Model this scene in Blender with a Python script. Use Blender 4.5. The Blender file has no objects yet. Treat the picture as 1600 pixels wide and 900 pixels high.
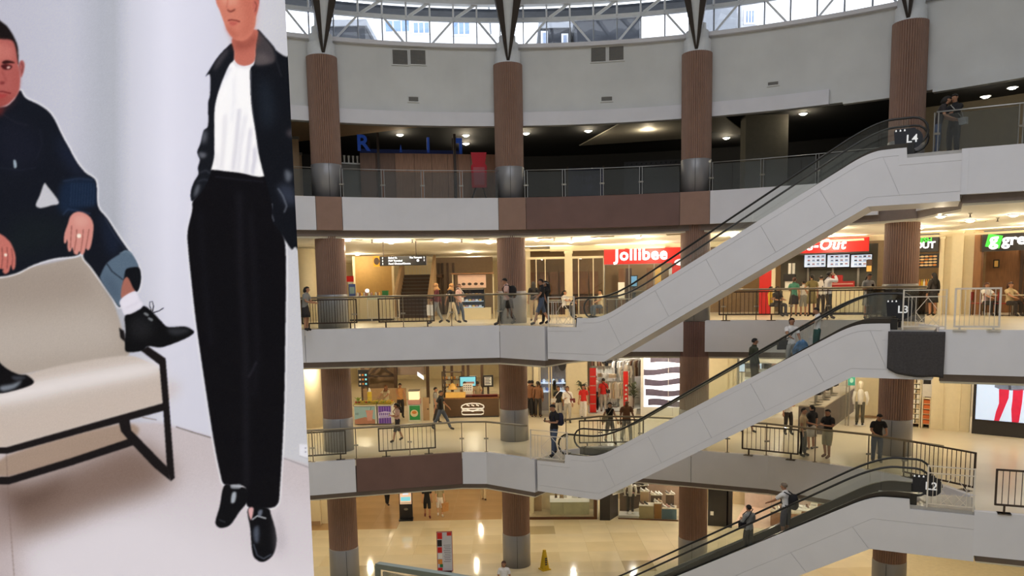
import bpy, bmesh, math, random
import numpy as np
from mathutils import Vector, Matrix
random.seed(7)
sc = bpy.context.scene
COL = sc.collection
PI = math.pi

# ---------------------------------------------------------------- camera
FPX, CX, CY, ROLL, YH = 1220.0, 800.0, 600.0, 0.0188, 455.0      # the photo is a crop: optical centre below the frame centre
PITCH = math.atan((CY - YH) / FPX)
CAM = Vector((0, 0, 10.7))
F_ = Vector((0, math.cos(PITCH), -math.sin(PITCH)))
U_ = Vector((0, math.sin(PITCH), math.cos(PITCH)))
R_ = Vector((1, 0, 0))
cr, sr = math.cos(ROLL), math.sin(ROLL)
cam_right = R_ * cr - U_ * sr
cam_up = R_ * sr + U_ * cr
cd = bpy.data.cameras.new('camera')
cam = bpy.data.objects.new('camera', cd); COL.objects.link(cam)
mw = Matrix.Identity(4)
for i, v in enumerate((cam_right, cam_up, -F_)):
    for j in range(3): mw[j][i] = v[j]
mw.translation = CAM
cam.matrix_world = mw
cd.sensor_width = 36.0; cd.lens = FPX * 36 / 1600; cd.shift_y = 150 / 1600.0
cd.clip_start = 0.05; cd.clip_end = 400
sc.camera = cam

# ---------------------------------------------------------------- sky, exposure
w = bpy.data.worlds.new('sky'); sc.world = w; w.use_nodes = True
bg = w.node_tree.nodes['Background']; bg.inputs[0].default_value = (0.87, 0.92, 1.0, 1); bg.inputs[1].default_value = 3.0
sc.view_settings.view_transform = 'Standard'; sc.view_settings.look = 'None'
sc.view_settings.gamma = 1; sc.view_settings.use_curve_mapping = False
sc.view_settings.exposure = 0.0
sc.cycles.max_bounces = 7; sc.cycles.diffuse_bounces = 4; sc.cycles.glossy_bounces = 3
sc.cycles.transparent_max_bounces = 24; sc.cycles.caustics_reflective = False; sc.cycles.caustics_refractive = False
sc.cycles.sample_clamp_indirect = 4

# ---------------------------------------------------------------- measuring the place
def ray(px, py):
    x = px - CX; y = CY - py
    d = F_ * FPX + cam_right * x + cam_up * y
    return d / d.y
def on_z(px, py, z):
    d = ray(px, py); return CAM + d * ((z - CAM.z) / d.z)
def on_y(px, py, Y):
    return CAM + ray(px, py) * Y
def on_line(px, py, A, B):            # meets the vertical plane over the plan line A-B
    d = ray(px, py); n = Vector((-(B[1]-A[1]), B[0]-A[0]))
    t = (n.x*(A[0]-CAM.x) + n.y*(A[1]-CAM.y)) / (n.x*d.x + n.y*d.y)
    return CAM + d * t
C0 = (0.9, 9.2)                       # centre of the round atrium
def on_R(px, py, R):                  # meets the upright cylinder of radius R
    d = ray(px, py); a = d.x**2 + d.y**2; b = 2*(d.x*(-C0[0]) + d.y*(-C0[1])); c = C0[0]**2 + C0[1]**2 - R*R
    t = (-b + math.sqrt(b*b - 4*a*c)) / (2*a); return CAM + d * t
def arcx(R, xa, xb, n):
    return [(xa + (xb-xa)*i/n, C0[1] + math.sqrt(R*R - (xa + (xb-xa)*i/n - C0[0])**2)) for i in range(n+1)]
def yarc(R, x): return C0[1] + math.sqrt(R*R - (x-C0[0])**2)
Z1, Z2, Z3, Z4 = 0.0, 5.0, 9.5, 14.05

# ---------------------------------------------------------------- materials
MATS = {}
def M(name, col, rough=0.55, metal=0.0, var=0.06, scale=6.0, emit=0.0, bump=0.0, spec=0.5, stretch=None):
    if name in MATS: return MATS[name]
    m = bpy.data.materials.new(name); m.use_nodes = True; nt = m.node_tree; N = nt.nodes
    b = N['Principled BSDF']; b.inputs['Roughness'].default_value = rough; b.inputs['Metallic'].default_value = metal
    b.inputs['Specular IOR Level'].default_value = spec
    c = (col[0], col[1], col[2], 1)
    b.inputs['Base Color'].default_value = c
    if var > 0 or bump > 0:
        tc = N.new('ShaderNodeTexCoord'); mp = N.new('ShaderNodeMapping'); nz = N.new('ShaderNodeTexNoise')
        if stretch: mp.inputs['Scale'].default_value = stretch
        nt.links.new(tc.outputs['Object'], mp.inputs[0]); nt.links.new(mp.outputs[0], nz.inputs['Vector'])
        nz.inputs['Scale'].default_value = scale; nz.inputs['Detail'].default_value = 4
        rp = N.new('ShaderNodeValToRGB'); rp.color_ramp.elements[0].position = 0.3; rp.color_ramp.elements[1].position = 0.7
        rp.color_ramp.elements[0].color = [max(0, x*(1-var)) for x in col] + [1]
        rp.color_ramp.elements[1].color = [min(1, x*(1+var)) for x in col] + [1]
        nt.links.new(nz.outputs['Fac'], rp.inputs[0]); nt.links.new(rp.outputs[0], b.inputs['Base Color'])
        if bump > 0:
            bp = N.new('ShaderNodeBump'); bp.inputs['Strength'].default_value = bump; bp.inputs['Distance'].default_value = 0.02
            nt.links.new(nz.outputs['Fac'], bp.inputs['Height']); nt.links.new(bp.outputs[0], b.inputs['Normal'])
    if emit > 0:
        b.inputs['Emission Color'].default_value = c; b.inputs['Emission Strength'].default_value = emit
    MATS[name] = m; return m
def glass(name, tint=(0.93, 0.96, 0.95), refl=1.0, rough=0.02):
    if name in MATS: return MATS[name]
    m = bpy.data.materials.new(name); m.use_nodes = True; nt = m.node_tree; N = nt.nodes
    N.remove(N['Principled BSDF']); out = N['Material Output']
    tr = N.new('ShaderNodeBsdfTransparent'); tr.inputs[0].default_value = (*tint, 1)
    gl = N.new('ShaderNodeBsdfGlossy'); gl.inputs['Roughness'].default_value = rough; gl.inputs[0].default_value = (1, 1, 1, 1)
    fr = N.new('ShaderNodeFresnel'); fr.inputs[0].default_value = 1.5
    mu = N.new('ShaderNodeMath'); mu.operation = 'MULTIPLY'; mu.inputs[1].default_value = refl
    mx = N.new('ShaderNodeMixShader')
    nt.links.new(fr.outputs[0], mu.inputs[0]); nt.links.new(mu.outputs[0], mx.inputs[0])
    nt.links.new(tr.outputs[0], mx.inputs[1]); nt.links.new(gl.outputs[0], mx.inputs[2]); nt.links.new(mx.outputs[0], out.inputs[0])
    MATS[name] = m; return m
def S(r, g, b):                        # 0-255 display colour to linear
    f = lambda v: (v/255/12.92) if v/255 <= 0.04045 else ((v/255+0.055)/1.055)**2.4
    return (f(r), f(g), f(b))

# ---------------------------------------------------------------- mesh building
class MB:
    def __init__(s): s.v = []; s.f = []; s.m = []; s.cur = 0
    def add(s, v, f):
        o = len(s.v); s.v += [tuple(p) for p in v]; s.f += [tuple(i+o for i in q) for q in f]; s.m += [s.cur]*len(f); return s
    def box(s, x0, x1, y0, y1, z0, z1):
        return s.add([(x0,y0,z0),(x1,y0,z0),(x1,y1,z0),(x0,y1,z0),(x0,y0,z1),(x1,y0,z1),(x1,y1,z1),(x0,y1,z1)],
                     [(0,3,2,1),(4,5,6,7),(0,1,5,4),(1,2,6,5),(2,3,7,6),(3,0,4,7)])
    def cbox(s, cx, cy, cz, sx, sy, sz): return s.box(cx-sx/2, cx+sx/2, cy-sy/2, cy+sy/2, cz-sz/2, cz+sz/2)
    def bar(s, a, b, w_=0.03, h=None, up=(0,0,1)):          # rectangular bar from a to b
        a = Vector(a); b = Vector(b); h = h or w_; d = (b-a).normalized(); u = Vector(up)
        if abs(d.dot(u)) > 0.98: u = Vector((0,1,0))
        r = d.cross(u).normalized()*(w_/2); u2 = r.cross(d).normalized()*(h/2)
        vs = [a-r-u2, a+r-u2, a+r+u2, a-r+u2, b-r-u2, b+r-u2, b+r+u2, b-r+u2]
        return s.add(vs, [(0,1,2,3),(7,6,5,4),(0,4,5,1),(1,5,6,2),(2,6,7,3),(3,7,4,0)])
    def tube(s, pts, r, n=8, cap=True, sq=1.0):
        pts = [Vector(p) for p in pts]; rs = r if isinstance(r, (list, tuple)) else [r]*len(pts)
        o = len(s.v); prev = None
        for i, p in enumerate(pts):
            t = (pts[min(i+1, len(pts)-1)] - pts[max(i-1, 0)]).normalized()
            if prev is None:
                a = Vector((0,0,1)) if abs(t.z) < 0.9 else Vector((1,0,0)); x = t.cross(a).normalized()
            else: x = (prev - t*prev.dot(t)).normalized()
            prev = x; y = t.cross(x)
            for k in range(n):
                an = 2*PI*k/n; s.v.append(tuple(p + x*math.cos(an)*rs[i] + y*math.sin(an)*rs[i]*sq))
        for i in range(len(pts)-1):
            for k in range(n):
                s.f.append((o+i*n+k, o+i*n+(k+1)%n, o+(i+1)*n+(k+1)%n, o+(i+1)*n+k)); s.m.append(s.cur)
        if cap:
            s.f.append(tuple(o+k for k in reversed(range(n)))); s.m.append(s.cur)
            s.f.append(tuple(o+(len(pts)-1)*n+k for k in range(n))); s.m.append(s.cur)
        return s
    def lathe(s, prof, n=16, c=(0,0), cap=True, sy=1.0):      # prof: (r, z)
        o = len(s.v)
        for r, z in prof:
            for k in range(n): s.v.append((c[0]+r*math.cos(2*PI*k/n), c[1]+r*sy*math.sin(2*PI*k/n), z))
        for i in range(len(prof)-1):
            for k in range(n):
                s.f.append((o+i*n+k, o+i*n+(k+1)%n, o+(i+1)*n+(k+1)%n, o+(i+1)*n+k)); s.m.append(s.cur)
        if cap:
            s.f.append(tuple(o+k for k in reversed(range(n)))); s.m.append(s.cur)
            s.f.append(tuple(o+(len(prof)-1)*n+k for k in range(n))); s.m.append(s.cur)
        return s
    def prism(s, poly, z0, z1):                                # plan polygon, upright
        n = len(poly)
        return s.add([(x,y,z0) for x,y in poly] + [(x,y,z1) for x,y in poly],
                     [tuple(reversed(range(n))), tuple(range(n, 2*n))] + [(i,(i+1)%n,n+(i+1)%n,n+i) for i in range(n)])
    def plate(s, poly, y0, y1):                                # outline in x-z, thickness along y
        n = len(poly)
        return s.add([(x,y0,z) for x,z in poly] + [(x,y1,z) for x,z in poly],
                     [tuple(range(n)), tuple(reversed(range(n, 2*n)))] + [((i+1)%n,i,n+i,n+(i+1)%n) for i in range(n)])
    def ribbon(s, line, z0, z1, th):                           # upright wall along a plan line, thickened outwards from the atrium
        n = len(line); off = []
        for i, p in enumerate(line):
            a = line[max(i-1,0)]; b = line[min(i+1,n-1)]; dx, dy = b[0]-a[0], b[1]-a[1]; L = math.hypot(dx, dy)
            off.append((p[0]-dy/L*th, p[1]+dx/L*th))
        v = []
        for p, q in zip(line, off): v += [(p[0],p[1],z0),(p[0],p[1],z1),(q[0],q[1],z1),(q[0],q[1],z0)]
        f = []
        for i in range(n-1):
            a = 4*i; b = a+4
            f += [(a,b,b+1,a+1),(a+1,b+1,b+2,a+2),(a+2,b+2,b+3,a+3),(a+3,b+3,b,a)]
        f += [(0,1,2,3),(4*n-1,4*n-2,4*n-3,4*n-4)]
        return s.add(v, f)
    def ell(s, c, r, nu=10, nv=6):
        o = len(s.v); c = Vector(c)
        vs = [(c.x, c.y, c.z-r[2])]; 
        for j in range(1, nv):
            t = -PI/2 + PI*j/nv
            for k in range(nu): vs.append((c.x+r[0]*math.cos(t)*math.cos(2*PI*k/nu), c.y+r[1]*math.cos(t)*math.sin(2*PI*k/nu), c.z+r[2]*math.sin(t)))
        vs.append((c.x, c.y, c.z+r[2])); f = []
        for k in range(nu): f.append((0, 1+(k+1)%nu, 1+k))
        for j in range(nv-2):
            for k in range(nu): f.append((1+j*nu+k, 1+j*nu+(k+1)%nu, 1+(j+1)*nu+(k+1)%nu, 1+(j+1)*nu+k))
        l = len(vs)-1
        for k in range(nu): f.append((l, 1+(nv-2)*nu+k, 1+(nv-2)*nu+(k+1)%nu))
        return s.add(vs, f)
    def mesh(s, name, mats, smooth=False):
        me = bpy.data.meshes.new(name); me.from_pydata(s.v, [], s.f)
        for m in (mats if isinstance(mats, (list, tuple)) else [mats]): me.materials.append(m)
        if len(me.materials) > 1: me.polygons.foreach_set('material_index', s.m)
        if smooth: me.polygons.foreach_set('use_smooth', [True]*len(s.f))
        me.update(); return me
def obj(name, mesh, parent=None, loc=(0,0,0), rz=0.0):
    o = bpy.data.objects.new(name, mesh); COL.objects.link(o); o.location = loc; o.rotation_euler = (0,0,rz)
    if parent: o.parent = parent
    return o
def part(name, mb, mat, parent=None, smooth=False, label=None):
    o = obj(name, mb.mesh(name, mat, smooth), parent)
    if label: o['label'] = label
    return o
def tag(o, label, cat, group=None):
    o['label'] = label; o['category'] = cat
    if group: o['group'] = group
    return o
def thing(name, label, cat, loc=(0,0,0), rz=0.0, group=None):
    o = bpy.data.objects.new(name, None); COL.objects.link(o); o.location = loc; o.rotation_euler = (0,0,rz)
    o.empty_display_size = 0.1
    return tag(o, label, cat, group)
def struct(name, mb, mat, parent=None, smooth=False):
    o = part(name, mb, mat, parent, smooth)
    if not parent: o['kind'] = 'structure'
    return o
def copy_tree(o, parent=None):
    c = o.copy(); COL.objects.link(c); c.parent = parent
    for ch in list(o.children): copy_tree(ch, c)
    return c
def text_mesh(txt, size, mat, depth=0.02, fat=0.0, shear=0.0, align='CENTER', space=1.0):
    cu = bpy.data.curves.new('lettering', 'FONT'); cu.body = txt; cu.size = size; cu.extrude = depth; cu.offset = fat; cu.shear = shear
    cu.align_x = align; cu.align_y = 'CENTER'; cu.space_character = space; cu.resolution_u = 3
    o = bpy.data.objects.new('lettering', cu); COL.objects.link(o)
    dg = bpy.context.evaluated_depsgraph_get(); me = bpy.data.meshes.new_from_object(o.evaluated_get(dg))
    bpy.data.objects.remove(o); bpy.data.curves.remove(cu)
    me.materials.clear(); me.materials.append(mat)
    # stand it up: text x-y plane becomes x-z plane facing -y
    me.transform(Matrix.Rotation(PI/2, 4, 'X')); return me
def lettering(txt, size, mat, parent, loc, depth=0.02, fat=0.0, shear=0.0, align='CENTER', space=1.0, rz=0, name='lettering', sx=1.0):
    o = obj(name, text_mesh(txt, size, mat, depth, fat, shear, align, space), parent, loc, rz); o.scale.x = sx; return o
def facing(x, y):                      # turn about z so that local -y looks at the middle of the atrium
    return math.atan2(y - C0[1], x - C0[0]) - PI/2
# ================================================================ the building
m_white = M('white_paint', (0.735, 0.72, 0.76), 0.55, var=0.03, scale=1.2)
m_wall = M('upper_wall_paint', (0.66, 0.66, 0.65), 0.6, var=0.06, scale=0.8)
m_brown = M('brown_panel', S(112, 82, 74), 0.55, var=0.08, scale=1.5)
m_rib = M('ribbed_brown', S(146, 114, 98), 0.6, var=0.06, scale=3)
m_clad = M('grey_cladding', S(146, 144, 146), 0.38, metal=0.25, var=0.08, scale=2, stretch=(1,1,0.2))
m_dark = M('dark_recess', S(122, 108, 102), 0.6)
m_black = M('black_paint', (0.012, 0.012, 0.014), 0.5, var=0)
m_cream = M('cream_paint', S(232, 218, 186), 0.6, var=0.03)
m_ceil = M('cream_ceiling', S(250, 245, 232), 0.7, var=0.02)
m_steel = M('dark_steel', S(52, 44, 42), 0.5, metal=0.2)
m_whitesteel = M('white_steel', S(225, 228, 232), 0.5, var=0.03)
m_chrome = M('brushed_metal', S(170, 165, 155), 0.3, metal=0.9, var=0.05)
m_floor = M('cream_tile', S(236, 224, 200), 0.3, var=0.05, scale=0.7)
m_glass = glass('clear_glass')
m_glass4 = glass('grey_glass', (0.72, 0.76, 0.78), 1.6)
m_pane = glass('window_glass', (0.97, 0.98, 1.0), 0.6)
m_seam = M('seam_dark', S(50, 46, 44), 0.7, var=0)

def arcA(R, a0, a1, n):                # angles from +Y, clockwise, degrees
    return [(C0[0] + R*math.sin(math.radians(a0+(a1-a0)*i/n)), C0[1] + R*math.cos(math.radians(a0+(a1-a0)*i/n))) for i in range(n+1)]
ESC_W = 1.6
E1A, E1B = (1.2, 25.8), (11.46, 20.3)
E2A, E2B = (0.8, 25.9), (10.9, 19.95)
E3A, E3B = (0.8, 24.6), (11.47, 19.0)
E4 = arcx(19.75, -14, 11.9, 44) + [(12.6, 24.6), (12.35, 21.85), (11.5, 20.3), (14, 19.1), (20, 16.2)]
E3 = [(-14, 26.25), (-7.1, 26.9), (-0.4, 27.45), (1.12, 25.9), (2.0, 27.25), (3.6, 28.6)] + arcx(20.1, 4.5, 11.9, 14) + [(12.1, 23.2), (11.75, 21.4), (10.92, 19.93), (12.8, 18.95), (20, 15.7)]
E2 = [(-14, 25.4), (-6.86, 26.13), (-5.45, 26.5), (-1.83, 27.36), (-0.96, 27.28), (0.72, 25.95), (1.62, 27.3), (3.2, 28.0), (4.6, 27.7), (6.25, 26.95), (8.57, 25.8), (10.97, 23.5), (12.1, 21.6), (12.25, 20.45), (11.5, 18.98), (12.5, 18.55), (20, 15.3)]
def outer(p, R): a = math.atan2(p[1]-C0[1], p[0]-C0[0]); return (C0[0]+R*math.cos(a), C0[1]+R*math.sin(a))
def strip(line, R, z0, z1):
    b = MB(); n = len(line); v = []
    for p in line:
        q = outer(p, R); v += [(*p, z0), (*p, z1), (*q, z1), (*q, z0)]
    f = []
    for i in range(n-1):
        a = 4*i; c = a+4; f += [(a,c,c+1,a+1),(a+1,c+1,c+2,a+2),(a+2,c+2,c+3,a+3),(a+3,c+3,c,a)]
    f += [(0,1,2,3),(4*n-1,4*n-2,4*n-3,4*n-4)]
    return b.add(v, f)
def clip(line, xa, xb):
    out = []
    for (x0,y0),(x1,y1) in zip(line, line[1:]):
        if x1 < x0: break
        for t in ([0] if x0 >= xa else []) + [(v-x0)/(x1-x0) for v in (xa, xb) if x0 < v < x1]:
            x = x0+(x1-x0)*t
            if xa-1e-6 <= x <= xb+1e-6: out.append((x, y0+(y1-y0)*t))
        if xa <= x1 <= xb and x1 >= line[-1][0]: out.append((x1,y1))
    return out
def inset(line, d): return [outer(p, math.hypot(p[0]-C0[0], p[1]-C0[1])+d) for p in line]

m_l4floor = M('dark_floor', S(60, 58, 56), 0.5)
LEV = ((1, Z2, E2, m_floor), (2, Z3, E3, m_floor), (3, Z4, E4, m_l4floor))
for k, z, E, fm in LEV:
    struct('floor', strip(inset(E, 0.02), 31, z-0.2, z), fm)
    if k < 3: struct('floor', MB().box(-10.5, 1.6, 37.0, 52, z-0.2, z-0.002), fm)
    struct('ceiling', strip(inset(E, 0.3), 31, z-1.38, z-1.3), m_ceil)
    struct('ceiling', MB().box(-10.5, 1.6, 37.0, 52, z-1.382, z-1.302), m_ceil)
# slab edges: recessed strip as the trim, panels in front of it
def px_x(px, py, R): return on_R(px, py, R).x
def edge_trim(num, z, E, cuts):
    t = struct('trim_%d' % num, MB().ribbon(inset(E, 0.22), z-1.32, z-0.02, 0.1), m_dark)
    for xa, xb, m in cuts:
        line = clip(E, xa+0.008, xb-0.008) if isinstance(xa, float) else E[xa:xb]
        part('fascia_panel', MB().ribbon(line, z-1.12, z+0.02, 0.16), m, t)
    return t
n4 = len(E4)
b0, b1, b2, b2b, b3a, b3 = [px_x(p, 335, 19.75) for p in (494, 535, 779, 822, 1062, 1109)]
edge_trim(1, Z4, E4, [(-14.0, b0, m_white), (b0, b1, m_rib), (b1, b2, m_white), (b2, b2b, m_rib), (b2b, b3a, m_brown), (b3a, b3, m_rib), (b3, 11.9, m_white), (n4-5, n4-2, m_white), (n4-3, n4, m_white)])
n3 = len(E3)
edge_trim(2, Z3, E3, [(-14.0, -7.1, m_white), (-7.1, -0.4, m_white), (-0.4, 1.12, m_white), (2.0, 7.0, m_white), (7.0, 11.9, m_white), (n3-5, n3-2, m_white), (n3-3, n3, m_white)])
n2 = len(E2)
edge_trim(3, Z2, E2, [(-14.0, on_line(556, 740, E2[1], E2[2]).x, m_white), (-5.45, -1.83, m_brown), (-1.83, 0.72, m_white), (1.62, 6.25, m_white), (6.25, 10.97, m_white), (n2-6, n2-3, m_white), (n2-3, n2, m_white)])

# ground floor: slab plus single tiles where the photograph shows them
m_grout = M('grout', S(206, 194, 164), 0.5)
m_t1 = M('floor_tile_cream', S(228, 217, 190), 0.08, var=0.07, scale=0.5)
m_t2 = M('floor_tile_tan', S(222, 209, 178), 0.08, var=0.08, scale=0.5)
m_t3 = M('floor_tile_grey', S(178, 164, 132), 0.1, var=0.08, scale=0.5)
m_t4 = M('floor_tile_brown', S(184, 152, 114), 0.14, var=0.08, scale=0.5)
g = struct('floor', MB().box(-30, 40, -20, 60, -0.3, 0.0), m_grout)
tms = [MB().box(-0.598, 0.598, -0.598, 0.598, 0.0, 0.008).mesh('tile', m) for m in (m_t1, m_t2, m_t3, m_t4)]
GREY = {(3, 2), (5, 1), (9, 6), (12, 2), (8, 0), (9, 0)}
rt = random.Random(3)
for j in range(0, 9):
    for i in range(-1, 23):
        x = -9.6 + i*1.2; y = 26.9 + j*1.2
        if math.hypot(x-C0[0], y-C0[1]) > 27.4 and x > 0.5: continue
        if x > 14: continue
        brown = x < 0.6 and y > 34.9 + (x+7.2)*0.23
        k = 3 if brown else (2 if (i, j) in GREY else (1 if rt.random() < 0.28 else 0))
        obj('tile', tms[k], g, (x, y, 0))
for j in range(0, 9):
    for i in range(0, 9):
        obj('tile', tms[3], g, (-9.6+i*1.2, 37.7+j*1.2, 0))

# upper wall under the clerestory, its projecting band, and the dark level-four ceiling
struct('wall_upper', MB().ribbon(arcA(20.75, -50, 100, 100), 16.8, 19.55, 0.35), m_wall)
aj = 28.9                                                         # the band stops short of the fourth column
struct('trim_4', MB().ribbon(arcA(20.58, -50, aj, 60), 16.76, 17.25, 0.2), m_white)
struct('trim_5', MB().ribbon(arcA(20.65, aj+1.2, 34.5, 8), 16.72, 16.82, 0.25), m_wall)
struct('trim_6', MB().ribbon(arcA(20.65, 37.5, 90, 40), 16.70, 17.0, 0.25), m_wall)
struct('trim_7', MB().ribbon(arcA(20.56, -50, 100, 100), 19.52, 19.66, 0.7), m_white)
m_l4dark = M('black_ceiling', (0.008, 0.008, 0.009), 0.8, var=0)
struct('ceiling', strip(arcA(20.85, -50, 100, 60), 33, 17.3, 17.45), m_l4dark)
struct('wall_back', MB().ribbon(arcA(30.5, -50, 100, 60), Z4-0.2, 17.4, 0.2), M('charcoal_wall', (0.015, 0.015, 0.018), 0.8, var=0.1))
m_tan = M('tan_soffit', S(176, 146, 112), 0.7)
m_grey = M('grey_soffit', S(120, 116, 108), 0.75)
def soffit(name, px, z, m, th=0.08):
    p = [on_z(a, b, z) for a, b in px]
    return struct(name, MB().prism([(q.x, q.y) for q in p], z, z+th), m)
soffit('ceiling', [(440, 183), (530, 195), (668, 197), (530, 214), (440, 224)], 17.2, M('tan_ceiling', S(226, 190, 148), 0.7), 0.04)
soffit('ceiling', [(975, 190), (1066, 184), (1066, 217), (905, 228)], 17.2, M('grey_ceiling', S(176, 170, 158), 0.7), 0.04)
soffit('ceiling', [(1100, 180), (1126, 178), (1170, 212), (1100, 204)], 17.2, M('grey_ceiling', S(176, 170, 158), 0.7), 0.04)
struct('wall_pier', MB().box(9.25, 10.9, 31.2, 31.9, Z4, 17.3), M('grey_pier', S(126, 122, 112), 0.7))
# lit lobby beyond the right-hand end of level four
struct('wall_lobby', MB().ribbon(arcA(26.0, 34.5, 80, 24), Z4, 17.3, 0.2), M('tan_wall', S(150, 138, 118), 0.7))

# back walls of the shops and the side wing on each trading floor
for k, z, zt in ((1, Z1, Z2-1.3), (2, Z2, Z3-1.3), (3, Z3, Z4-1.3)):
    struct('wall_back', MB().ribbon(arcA(30.3, -0.4, 90, 60), z-0.01, zt+0.05, 0.2), M('shop_back_%d' % k, (S(196, 176, 140), S(206, 196, 178), S(150, 122, 84))[k-1], 0.7))
    struct('wall_back', MB().ribbon(arcA(28.0, -60, -22.5, 20), z-0.01, zt+0.05, 0.2), m_cream)
    struct('wall_wing_left', MB().box(-10.5, -10.3, 34.0, 52, z, zt), m_cream)
    struct('wall_wing_right', MB().box(0.75, 0.95, 36.4, 52, z, zt), m_cream)
    struct('wall_wing_end', MB().box(-10.5, 1.6, 51.8, 52, z, zt), m_cream)
# bulkheads over the shopfronts
struct('trim_8', MB().ribbon(arcA(26.45, 2.0, 90, 60), 12.45, 12.78, 0.25), m_cream)
struct('trim_9', MB().ribbon(arcA(26.45, 2.0, 90, 60), 7.75, 8.25, 0.25), m_cream)
struct('trim_10', MB().ribbon(arcA(26.45, 2.0, 90, 60), 3.1, 3.75, 0.25), m_cream)

# ---------------------------------------------------------------- columns
def rib_ring(r, n, z):
    out = []
    for k in range(n*3):
        rr = r if k % 3 else r-0.035
        a = 2*PI*k/(n*3); out.append((rr*math.cos(a), rr*math.sin(a), z))
    return out
def rib_shaft(z0, z1, r=0.53, n=44):
    b = MB(); v = rib_ring(r, n, z0) + rib_ring(r, n, z1); N = n*3
    b.add(v, [(k,(k+1)%N,N+(k+1)%N,N+k) for k in range(N)] + [tuple(reversed(range(N))), tuple(range(N, 2*N))]); return b
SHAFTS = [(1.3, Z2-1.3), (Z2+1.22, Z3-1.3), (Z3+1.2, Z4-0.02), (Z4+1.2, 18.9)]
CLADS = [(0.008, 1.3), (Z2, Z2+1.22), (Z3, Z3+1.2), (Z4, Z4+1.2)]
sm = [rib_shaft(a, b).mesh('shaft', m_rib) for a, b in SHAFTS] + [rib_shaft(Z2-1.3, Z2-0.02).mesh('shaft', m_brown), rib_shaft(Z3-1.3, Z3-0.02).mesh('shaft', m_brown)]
cm = [MB().lathe([(0.545, a), (0.545, b-0.02), (0.53, b)], 48).mesh('base_cladding', m_clad, True) for a, b in CLADS]
sem = [MB().box(-0.006, 0.006, -0.56, -0.53, a+0.02, b-0.02).mesh('seam', m_seam) for a, b in CLADS]
cap = MB().lathe([(0.47, 18.9), (0.47, 19.35)], 40).lathe([(0.40, 19.35), (0.40, 19.65)], 40).lathe([(0.31, 19.65), (0.31, 19.9)], 40).lathe([(0.2, 19.85), (0.2, 22.4)], 24).mesh('capital', m_whitesteel)
arms = []
for s in (-1, 1):
    b = MB(); q0 = Vector((0.02*s, -0.48, 18.95)); q1 = Vector((0.58*s, -2.2, 22.3))
    d = Vector((0.03, 0, 0)); d1 = Vector((0.22, 0, 0)); e0 = Vector((0, 0.05, 0.0)); e1 = Vector((0, 0.75, 0))
    b.add([q0-d, q0+d, q0+d+e0, q0-d+e0, q1-d1, q1+d1, q1+d1+e1, q1-d1+e1], [(0,1,2,3),(7,6,5,4),(0,4,5,1),(1,5,6,2),(2,6,7,3),(3,7,4,0)])
    arms.append(b.mesh('roof_arm', m_steel))
web = MB().add([(-0.015,-0.47,19.0),(0.015,-0.47,19.0),(0.3,-1.6,21.6),(-0.3,-1.6,21.6),(-0.015,-0.44,19.0),(0.015,-0.44,19.0),(0.3,-1.5,21.6),(-0.3,-1.5,21.6)],[(0,1,2,3),(7,6,5,4),(0,4,5,1),(1,5,6,2),(2,6,7,3),(3,7,4,0)]).mesh('web_plate', m_whitesteel)
COLS = [(-6.43, 28.4, 'brown ribbed column nearest the hanging poster'), (0.06, 29.75, 'brown ribbed column left of the white escalators, second from the poster'),
        (6.77, 28.8, 'brown ribbed column crossed by the middle of the escalators'), (12.86, 25.92, 'brown ribbed column farthest right, behind the round level signs')]
for x, y, lab in COLS:
    t = thing('column', lab, 'column', (x, y, 0), facing(x, y), 'atrium columns')
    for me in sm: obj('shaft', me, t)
    for a, s_ in zip(cm, sem):
        o = obj('base_cladding', a, t); obj('seam', s_, o)
    obj('capital', cap, t)
    for a in arms: obj('roof_arm', a, t)
    obj('web_plate', web, t)

# ---------------------------------------------------------------- clerestory: panes, mullions, braces, ring truss
win = struct('window_1', MB().ribbon(arcA(20.85, -50, 100, 120), 20.52, 20.66, 0.14), m_whitesteel)
RW = 20.95
angs = [-50 + 2.35*i for i in range(46)]
def ringpt(R, a, z): return (C0[0]+R*math.sin(math.radians(a)), C0[1]+R*math.cos(math.radians(a)), z)
m_mul = M('mullion_grey', S(150, 154, 160), 0.5)
for i, a in enumerate(angs):
    part('mullion', MB().bar(ringpt(RW, a, 19.62), ringpt(RW, a, 20.56), 0.04, 0.07), m_mul, win)
    b = MB(); p0, p1 = ringpt(RW, a, 0)[:2], ringpt(RW, a+2.35, 0)[:2]
    part('pane', b.ribbon([p0, p1], 19.62, 20.56, 0.012), m_pane, win)
    if i % 4 == 1: part('brace', MB().bar(ringpt(RW-0.12, a, 19.64), ringpt(RW-0.12, a+2.4, 20.58), 0.05, 0.07), m_whitesteel, win)
    if i % 4 == 3: part('brace', MB().bar(ringpt(RW-0.12, a+2.2, 19.64), ringpt(RW-0.12, a, 20.58), 0.05, 0.07), m_whitesteel, win)
    part('truss_post', MB().bar(ringpt(RW-0.1, a, 20.6), ringpt(RW-0.1, a, 21.15), 0.06, 0.09), m_whitesteel, win)
    if i % 2 == 0: part('truss_diagonal', MB().bar(ringpt(RW-0.1, a+0.3, 20.64), ringpt(RW-0.1, a+2.2, 21.1), 0.06, 0.1), m_whitesteel, win)
part('ring_beam', MB().ribbon(arcA(20.7, -50, 100, 120), 21.08, 21.62, 0.3), m_whitesteel, win)
struct('trim_11', strip(arcA(21.3, -50, 60, 70), 22.3, 21.02, 21.12), M('eave_dark', S(70, 74, 82), 0.7, var=0.2, scale=3))
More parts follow.
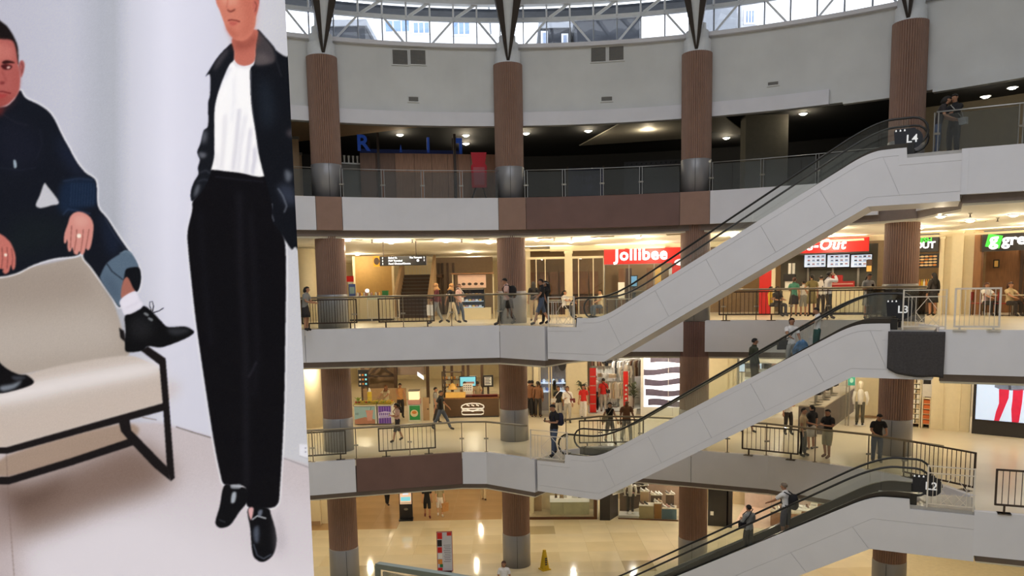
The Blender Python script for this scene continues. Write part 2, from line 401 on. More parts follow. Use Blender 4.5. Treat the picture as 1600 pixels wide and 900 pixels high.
# unseen roof: opaque ring rising to a rooflight, its opening sized for the daylight
def cone_ring(R0, z0, R1, z1, th, n=72):
    b = MB(); v = []
    for k in range(n):
        c, s = math.cos(2*PI*k/n), math.sin(2*PI*k/n)
        for R, z in ((R0, z0), (R1, z1), (R1, z1+th), (R0, z0+th)): v.append((C0[0]+R*c, C0[1]+R*s, z))
    f = []
    for k in range(n):
        a = 4*k; e = 4*((k+1) % n)
        for q in range(4): f.append((a+q, a+(q+1)%4, e+(q+1)%4, e+q))
    return b.add(v, f)
ROOF_R = 10.5
struct('ceiling', cone_ring(21.4, 21.62, ROOF_R, 25.0, 0.25), M('roof_lining', S(215, 215, 218), 0.7))
rl = struct('window_2', cone_ring(ROOF_R+0.15, 25.0, ROOF_R-0.15, 25.1, 0.3), m_whitesteel)
for k in range(12):
    a = k*PI/6
    part('glazing_bar', MB().bar((C0[0], C0[1], 26.4), (C0[0]+ROOF_R*math.cos(a), C0[1]+ROOF_R*math.sin(a), 25.2), 0.12, 0.25), m_whitesteel, rl)
pl = bpy.data.lights.new('rooflight_portal', 'AREA'); pl.shape = 'DISK'; pl.size = 2*ROOF_R; pl.cycles.is_portal = True
po = bpy.data.objects.new('rooflight_portal', pl); COL.objects.link(po); po.location = (C0[0], C0[1], 24.99)
# the round atrium closes behind the camera
for nm, z0, z1 in (('wall_near', 5.0, 21.62),):
    struct(nm, MB().ribbon(arcA(21.0, 100, 310, 80), z0, z1, 0.3), m_wall)
struct('wall_left', MB().box(-14.4, -14.2, 20.5, 41, -0.01, 21.62), m_wall)  # unseen wall, added to stop light leaking in behind the poster
struct('wall_right', MB().ribbon([(31, 21.5), (20.6, 16.4), (21.6, 5.4)], -0.01, 21.62, 0.2), m_wall)  # unseen wall, added to close the light gap at the right end
struct('wall_near_base', MB().ribbon(arcA(24.0, 100, 300, 80), -0.01, 5.1, 0.3), m_cream)
# terrace outside the clerestory
struct('ground_terrace', strip(arcA(21.2, -60, 105, 80), 75, 19.0, 19.35), M('terrace', S(190, 190, 188), 0.8))
# ================================================================ escalators
m_escwhite = M('escalator_cladding', (0.73, 0.71, 0.74), 0.42, var=0.03, scale=0.9)
m_rubber = M('black_rubber', (0.012, 0.011, 0.011), 0.35, var=0)
m_skirt = M('escalator_skirt', S(70, 64, 58), 0.35, metal=0.6)
m_step = M('escalator_step', S(88, 88, 88), 0.45, metal=0.5)
m_lplate = M('landing_metal', S(176, 172, 168), 0.4, metal=0.2)
m_joint = M('panel_joint', S(186, 182, 184), 0.8, var=0)
m_escglass = glass('escalator_glass', (0.955, 0.97, 0.96), 1.0)
T30 = math.tan(math.radians(30))
def fillet(p, idx, r, n=6):
    out = []
    for i, q in enumerate(p):
        if i in idx:
            a = Vector(p[i-1]); b = Vector(q); c = Vector(p[i+1])
            s = b + (a-b).normalized()*min(r, (a-b).length*0.49); e = b + (c-b).normalized()*min(r, (c-b).length*0.49)
            for k in range(n+1):
                t = k/n; out.append(tuple(s*(1-t)**2 + b*2*t*(1-t) + e*t*t))
        else: out.append(tuple(q))
    return out
def sub(line, a, b):                   # piece of a u-monotone line between u=a and u=b
    def at(u):
        for (u0,z0),(u1,z1) in zip(line, line[1:]):
            if u0 <= u <= u1 and u1 > u0: return (u, z0+(z1-z0)*(u-u0)/(u1-u0))
        return (u, line[-1][1])
    return [at(a)] + [p for p in line if a < p[0] < b] + [at(b)]
def escalator(label, A, B, z0, z1, ui, uend, g1, ground=False, newel_b=1.08):
    W = ESC_W; H = z1-z0; uj = ui + (H-0.15)/T30
    d = Vector((B[0]-A[0], B[1]-A[1])).normalized()
    t = thing('escalator', label, 'escalator', (A[0], A[1], z0), math.atan2(d.y, d.x), 'atrium escalators')
    T = fillet([(0,0.0),(1.04,0.0),(1.06,0.3),(ui,0.3),(uj,H+0.15),(uj+0.62,H+0.17),(uj+0.88,H+0.17),(uj+0.9,H-0.09),(uend,H-0.09)], (3,4), 0.55)
    Bt = [(0,-1.05),(ui+0.05,-1.1),(uj,H-1.28),(uend,H-1.28)] if not ground else [(0,0.01),(ui+0.05+1.11/T30,0.01),(uj,H-1.28),(uend,H-1.28)]
    G1 = fillet([(0,-0.13),(1.24,-0.13),(1.26,0.14),(ui+0.02,0.14),(uj+0.02,H-0.02),(uj+0.7,H-0.02),(uj+0.72,H-0.27),(uend,H-0.27)], (3,4), 0.55) if not ground else \
         [(0,0.012),(ui+0.1+0.45/T30,0.012),(uj+0.02,H-0.45),(uend,H-0.45)]
    G2 = [(0,-0.84),(ui+0.08,-0.88),(uj-0.02,H-1.04),(uend,H-1.04)] if not ground else None
    gap = 0.003
    def up(l, dz): return [(u, z+dz) for u, z in l]
    def plate(name, top, bot, y0=0.0, y1=0.05, m=m_escwhite, par=t):
        poly = bot + list(reversed(top)); b = MB(); n = len(poly)
        bm = bmesh.new(); vs = [bm.verts.new((u, y0, z)) for u, z in poly]; f = bm.faces.new(vs)
        r = bmesh.ops.extrude_face_region(bm, geom=[f]); 
        for v in r['geom']:
            if isinstance(v, bmesh.types.BMVert): v.co.y = y1
        bmesh.ops.triangulate(bm, faces=[q for q in bm.faces if len(q.verts) > 4]); bmesh.ops.recalc_face_normals(bm, faces=bm.faces)
        me = bpy.data.meshes.new(name); bm.to_mesh(me); bm.free(); me.materials.append(m)
        return obj(name, me, par)
    body = plate('core', up(T, -0.03), up(Bt, 0.03), 0.03, 0.07, m_joint)
    plate('top_band', T, up(G1, gap))
    lo = G2 or Bt
    hv = 1.0; js = [0.0] + [ui+0.2+1.55*k for k in range(0, 6)] + [uend]
    for k in range(len(js)-1):
        a, b_ = js[k]+(gap if k else 0), js[k+1]-gap
        off = lambda u: min(max(u + 0.43*hv, 0), uend) if 0 < u < uend-0.3 else u
        a2, b2 = (off(a) if k else 0.0), (off(b_) if k < len(js)-2 else uend)
        plate('side_panel', up(sub(G1, a, b_), -gap), up(sub(lo, a2, b2), gap))
    if G2: plate('bottom_band', up(G2, -gap), Bt)
    plate('far_side', T, Bt, W-0.05, W)
    # soffit under the incline, with its small lamps
    sb = MB()
    for (u0,za),(u1,zb) in zip(Bt, Bt[1:]):
        sb.add([(u0,0.05,za),(u1,0.05,zb),(u1,W-0.05,zb),(u0,W-0.05,za),(u0,0.05,za+0.06),(u1,0.05,zb+0.06),(u1,W-0.05,zb+0.06),(u0,W-0.05,za+0.06)],
               [(0,3,2,1),(4,5,6,7),(0,1,5,4),(1,2,6,5),(2,3,7,6),(3,0,4,7)])
    part('soffit', sb, m_white, t)
    # landings and steps
    part('landing_plate', MB().box(0.0, ui+0.3, 0.06, W-0.06, -0.1, 0.005), m_lplate, t)
    part('landing_plate', MB().box(uj+0.1, uend, 0.06, W-0.06, H-0.1, H+0.005), m_lplate, t)
    sme = MB().box(0, 0.42, 0.3, W-0.3, -0.3, 0.0).mesh('step', m_step)
    ns = int((H)/0.2)
    for k in range(1, ns): obj('step', sme, t, (ui+0.1+0.2*k/T30-0.05, 0, 0.2*k))
    # skirts, glass, handrails on both sides
    nose = fillet([(0.95,0.0),(ui+0.3,0.0),(uj+0.1,H),(uj+0.95,H)], (1,2), 0.6)
    hr0 = up(nose, 0.95)
    for y in (0.2, W-0.2):
        plate('skirt', up(nose, 0.30), up(nose, -0.12), y-0.05, y+0.05, m_skirt)
        us = [1.0, ui+0.55] + [ui+0.55+1.9*k for k in range(1, 4)] + [uj+0.2, uj+0.92]
        for a, b_ in zip(us, us[1:]):
            plate('glass_pane', up(sub(nose, a+0.008, b_-0.008), 0.93), up(sub(nose, a+0.008, b_-0.008), 0.28), y-0.006, y+0.006, m_escglass)
        r = 0.36
        path = []
        for k in range(9):
            an = PI*1.5 - PI*k/8; path.append((newel_b + r*math.cos(an), y, 0.95-r + r*math.sin(an)))
        mid = fillet([(newel_b, 0.95), (ui+0.3, 0.95), (uj+0.1, H+0.95), (uj+1.0, H+0.95)], (1, 2), 1.0, 8)
        path += [(u, y, z) for u, z in mid[1:]]
        for k in range(1, 9):
            an = PI/2 - PI*k/8; path.append((uj+1.0 + r*math.cos(an), y, H+0.95-r + r*math.sin(an)))
        part('handrail', MB().tube(path, 0.038, 8, sq=0.8), m_rubber, t, True)
        part('newel_cap', MB().box(newel_b-0.06, newel_b+0.05, y-0.1, y+0.1, 0.02, 0.32), m_rubber, t)
        part('newel_cap', MB().box(uj+0.9, uj+1.05, y-0.1, y+0.1, H-0.05, H+0.3), m_rubber, t)
    t['uj'] = uj
    return t, uj
esc1, uj1 = escalator('topmost white escalator, rising from the third floor to the fourth', E1A, E1B, Z3, Z4, 1.92, 11.68, 0.16)
esc2, uj2 = escalator('middle white escalator carrying a woman with big blue bags', E2A, E2B, Z2, Z3, 2.2, 11.65, 0.16)
esc3, uj3 = escalator('lowest white escalator, rising from the ground floor past the bottom edge', E3A, E3B, Z1, Z2, 1.35, 12.12, 0.6, True)
# dark cloth hung over the far end of the middle escalator's side
m_cloth = M('dark_cloth', S(66, 62, 62), 0.95, var=0.15, scale=20, bump=0.3)
q0 = on_line(1387, 550, E2A, E2B); q1 = on_line(1476, 550, E2A, E2B)
dv = Vector((q1.x-q0.x, q1.y-q0.y)); L = dv.length; dv /= L
b = MB(); nU, nV = 24, 14; v = []; f = []
for j in range(nV+1):
    for i in range(nU+1):
        u = i/nU; vv = j/nV
        wv = 0.03*math.sin(u*17)*vv + 0.015*math.sin(u*41+vv*3)*vv
        zb = 8.34 + 0.16*max(0, 1-u*4)**2 - 0.06*u
        v.append((u*L, -0.03-0.025*vv+wv*0.8-0.02, 9.47 + (zb-9.47)*vv + 0.02*math.sin(u*9)*vv))
for j in range(nV):
    for i in range(nU):
        a = j*(nU+1)+i; f.append((a, a+nU+1, a+nU+2, a+1))
b.add(v, f)
me = b.mesh('cloth_cover', m_cloth, True)
o = obj('cloth_cover', me, None, (q0.x, q0.y, 0), math.atan2(dv.y, dv.x))
md = o.modifiers.new('thickness', 'SOLIDIFY'); md.thickness = 0.01
tag(o, 'dark grey cloth hung over the end of the middle escalator', 'cloth')
# round level signs on the newel ends
m_signblk = M('sign_black', S(20, 22, 32), 0.4, var=0)
m_signwht = M('sign_white', S(235, 235, 235), 0.5, var=0, emit=0.4)
def level_sign(txt, px, py, rpx, A, B, v, lab):
    d = Vector((B[0]-A[0], B[1]-A[1])).normalized(); n = Vector((-d.y, d.x))
    A2 = (A[0]+n.x*v, A[1]+n.y*v); B2 = (B[0]+n.x*v, B[1]+n.y*v)
    p = on_line(px, py, A2, B2); r = (on_line(px+rpx, py, A2, B2)-p).length
    t = thing('level_sign', lab, 'sign', p, math.atan2(d.y, d.x), 'round floor-number signs')
    ring = [(r*math.cos(2*PI*k/32), r*math.sin(2*PI*k/32)) for k in range(32)]
    part('disc', MB().plate(ring, -0.012, 0.0), m_signblk, t)
    part('backing_board', MB().plate([(-r*1.55, -0.7*r), (-r*1.7, 0.9*r), (-r*1.5, 1.1*r), (r*0.3, 1.1*r), (r*0.4, -0.7*r)], 0.001, 0.012), m_signblk, t)
    lettering(txt, r*1.1, m_signwht, t, (0, -0.015, 0), 0.003, 0.005)
    for k in range(3):
        o = part('pictogram', MB().plate([(-r*1.5+k*r*0.4+x*r*0.13, r*0.95+z*r*0.13) for x, z in ((-0.6,-0.8),(0.6,-0.8),(0.5,0.2),(0,0.9),(-0.5,0.2))], -0.003, 0.0), m_signwht, t)
    return t
level_sign('L4', 1425, 217, 17, E1A, E1B, 0.17, 'round black sign reading L4 on the top escalator')
level_sign('L3', 1411, 484, 16, E2A, E2B, 0.17, 'round black sign reading L3 on the middle escalator')
level_sign('L2', 1455, 760, 18, E3A, E3B, 0.17, 'round black sign reading L2 on the lowest escalator')

# ================================================================ railings
m_railm = M('rail_bronze', S(140, 128, 108), 0.35, metal=0.7)
m_bar = M('barrier_dark', S(64, 50, 42), 0.45, metal=0.4)
m_lat = M('lattice_pale', S(222, 214, 202), 0.4, metal=0.1)
m_gl3 = glass('balustrade_glass', (0.95, 0.96, 0.94), 0.9)
def along(P, Q, u): return Vector((P[0]+(Q[0]-P[0])*u, P[1]+(Q[1]-P[1])*u))
def balustrade(label, pts, z, group, n_per, gm, h=1.1, top=m_railm, double=False, name='balustrade', r=0.035):
    t = thing(name, label, 'railing', (pts[0][0], pts[0][1], z), 0, group)
    o = Vector(pts[0])
    loc = [(p[0]-o.x, p[1]-o.y) for p in pts]
    part('top_rail', MB().tube([(x, y, h) for x, y in loc], r, 8), top, t, True)
    for (a, b_), n in zip(zip(loc, loc[1:]), n_per):
        for k in range(n):
            P = along(a, b_, k/n); Q = along(a, b_, (k+1)/n); d = (Q-P).normalized()
            P2 = P + d*0.05; Q2 = Q - d*0.05
            part('glass_pane', MB().ribbon([(P2.x, P2.y), (Q2.x, Q2.y)], 0.05, h-0.06, 0.012), gm, t)
            offs = (0.02, -0.02) if not double else (0.05, -0.05)
            for q in ((P,) if not double else (P-d*0.045, P+d*0.045)):
                ps = part('post', MB().bar((q.x, q.y-0.02, 0), (q.x, q.y-0.02, h-0.01), 0.02 if double else 0.032), top, t)
                part('flange', MB().cbox(q.x, q.y-0.02, 0.012, 0.14, 0.14, 0.024), top, ps)
            part('clamp', MB().cbox(P.x, P.y-0.05, h*0.46, 0.16, 0.04, 0.05), m_chrome, t)
    return t
def barrier(label, P, Q, z, nb, h=1.02, zb=0.22, m=m_bar, feet=(0.12, 0.88), grp='dark steel barriers'):
    P = Vector(P); Q = Vector(Q); d = Q-P; L = d.length
    t = thing('crowd_barrier', label, 'barrier', (P.x, P.y, z), math.atan2(d.y, d.x), grp)
    for n_, a, b_ in (('frame_bar', (0,0,zb), (L,0,zb)), ('frame_bar', (0,0,h), (L,0,h)), ('frame_bar', (0,0,zb-0.02), (0,0,h+0.02)), ('frame_bar', (L,0,zb-0.02), (L,0,h+0.02))):
        part(n_, MB().bar(a, b_, 0.045), m, t)
    bm_ = MB().bar((0,0,zb), (0,0,h), 0.016).mesh('baluster', m)
    for k in range(1, nb): obj('baluster', bm_, t, (L*k/nb, 0, 0))
    for u in feet:
        l = part('foot', MB().bar((L*u, 0, 0.0), (L*u, 0, zb), 0.045), m, t); part('foot_plate', MB().cbox(L*u, 0, 0.01, 0.3, 0.22, 0.02), m, l)
    return t
def lattice(label, P, Q, z, h=1.0, grp='lattice gates by the escalators'):
    P = Vector(P); Q = Vector(Q); d = Q-P; L = d.length
    t = thing('lattice_gate', label, 'gate', (P.x, P.y, z), math.atan2(d.y, d.x), grp)
    for a, b_ in (((0,0,0),(0,0,h)), ((L,0,0),(L,0,h))): part('gate_post', MB().bar(a, b_, 0.036), m_lat, t)
    for zz in (0.1, h*0.82, h-0.02): part('gate_rail', MB().bar((0,0,zz), (L,0,zz), 0.024), m_lat, t)
    w0, w1 = L*0.3, L*0.85
    for x in (L*0.12, L*0.2, w0, w1, L*0.93): part('upright', MB().bar((x,0,0.1), (x,0,h*0.82), 0.013), m_lat, t)
    zm, za, zb = h*0.45, 0.1, h*0.8; xm = (w0+w1)/2
    for a, b_ in (((w0,zm),(xm,zb)), ((xm,zb),(w1,zm)), ((w1,zm),(xm,za)), ((xm,za),(w0,zm)), ((w0,za+0.02),(xm-0.02,zm*0.8)), ((w1,za+0.02),(xm+0.02,zm*0.8)), ((w0,zm*0.6),(w0+0.14,za)), ((w1,zm*0.6),(w1-0.14,za))):
        part('lattice_bar', MB().bar((a[0],0,a[1]), (b_[0],0,b_[1]), 0.013), m_lat, t)
    return t
# level four: glass between the columns
def arcpts(xa, xb, n, R): return [(xa+(xb-xa)*i/n, yarc(R, xa+(xb-xa)*i/n)) for i in range(n+1)]
c4x = [px_x(p, 290, 19.85) for p in (463, 489, 534, 780, 822, 1064, 1111)]
m_rail4 = M('pale_rail', S(170, 170, 170), 0.3, metal=0.8)
for lab, xa, xb, n in (('grey glass balustrade on the fourth floor left of the first column', -12.0, c4x[1], 4), ('grey glass balustrade in front of the wood hoarding', c4x[2], c4x[3], 4),
                       ('grey glass balustrade above the brown fascia', c4x[4], c4x[5], 4), ('grey glass balustrade running behind the top escalator', c4x[6], 11.9, 3)):
    pts = arcpts(xa, xb, n, 19.87); balustrade(lab, pts, Z4, 'fourth-floor glass balustrades', [1]*n, m_glass4, 1.0, m_rail4, True, 'glass_balustrade', 0.012)
P4 = [on_z(1431, 250, Z4), on_z(1511, 240, Z4), on_z(1600, 230, Z4)]
balustrade('clear glass balustrade beside the L4 sign', [(11.05, 20.75), (12.7, 19.92), (15.4, 18.65)], Z4, 'fourth-floor glass balustrades', [1, 2], m_glass4, 1.02, m_rail4, True, 'glass_balustrade', 0.02)
# level three, left
def el(line, px, py):                  # the point of an edge segment below a pixel column
    p = on_line(px, py, *line); return (p.x, p.y)
L3l = ((-7.1, 27.08), (-0.4, 27.63))
balustrade('bronze rail with glass panes on the third floor, from poster to escalator', [(-9.5, 26.85), (-7.1, 27.08), (-0.4, 27.63), (0.95, 26.45)], Z3, 'bronze railings', [1, 4, 1], m_gl3)
barrier('dark barred barrier on the third floor below the first column', el(L3l, 472, 490), el(L3l, 557, 490), Z3, 20)
barrier('dark barred barrier in front of the stairs on the third floor', el(L3l, 592, 490), el(L3l, 678, 490), Z3, 15)
def on_side(px, py, A, B, off=-0.06):
    d = Vector((B[0]-A[0], B[1]-A[1])).normalized(); n_ = Vector((-d.y, d.x))*off; p = on_line(px, py, (A[0]+n_.x, A[1]+n_.y), (B[0]+n_.x, B[1]+n_.y)); return (p.x, p.y)
lattice('pale lattice gate beside the foot of the top escalator', on_side(857, 490, E1A, E1B, 0.03), on_side(897, 490, E1A, E1B, 0.03), Z3)
# level three, behind and right
L3r = arcx(20.25, 4.5, 11.9, 7)
balustrade('bronze rail with glass panes in front of the take-out counter', L3r+[(12.3, 23.2)], Z3, 'bronze railings', [1]*8, m_gl3)
def onE(px, py, R): p = on_R(px, py, R); return (p.x, p.y)
barrier('dark barred barrier under the slope of the top escalator', onE(1124, 480, 20.2), onE(1217, 480, 20.2), Z3, 14)
barrier('dark barred barrier behind the upper end of the middle escalator', onE(1265, 480, 20.2), onE(1385, 480, 20.2), Z3, 17)
lattice('pale lattice gate beside the L3 sign', on_side(1411, 490, E2A, E2B, 0.03), on_side(1478, 490, E2A, E2B, 0.03), Z3, 1.05)
barrier('pale barred barrier right of the lattice gate on the third floor', on_side(1492, 490, (10.92,19.93), (12.8,18.95), 0.06), on_side(1562, 490, (10.92,19.93), (12.8,18.95), 0.06), Z3, 9, 1.05, 0.1, m_lat)
# level two
balustrade('bronze rail with glass panes on the second floor, from poster to escalator', [(-9.5, 26.05), (-6.86, 26.3), (-5.45, 26.67), (-1.83, 27.53), (-0.96, 27.45), (0.5, 26.5)], Z2, 'bronze railings', [1, 1, 2, 1, 1], m_gl3)
L2a = ((-6.86, 26.35), (-5.45, 26.72)); L2b = ((-5.45, 26.72), (-1.83, 27.58))
barrier('dark barred barrier on the second floor below the first column', el(((-9.5, 26.05), (-6.86, 26.3)), 470, 700), el(L2a, 540, 700), Z2, 16)
barrier('dark barred barrier in front of the fruit kiosk', el(L2b, 592, 690), el(L2b, 680, 690), Z2, 13)
lattice('pale lattice gate beside the foot of the middle escalator', on_side(829, 690, E2A, E2B, 0.03), on_side(886, 690, E2A, E2B, 0.03), Z2, 1.05)
L2c = ((8.57, 25.95), (6.25, 27.1)); L2d = ((8.57, 25.95), (10.97, 23.7))
balustrade('bronze rail with glass panes on the second floor behind the middle escalator', [(1.9, 27.55), (3.2, 28.2), (4.6, 27.9), (6.25, 27.15), (8.57, 26.0), (10.97, 23.7), (12.2, 21.75)], Z2, 'bronze railings', [1, 1, 1, 2, 2, 2], m_gl3)
barrier('dark barred barrier at the second-floor landing beside the walking couple', (2.4, 27.75), (4.7, 27.75), Z2, 14)
p = on_z(1160, 727, Z2); q = on_z(1246, 735, Z2)
barrier('dark barred barrier left of the two men talking', el(((6.25,27.0),(8.57,25.87)), 1160, 700), el(((8.57, 25.87), (10.97, 23.55)), 1247, 700), Z2, 12)
barrier('dark barred barrier below the screen with red stockings', (11.6, 22.75), (12.55, 20.8), Z2, 16, 1.1, 0.15)
lattice('pale lattice gate beside the L2 sign', on_side(1449, 770, E3A, E3B, 0.03), on_side(1522, 770, E3A, E3B, 0.03), Z2, 1.1)
barrier('dark barred barrier at the right edge of the second floor', on_side(1556, 770, (11.5,18.98), (12.5,18.55), 0.08), on_side(1680, 770, (12.5,18.55), (20,15.3), 0.08), Z2, 12, 1.1)
ORD = ['leftmost','second','third','fourth','fifth','sixth','seventh','eighth','ninth','tenth','eleventh','twelfth','thirteenth','fourteenth']
# ================================================================ ceiling downlights (each carries its own lamp)
m_lens = M('lamp_lens', (1.0, 0.86, 0.62), 0.5, var=0, emit=9.0)
m_lens_w = M('lamp_lens_cool', (1.0, 0.95, 0.85), 0.5, var=0, emit=9.0)
ringm = MB().lathe([(0.13, 0.0), (0.17, 0.0), (0.17, -0.025), (0.13, -0.015)], 20, cap=False).mesh('trim_ring', m_whitesteel, True)
lensm = [MB().lathe([(0.13, -0.001), (0.125, -0.03), (0.09, -0.06), (0.03, -0.075)], 20).mesh('lens', m) for m in (m_lens, m_lens_w)]
WARM = (1.0, 0.85, 0.60)
def ceilpt(px, py, z):
    p = on_z(px, py, z); r = math.hypot(p.x-C0[0], p.y-C0[1])
    if r < 20.5 and px < 1400: p = on_R(px, py, 20.6)
    return Vector((p.x, p.y, z))
def downlight(x, y, z, label, group, power, color=WARM, cool=0, lamp=True):
    t = thing('downlight', label, 'light', (x, y, z), 0, group)
    obj('trim_ring', ringm, t); obj('lens', lensm[cool], t)
    if lamp:
        l = bpy.data.lights.new('lamp', 'POINT'); l.shadow_soft_size = 0.09; l.energy = power*1.5; l.color = color
        o = bpy.data.objects.new('lamp', l); COL.objects.link(o); o.parent = t; o.location = (0, 0, -0.3)
    return t
PW = 58
g3 = 'third-floor downlights'; lab3 = 'small round recessed downlight in the cream third-floor ceiling'
for i, (px, py) in enumerate(((543,371),(614,373),(611,378),(697,376),(764,378),(839,374),(921,372),(998,370),(1147,365),(1296,357),(1470,337),(1516,344),(1584,335))):
    p = ceilpt(px, py, Z4-1.382); downlight(p.x, p.y, Z4-1.382, ORD[i]+' round downlight from the left in the third-floor ceiling', g3, PW*(0.72 if px < 1450 else 0.26))
for a, R in ((4,23),(12,25),(20,22.5),(28,25),(36,23),(44,24.5),(52,22),(60,24)):  # extra unseen rows, added to even out the light
    q = ringpt(R, a, 0); downlight(q[0], q[1], Z4-1.382, lab3, g3, PW*0.9)
for k, z in ((2, Z3), (1, Z2)):
    lab = 'small round recessed downlight in the %s-floor ceiling' % ('second', 'ground')[2-k]; g = ('second', 'ground')[2-k] + '-floor downlights'
    for i, a in enumerate((-30,-22,-13,-4,5,13,21,29,37,46,56)):
        q = ringpt((22.6, 24.6)[i % 2], a, 0); downlight(q[0], q[1], z-1.382, lab, g, PW*(1.1 if k == 2 else 0.85))
for z in (Z2, Z3, Z4):
    for x in (-7.5, -2.0):
        for y in (39, 45): downlight(x, y, z-1.384, 'round recessed downlight in the ceiling of the side wing', 'side-wing downlights', PW)
# level four: a few lamps in the dark ceiling, plus one added to brighten the lobby
for i, (px, py) in enumerate(((625,210),(728,211),(728,224),(822,208),(919,204),(1012,199),(1135,215),(1255,177),(1540,150),(1582,136))):
    p = on_z(px, py, 17.29 if px < 1500 else 16.95)
    downlight(p.x, p.y, 17.29 if px < 1500 else 16.95, ORD[i]+' bright lamp from the left in the dark fourth-floor ceiling', 'fourth-floor lamps', 24 if px < 1500 else 14, (1.0, 0.85, 0.6), 1)
# shop interiors
def shop_lamp(x, y, z, power, color=(1.0, 0.93, 0.82), label='recessed shop lamp above the goods on display', group='shop lamps'):
    downlight(x, y, z, label, group, power, color, 1)
for a, z, pw in ((8, Z3-1.382, 60), (13, Z3-1.382, 110), (15.5, Z3-1.382, 110), (24, Z3-1.382, 60), (33, Z3-1.382, 70), (41, Z3-1.382, 60), (4, Z2-1.382, 110), (10, Z2-1.382, 90), (15, Z2-1.382, 130), (24, Z2-1.382, 70), (31, Z2-1.382, 60), (10, Z4-1.382, 35), (14, Z4-1.382, 35), (30, Z4-1.382, 45), (42, Z4-1.382, 25)):
    q = ringpt(28.3, a, 0); shop_lamp(q[0], q[1], z, pw)

# cove lamps washing the ceiling above the shop signs
def cove(label, px, py, L, R=26.0, z=12.50, power=16):
    p = on_R(px, py, R); t = thing('cove_light', label, 'light', (p.x, p.y, z), facing(p.x, p.y), 'cove lights above the signs')
    part('trough', MB().box(-L/2, L/2, -0.06, 0.06, -0.05, -0.02).box(-L/2, L/2, -0.06, -0.05, -0.02, 0.03), m_cream, t); part('tube', MB().tube([(-L/2+0.05, 0, 0), (L/2-0.05, 0, 0)], 0.02, 8), m_lens, t)
    l = bpy.data.lights.new('lamp', 'AREA'); l.shape = 'RECTANGLE'; l.size = L; l.size_y = 0.06; l.energy = power*L*0.5; l.color = WARM
    o = bpy.data.objects.new('lamp', l); COL.objects.link(o); o.parent = t; o.location = (0, 0, 0.04); o.rotation_euler = (PI, 0, 0)
for lab, px, py, L in (('warm cove light at the left end above the red restaurant sign', 955, 386, 1.2), ('warm cove light in the middle above the red restaurant sign', 1010, 386, 1.6), ('warm cove light above the take-out sign', 1300, 370, 2.4), ('warm cove light above the FRESH board', 1448, 363, 1.2), ('warm cove light above the green logo sign', 1560, 357, 2.2), ('warm cove light over the left cafe window', 855, 384, 2.0)): cove(lab, px, py, L)

# vents, sprinklers and speakers in the third-floor ceiling
m_vent = M('vent_grey', S(120, 112, 96), 0.6)
for i, (px, py, L) in enumerate(((552,373,0.7),(663,371,0.7),(752,372,0.6),(850,370,0.6),(941,365,0.9),(1056,365,0.7),(1520,346,0.8))):
    p = ceilpt(px, py, Z4-1.382); t = thing('air_vent', ORD[i]+' slim grey vent slot from the left in the third-floor ceiling', 'vent', p, facing(p.x, p.y), 'ceiling vent slots')
    part('frame', MB().box(-L/2, L/2, -0.1, 0.1, -0.02, 0.0), m_cream, t)
    for k in range(3): part('slat', MB().box(-L/2+0.03, L/2-0.03, -0.075+k*0.055, -0.045+k*0.055, -0.028, -0.02), m_vent, t)
for i, (px, py) in enumerate(((581,370),(644,372),(721,371),(866,367),(893,370),(1001,364),(1158,358),(1516,333),(1559,340))):
    p = ceilpt(px, py, Z4-1.382); t = thing('sprinkler', ORD[i]+' tiny sprinkler head from the left in the third-floor ceiling', 'sprinkler', p, 0, 'ceiling sprinklers')
    part('cap', MB().lathe([(0.05,0),(0.05,-0.02),(0.02,-0.03)], 10), m_chrome, t); part('head', MB().lathe([(0.015,-0.03),(0.015,-0.1),(0.04,-0.11),(0.04,-0.12)], 10), m_bar, t)

# upper wall louvres and grilles
m_louv = M('louvre_grey', S(150, 146, 140), 0.6)
def louvre(label, px0, py0, px1, py1, n, grp, name='wall_louvre'):
    a = on_R(px0, py1, 20.735); b = on_R(px1, py0, 20.735); c = on_R((px0+px1)/2, (py0+py1)/2, 20.735)
    W_ = math.hypot(b.x-a.x, b.y-a.y); Hh = b.z-a.z
    t = thing(name, label, 'vent', (c.x, c.y, a.z), facing(c.x, c.y), grp)
    part('frame', MB().box(-W_/2, W_/2, -0.03, 0.02, 0, 0.04).box(-W_/2, W_/2, -0.03, 0.02, Hh-0.04, Hh).box(-W_/2, -W_/2+0.04, -0.03, 0.02, 0.04, Hh-0.04).box(W_/2-0.04, W_/2, -0.03, 0.02, 0.04, Hh-0.04), m_wall, t)
    part('backing', MB().box(-W_/2+0.03, W_/2-0.03, -0.005, 0.01, 0.03, Hh-0.03), m_seam, t)
    sme = MB().add([(-W_/2+0.04,-0.03,0),(W_/2-0.04,-0.03,0),(W_/2-0.04,-0.006,0.035),(-W_/2+0.04,-0.006,0.035)], [(0,1,2,3)]).mesh('slat', m_louv)
    for k in range(n): obj('slat', sme, t, (0, 0, 0.045+(Hh-0.09)*k/n))
louvre('square louvre left of a pair, upper wall between first and second columns', 612, 77, 638, 102, 12, 'square wall louvres')
louvre('square louvre right of a pair, upper wall between first and second columns', 640, 77, 666, 102, 12, 'square wall louvres')
louvre('square louvre left of a pair, upper wall between second and third columns', 922, 72, 948, 99, 12, 'square wall louvres')
louvre('square louvre right of a pair, upper wall between second and third columns', 950, 70, 976, 97, 12, 'square wall louvres')
louvre('small dark grille low on the upper wall, left bay', 637, 150, 655, 160, 5, 'small wall grilles', 'wall_grille')
louvre('small dark grille low on the upper wall, middle bay', 938, 149, 958, 160, 5, 'small wall grilles', 'wall_grille')
louvre('small dark grille low on the upper wall, right bay', 1198, 125, 1218, 136, 5, 'small wall grilles', 'wall_grille')

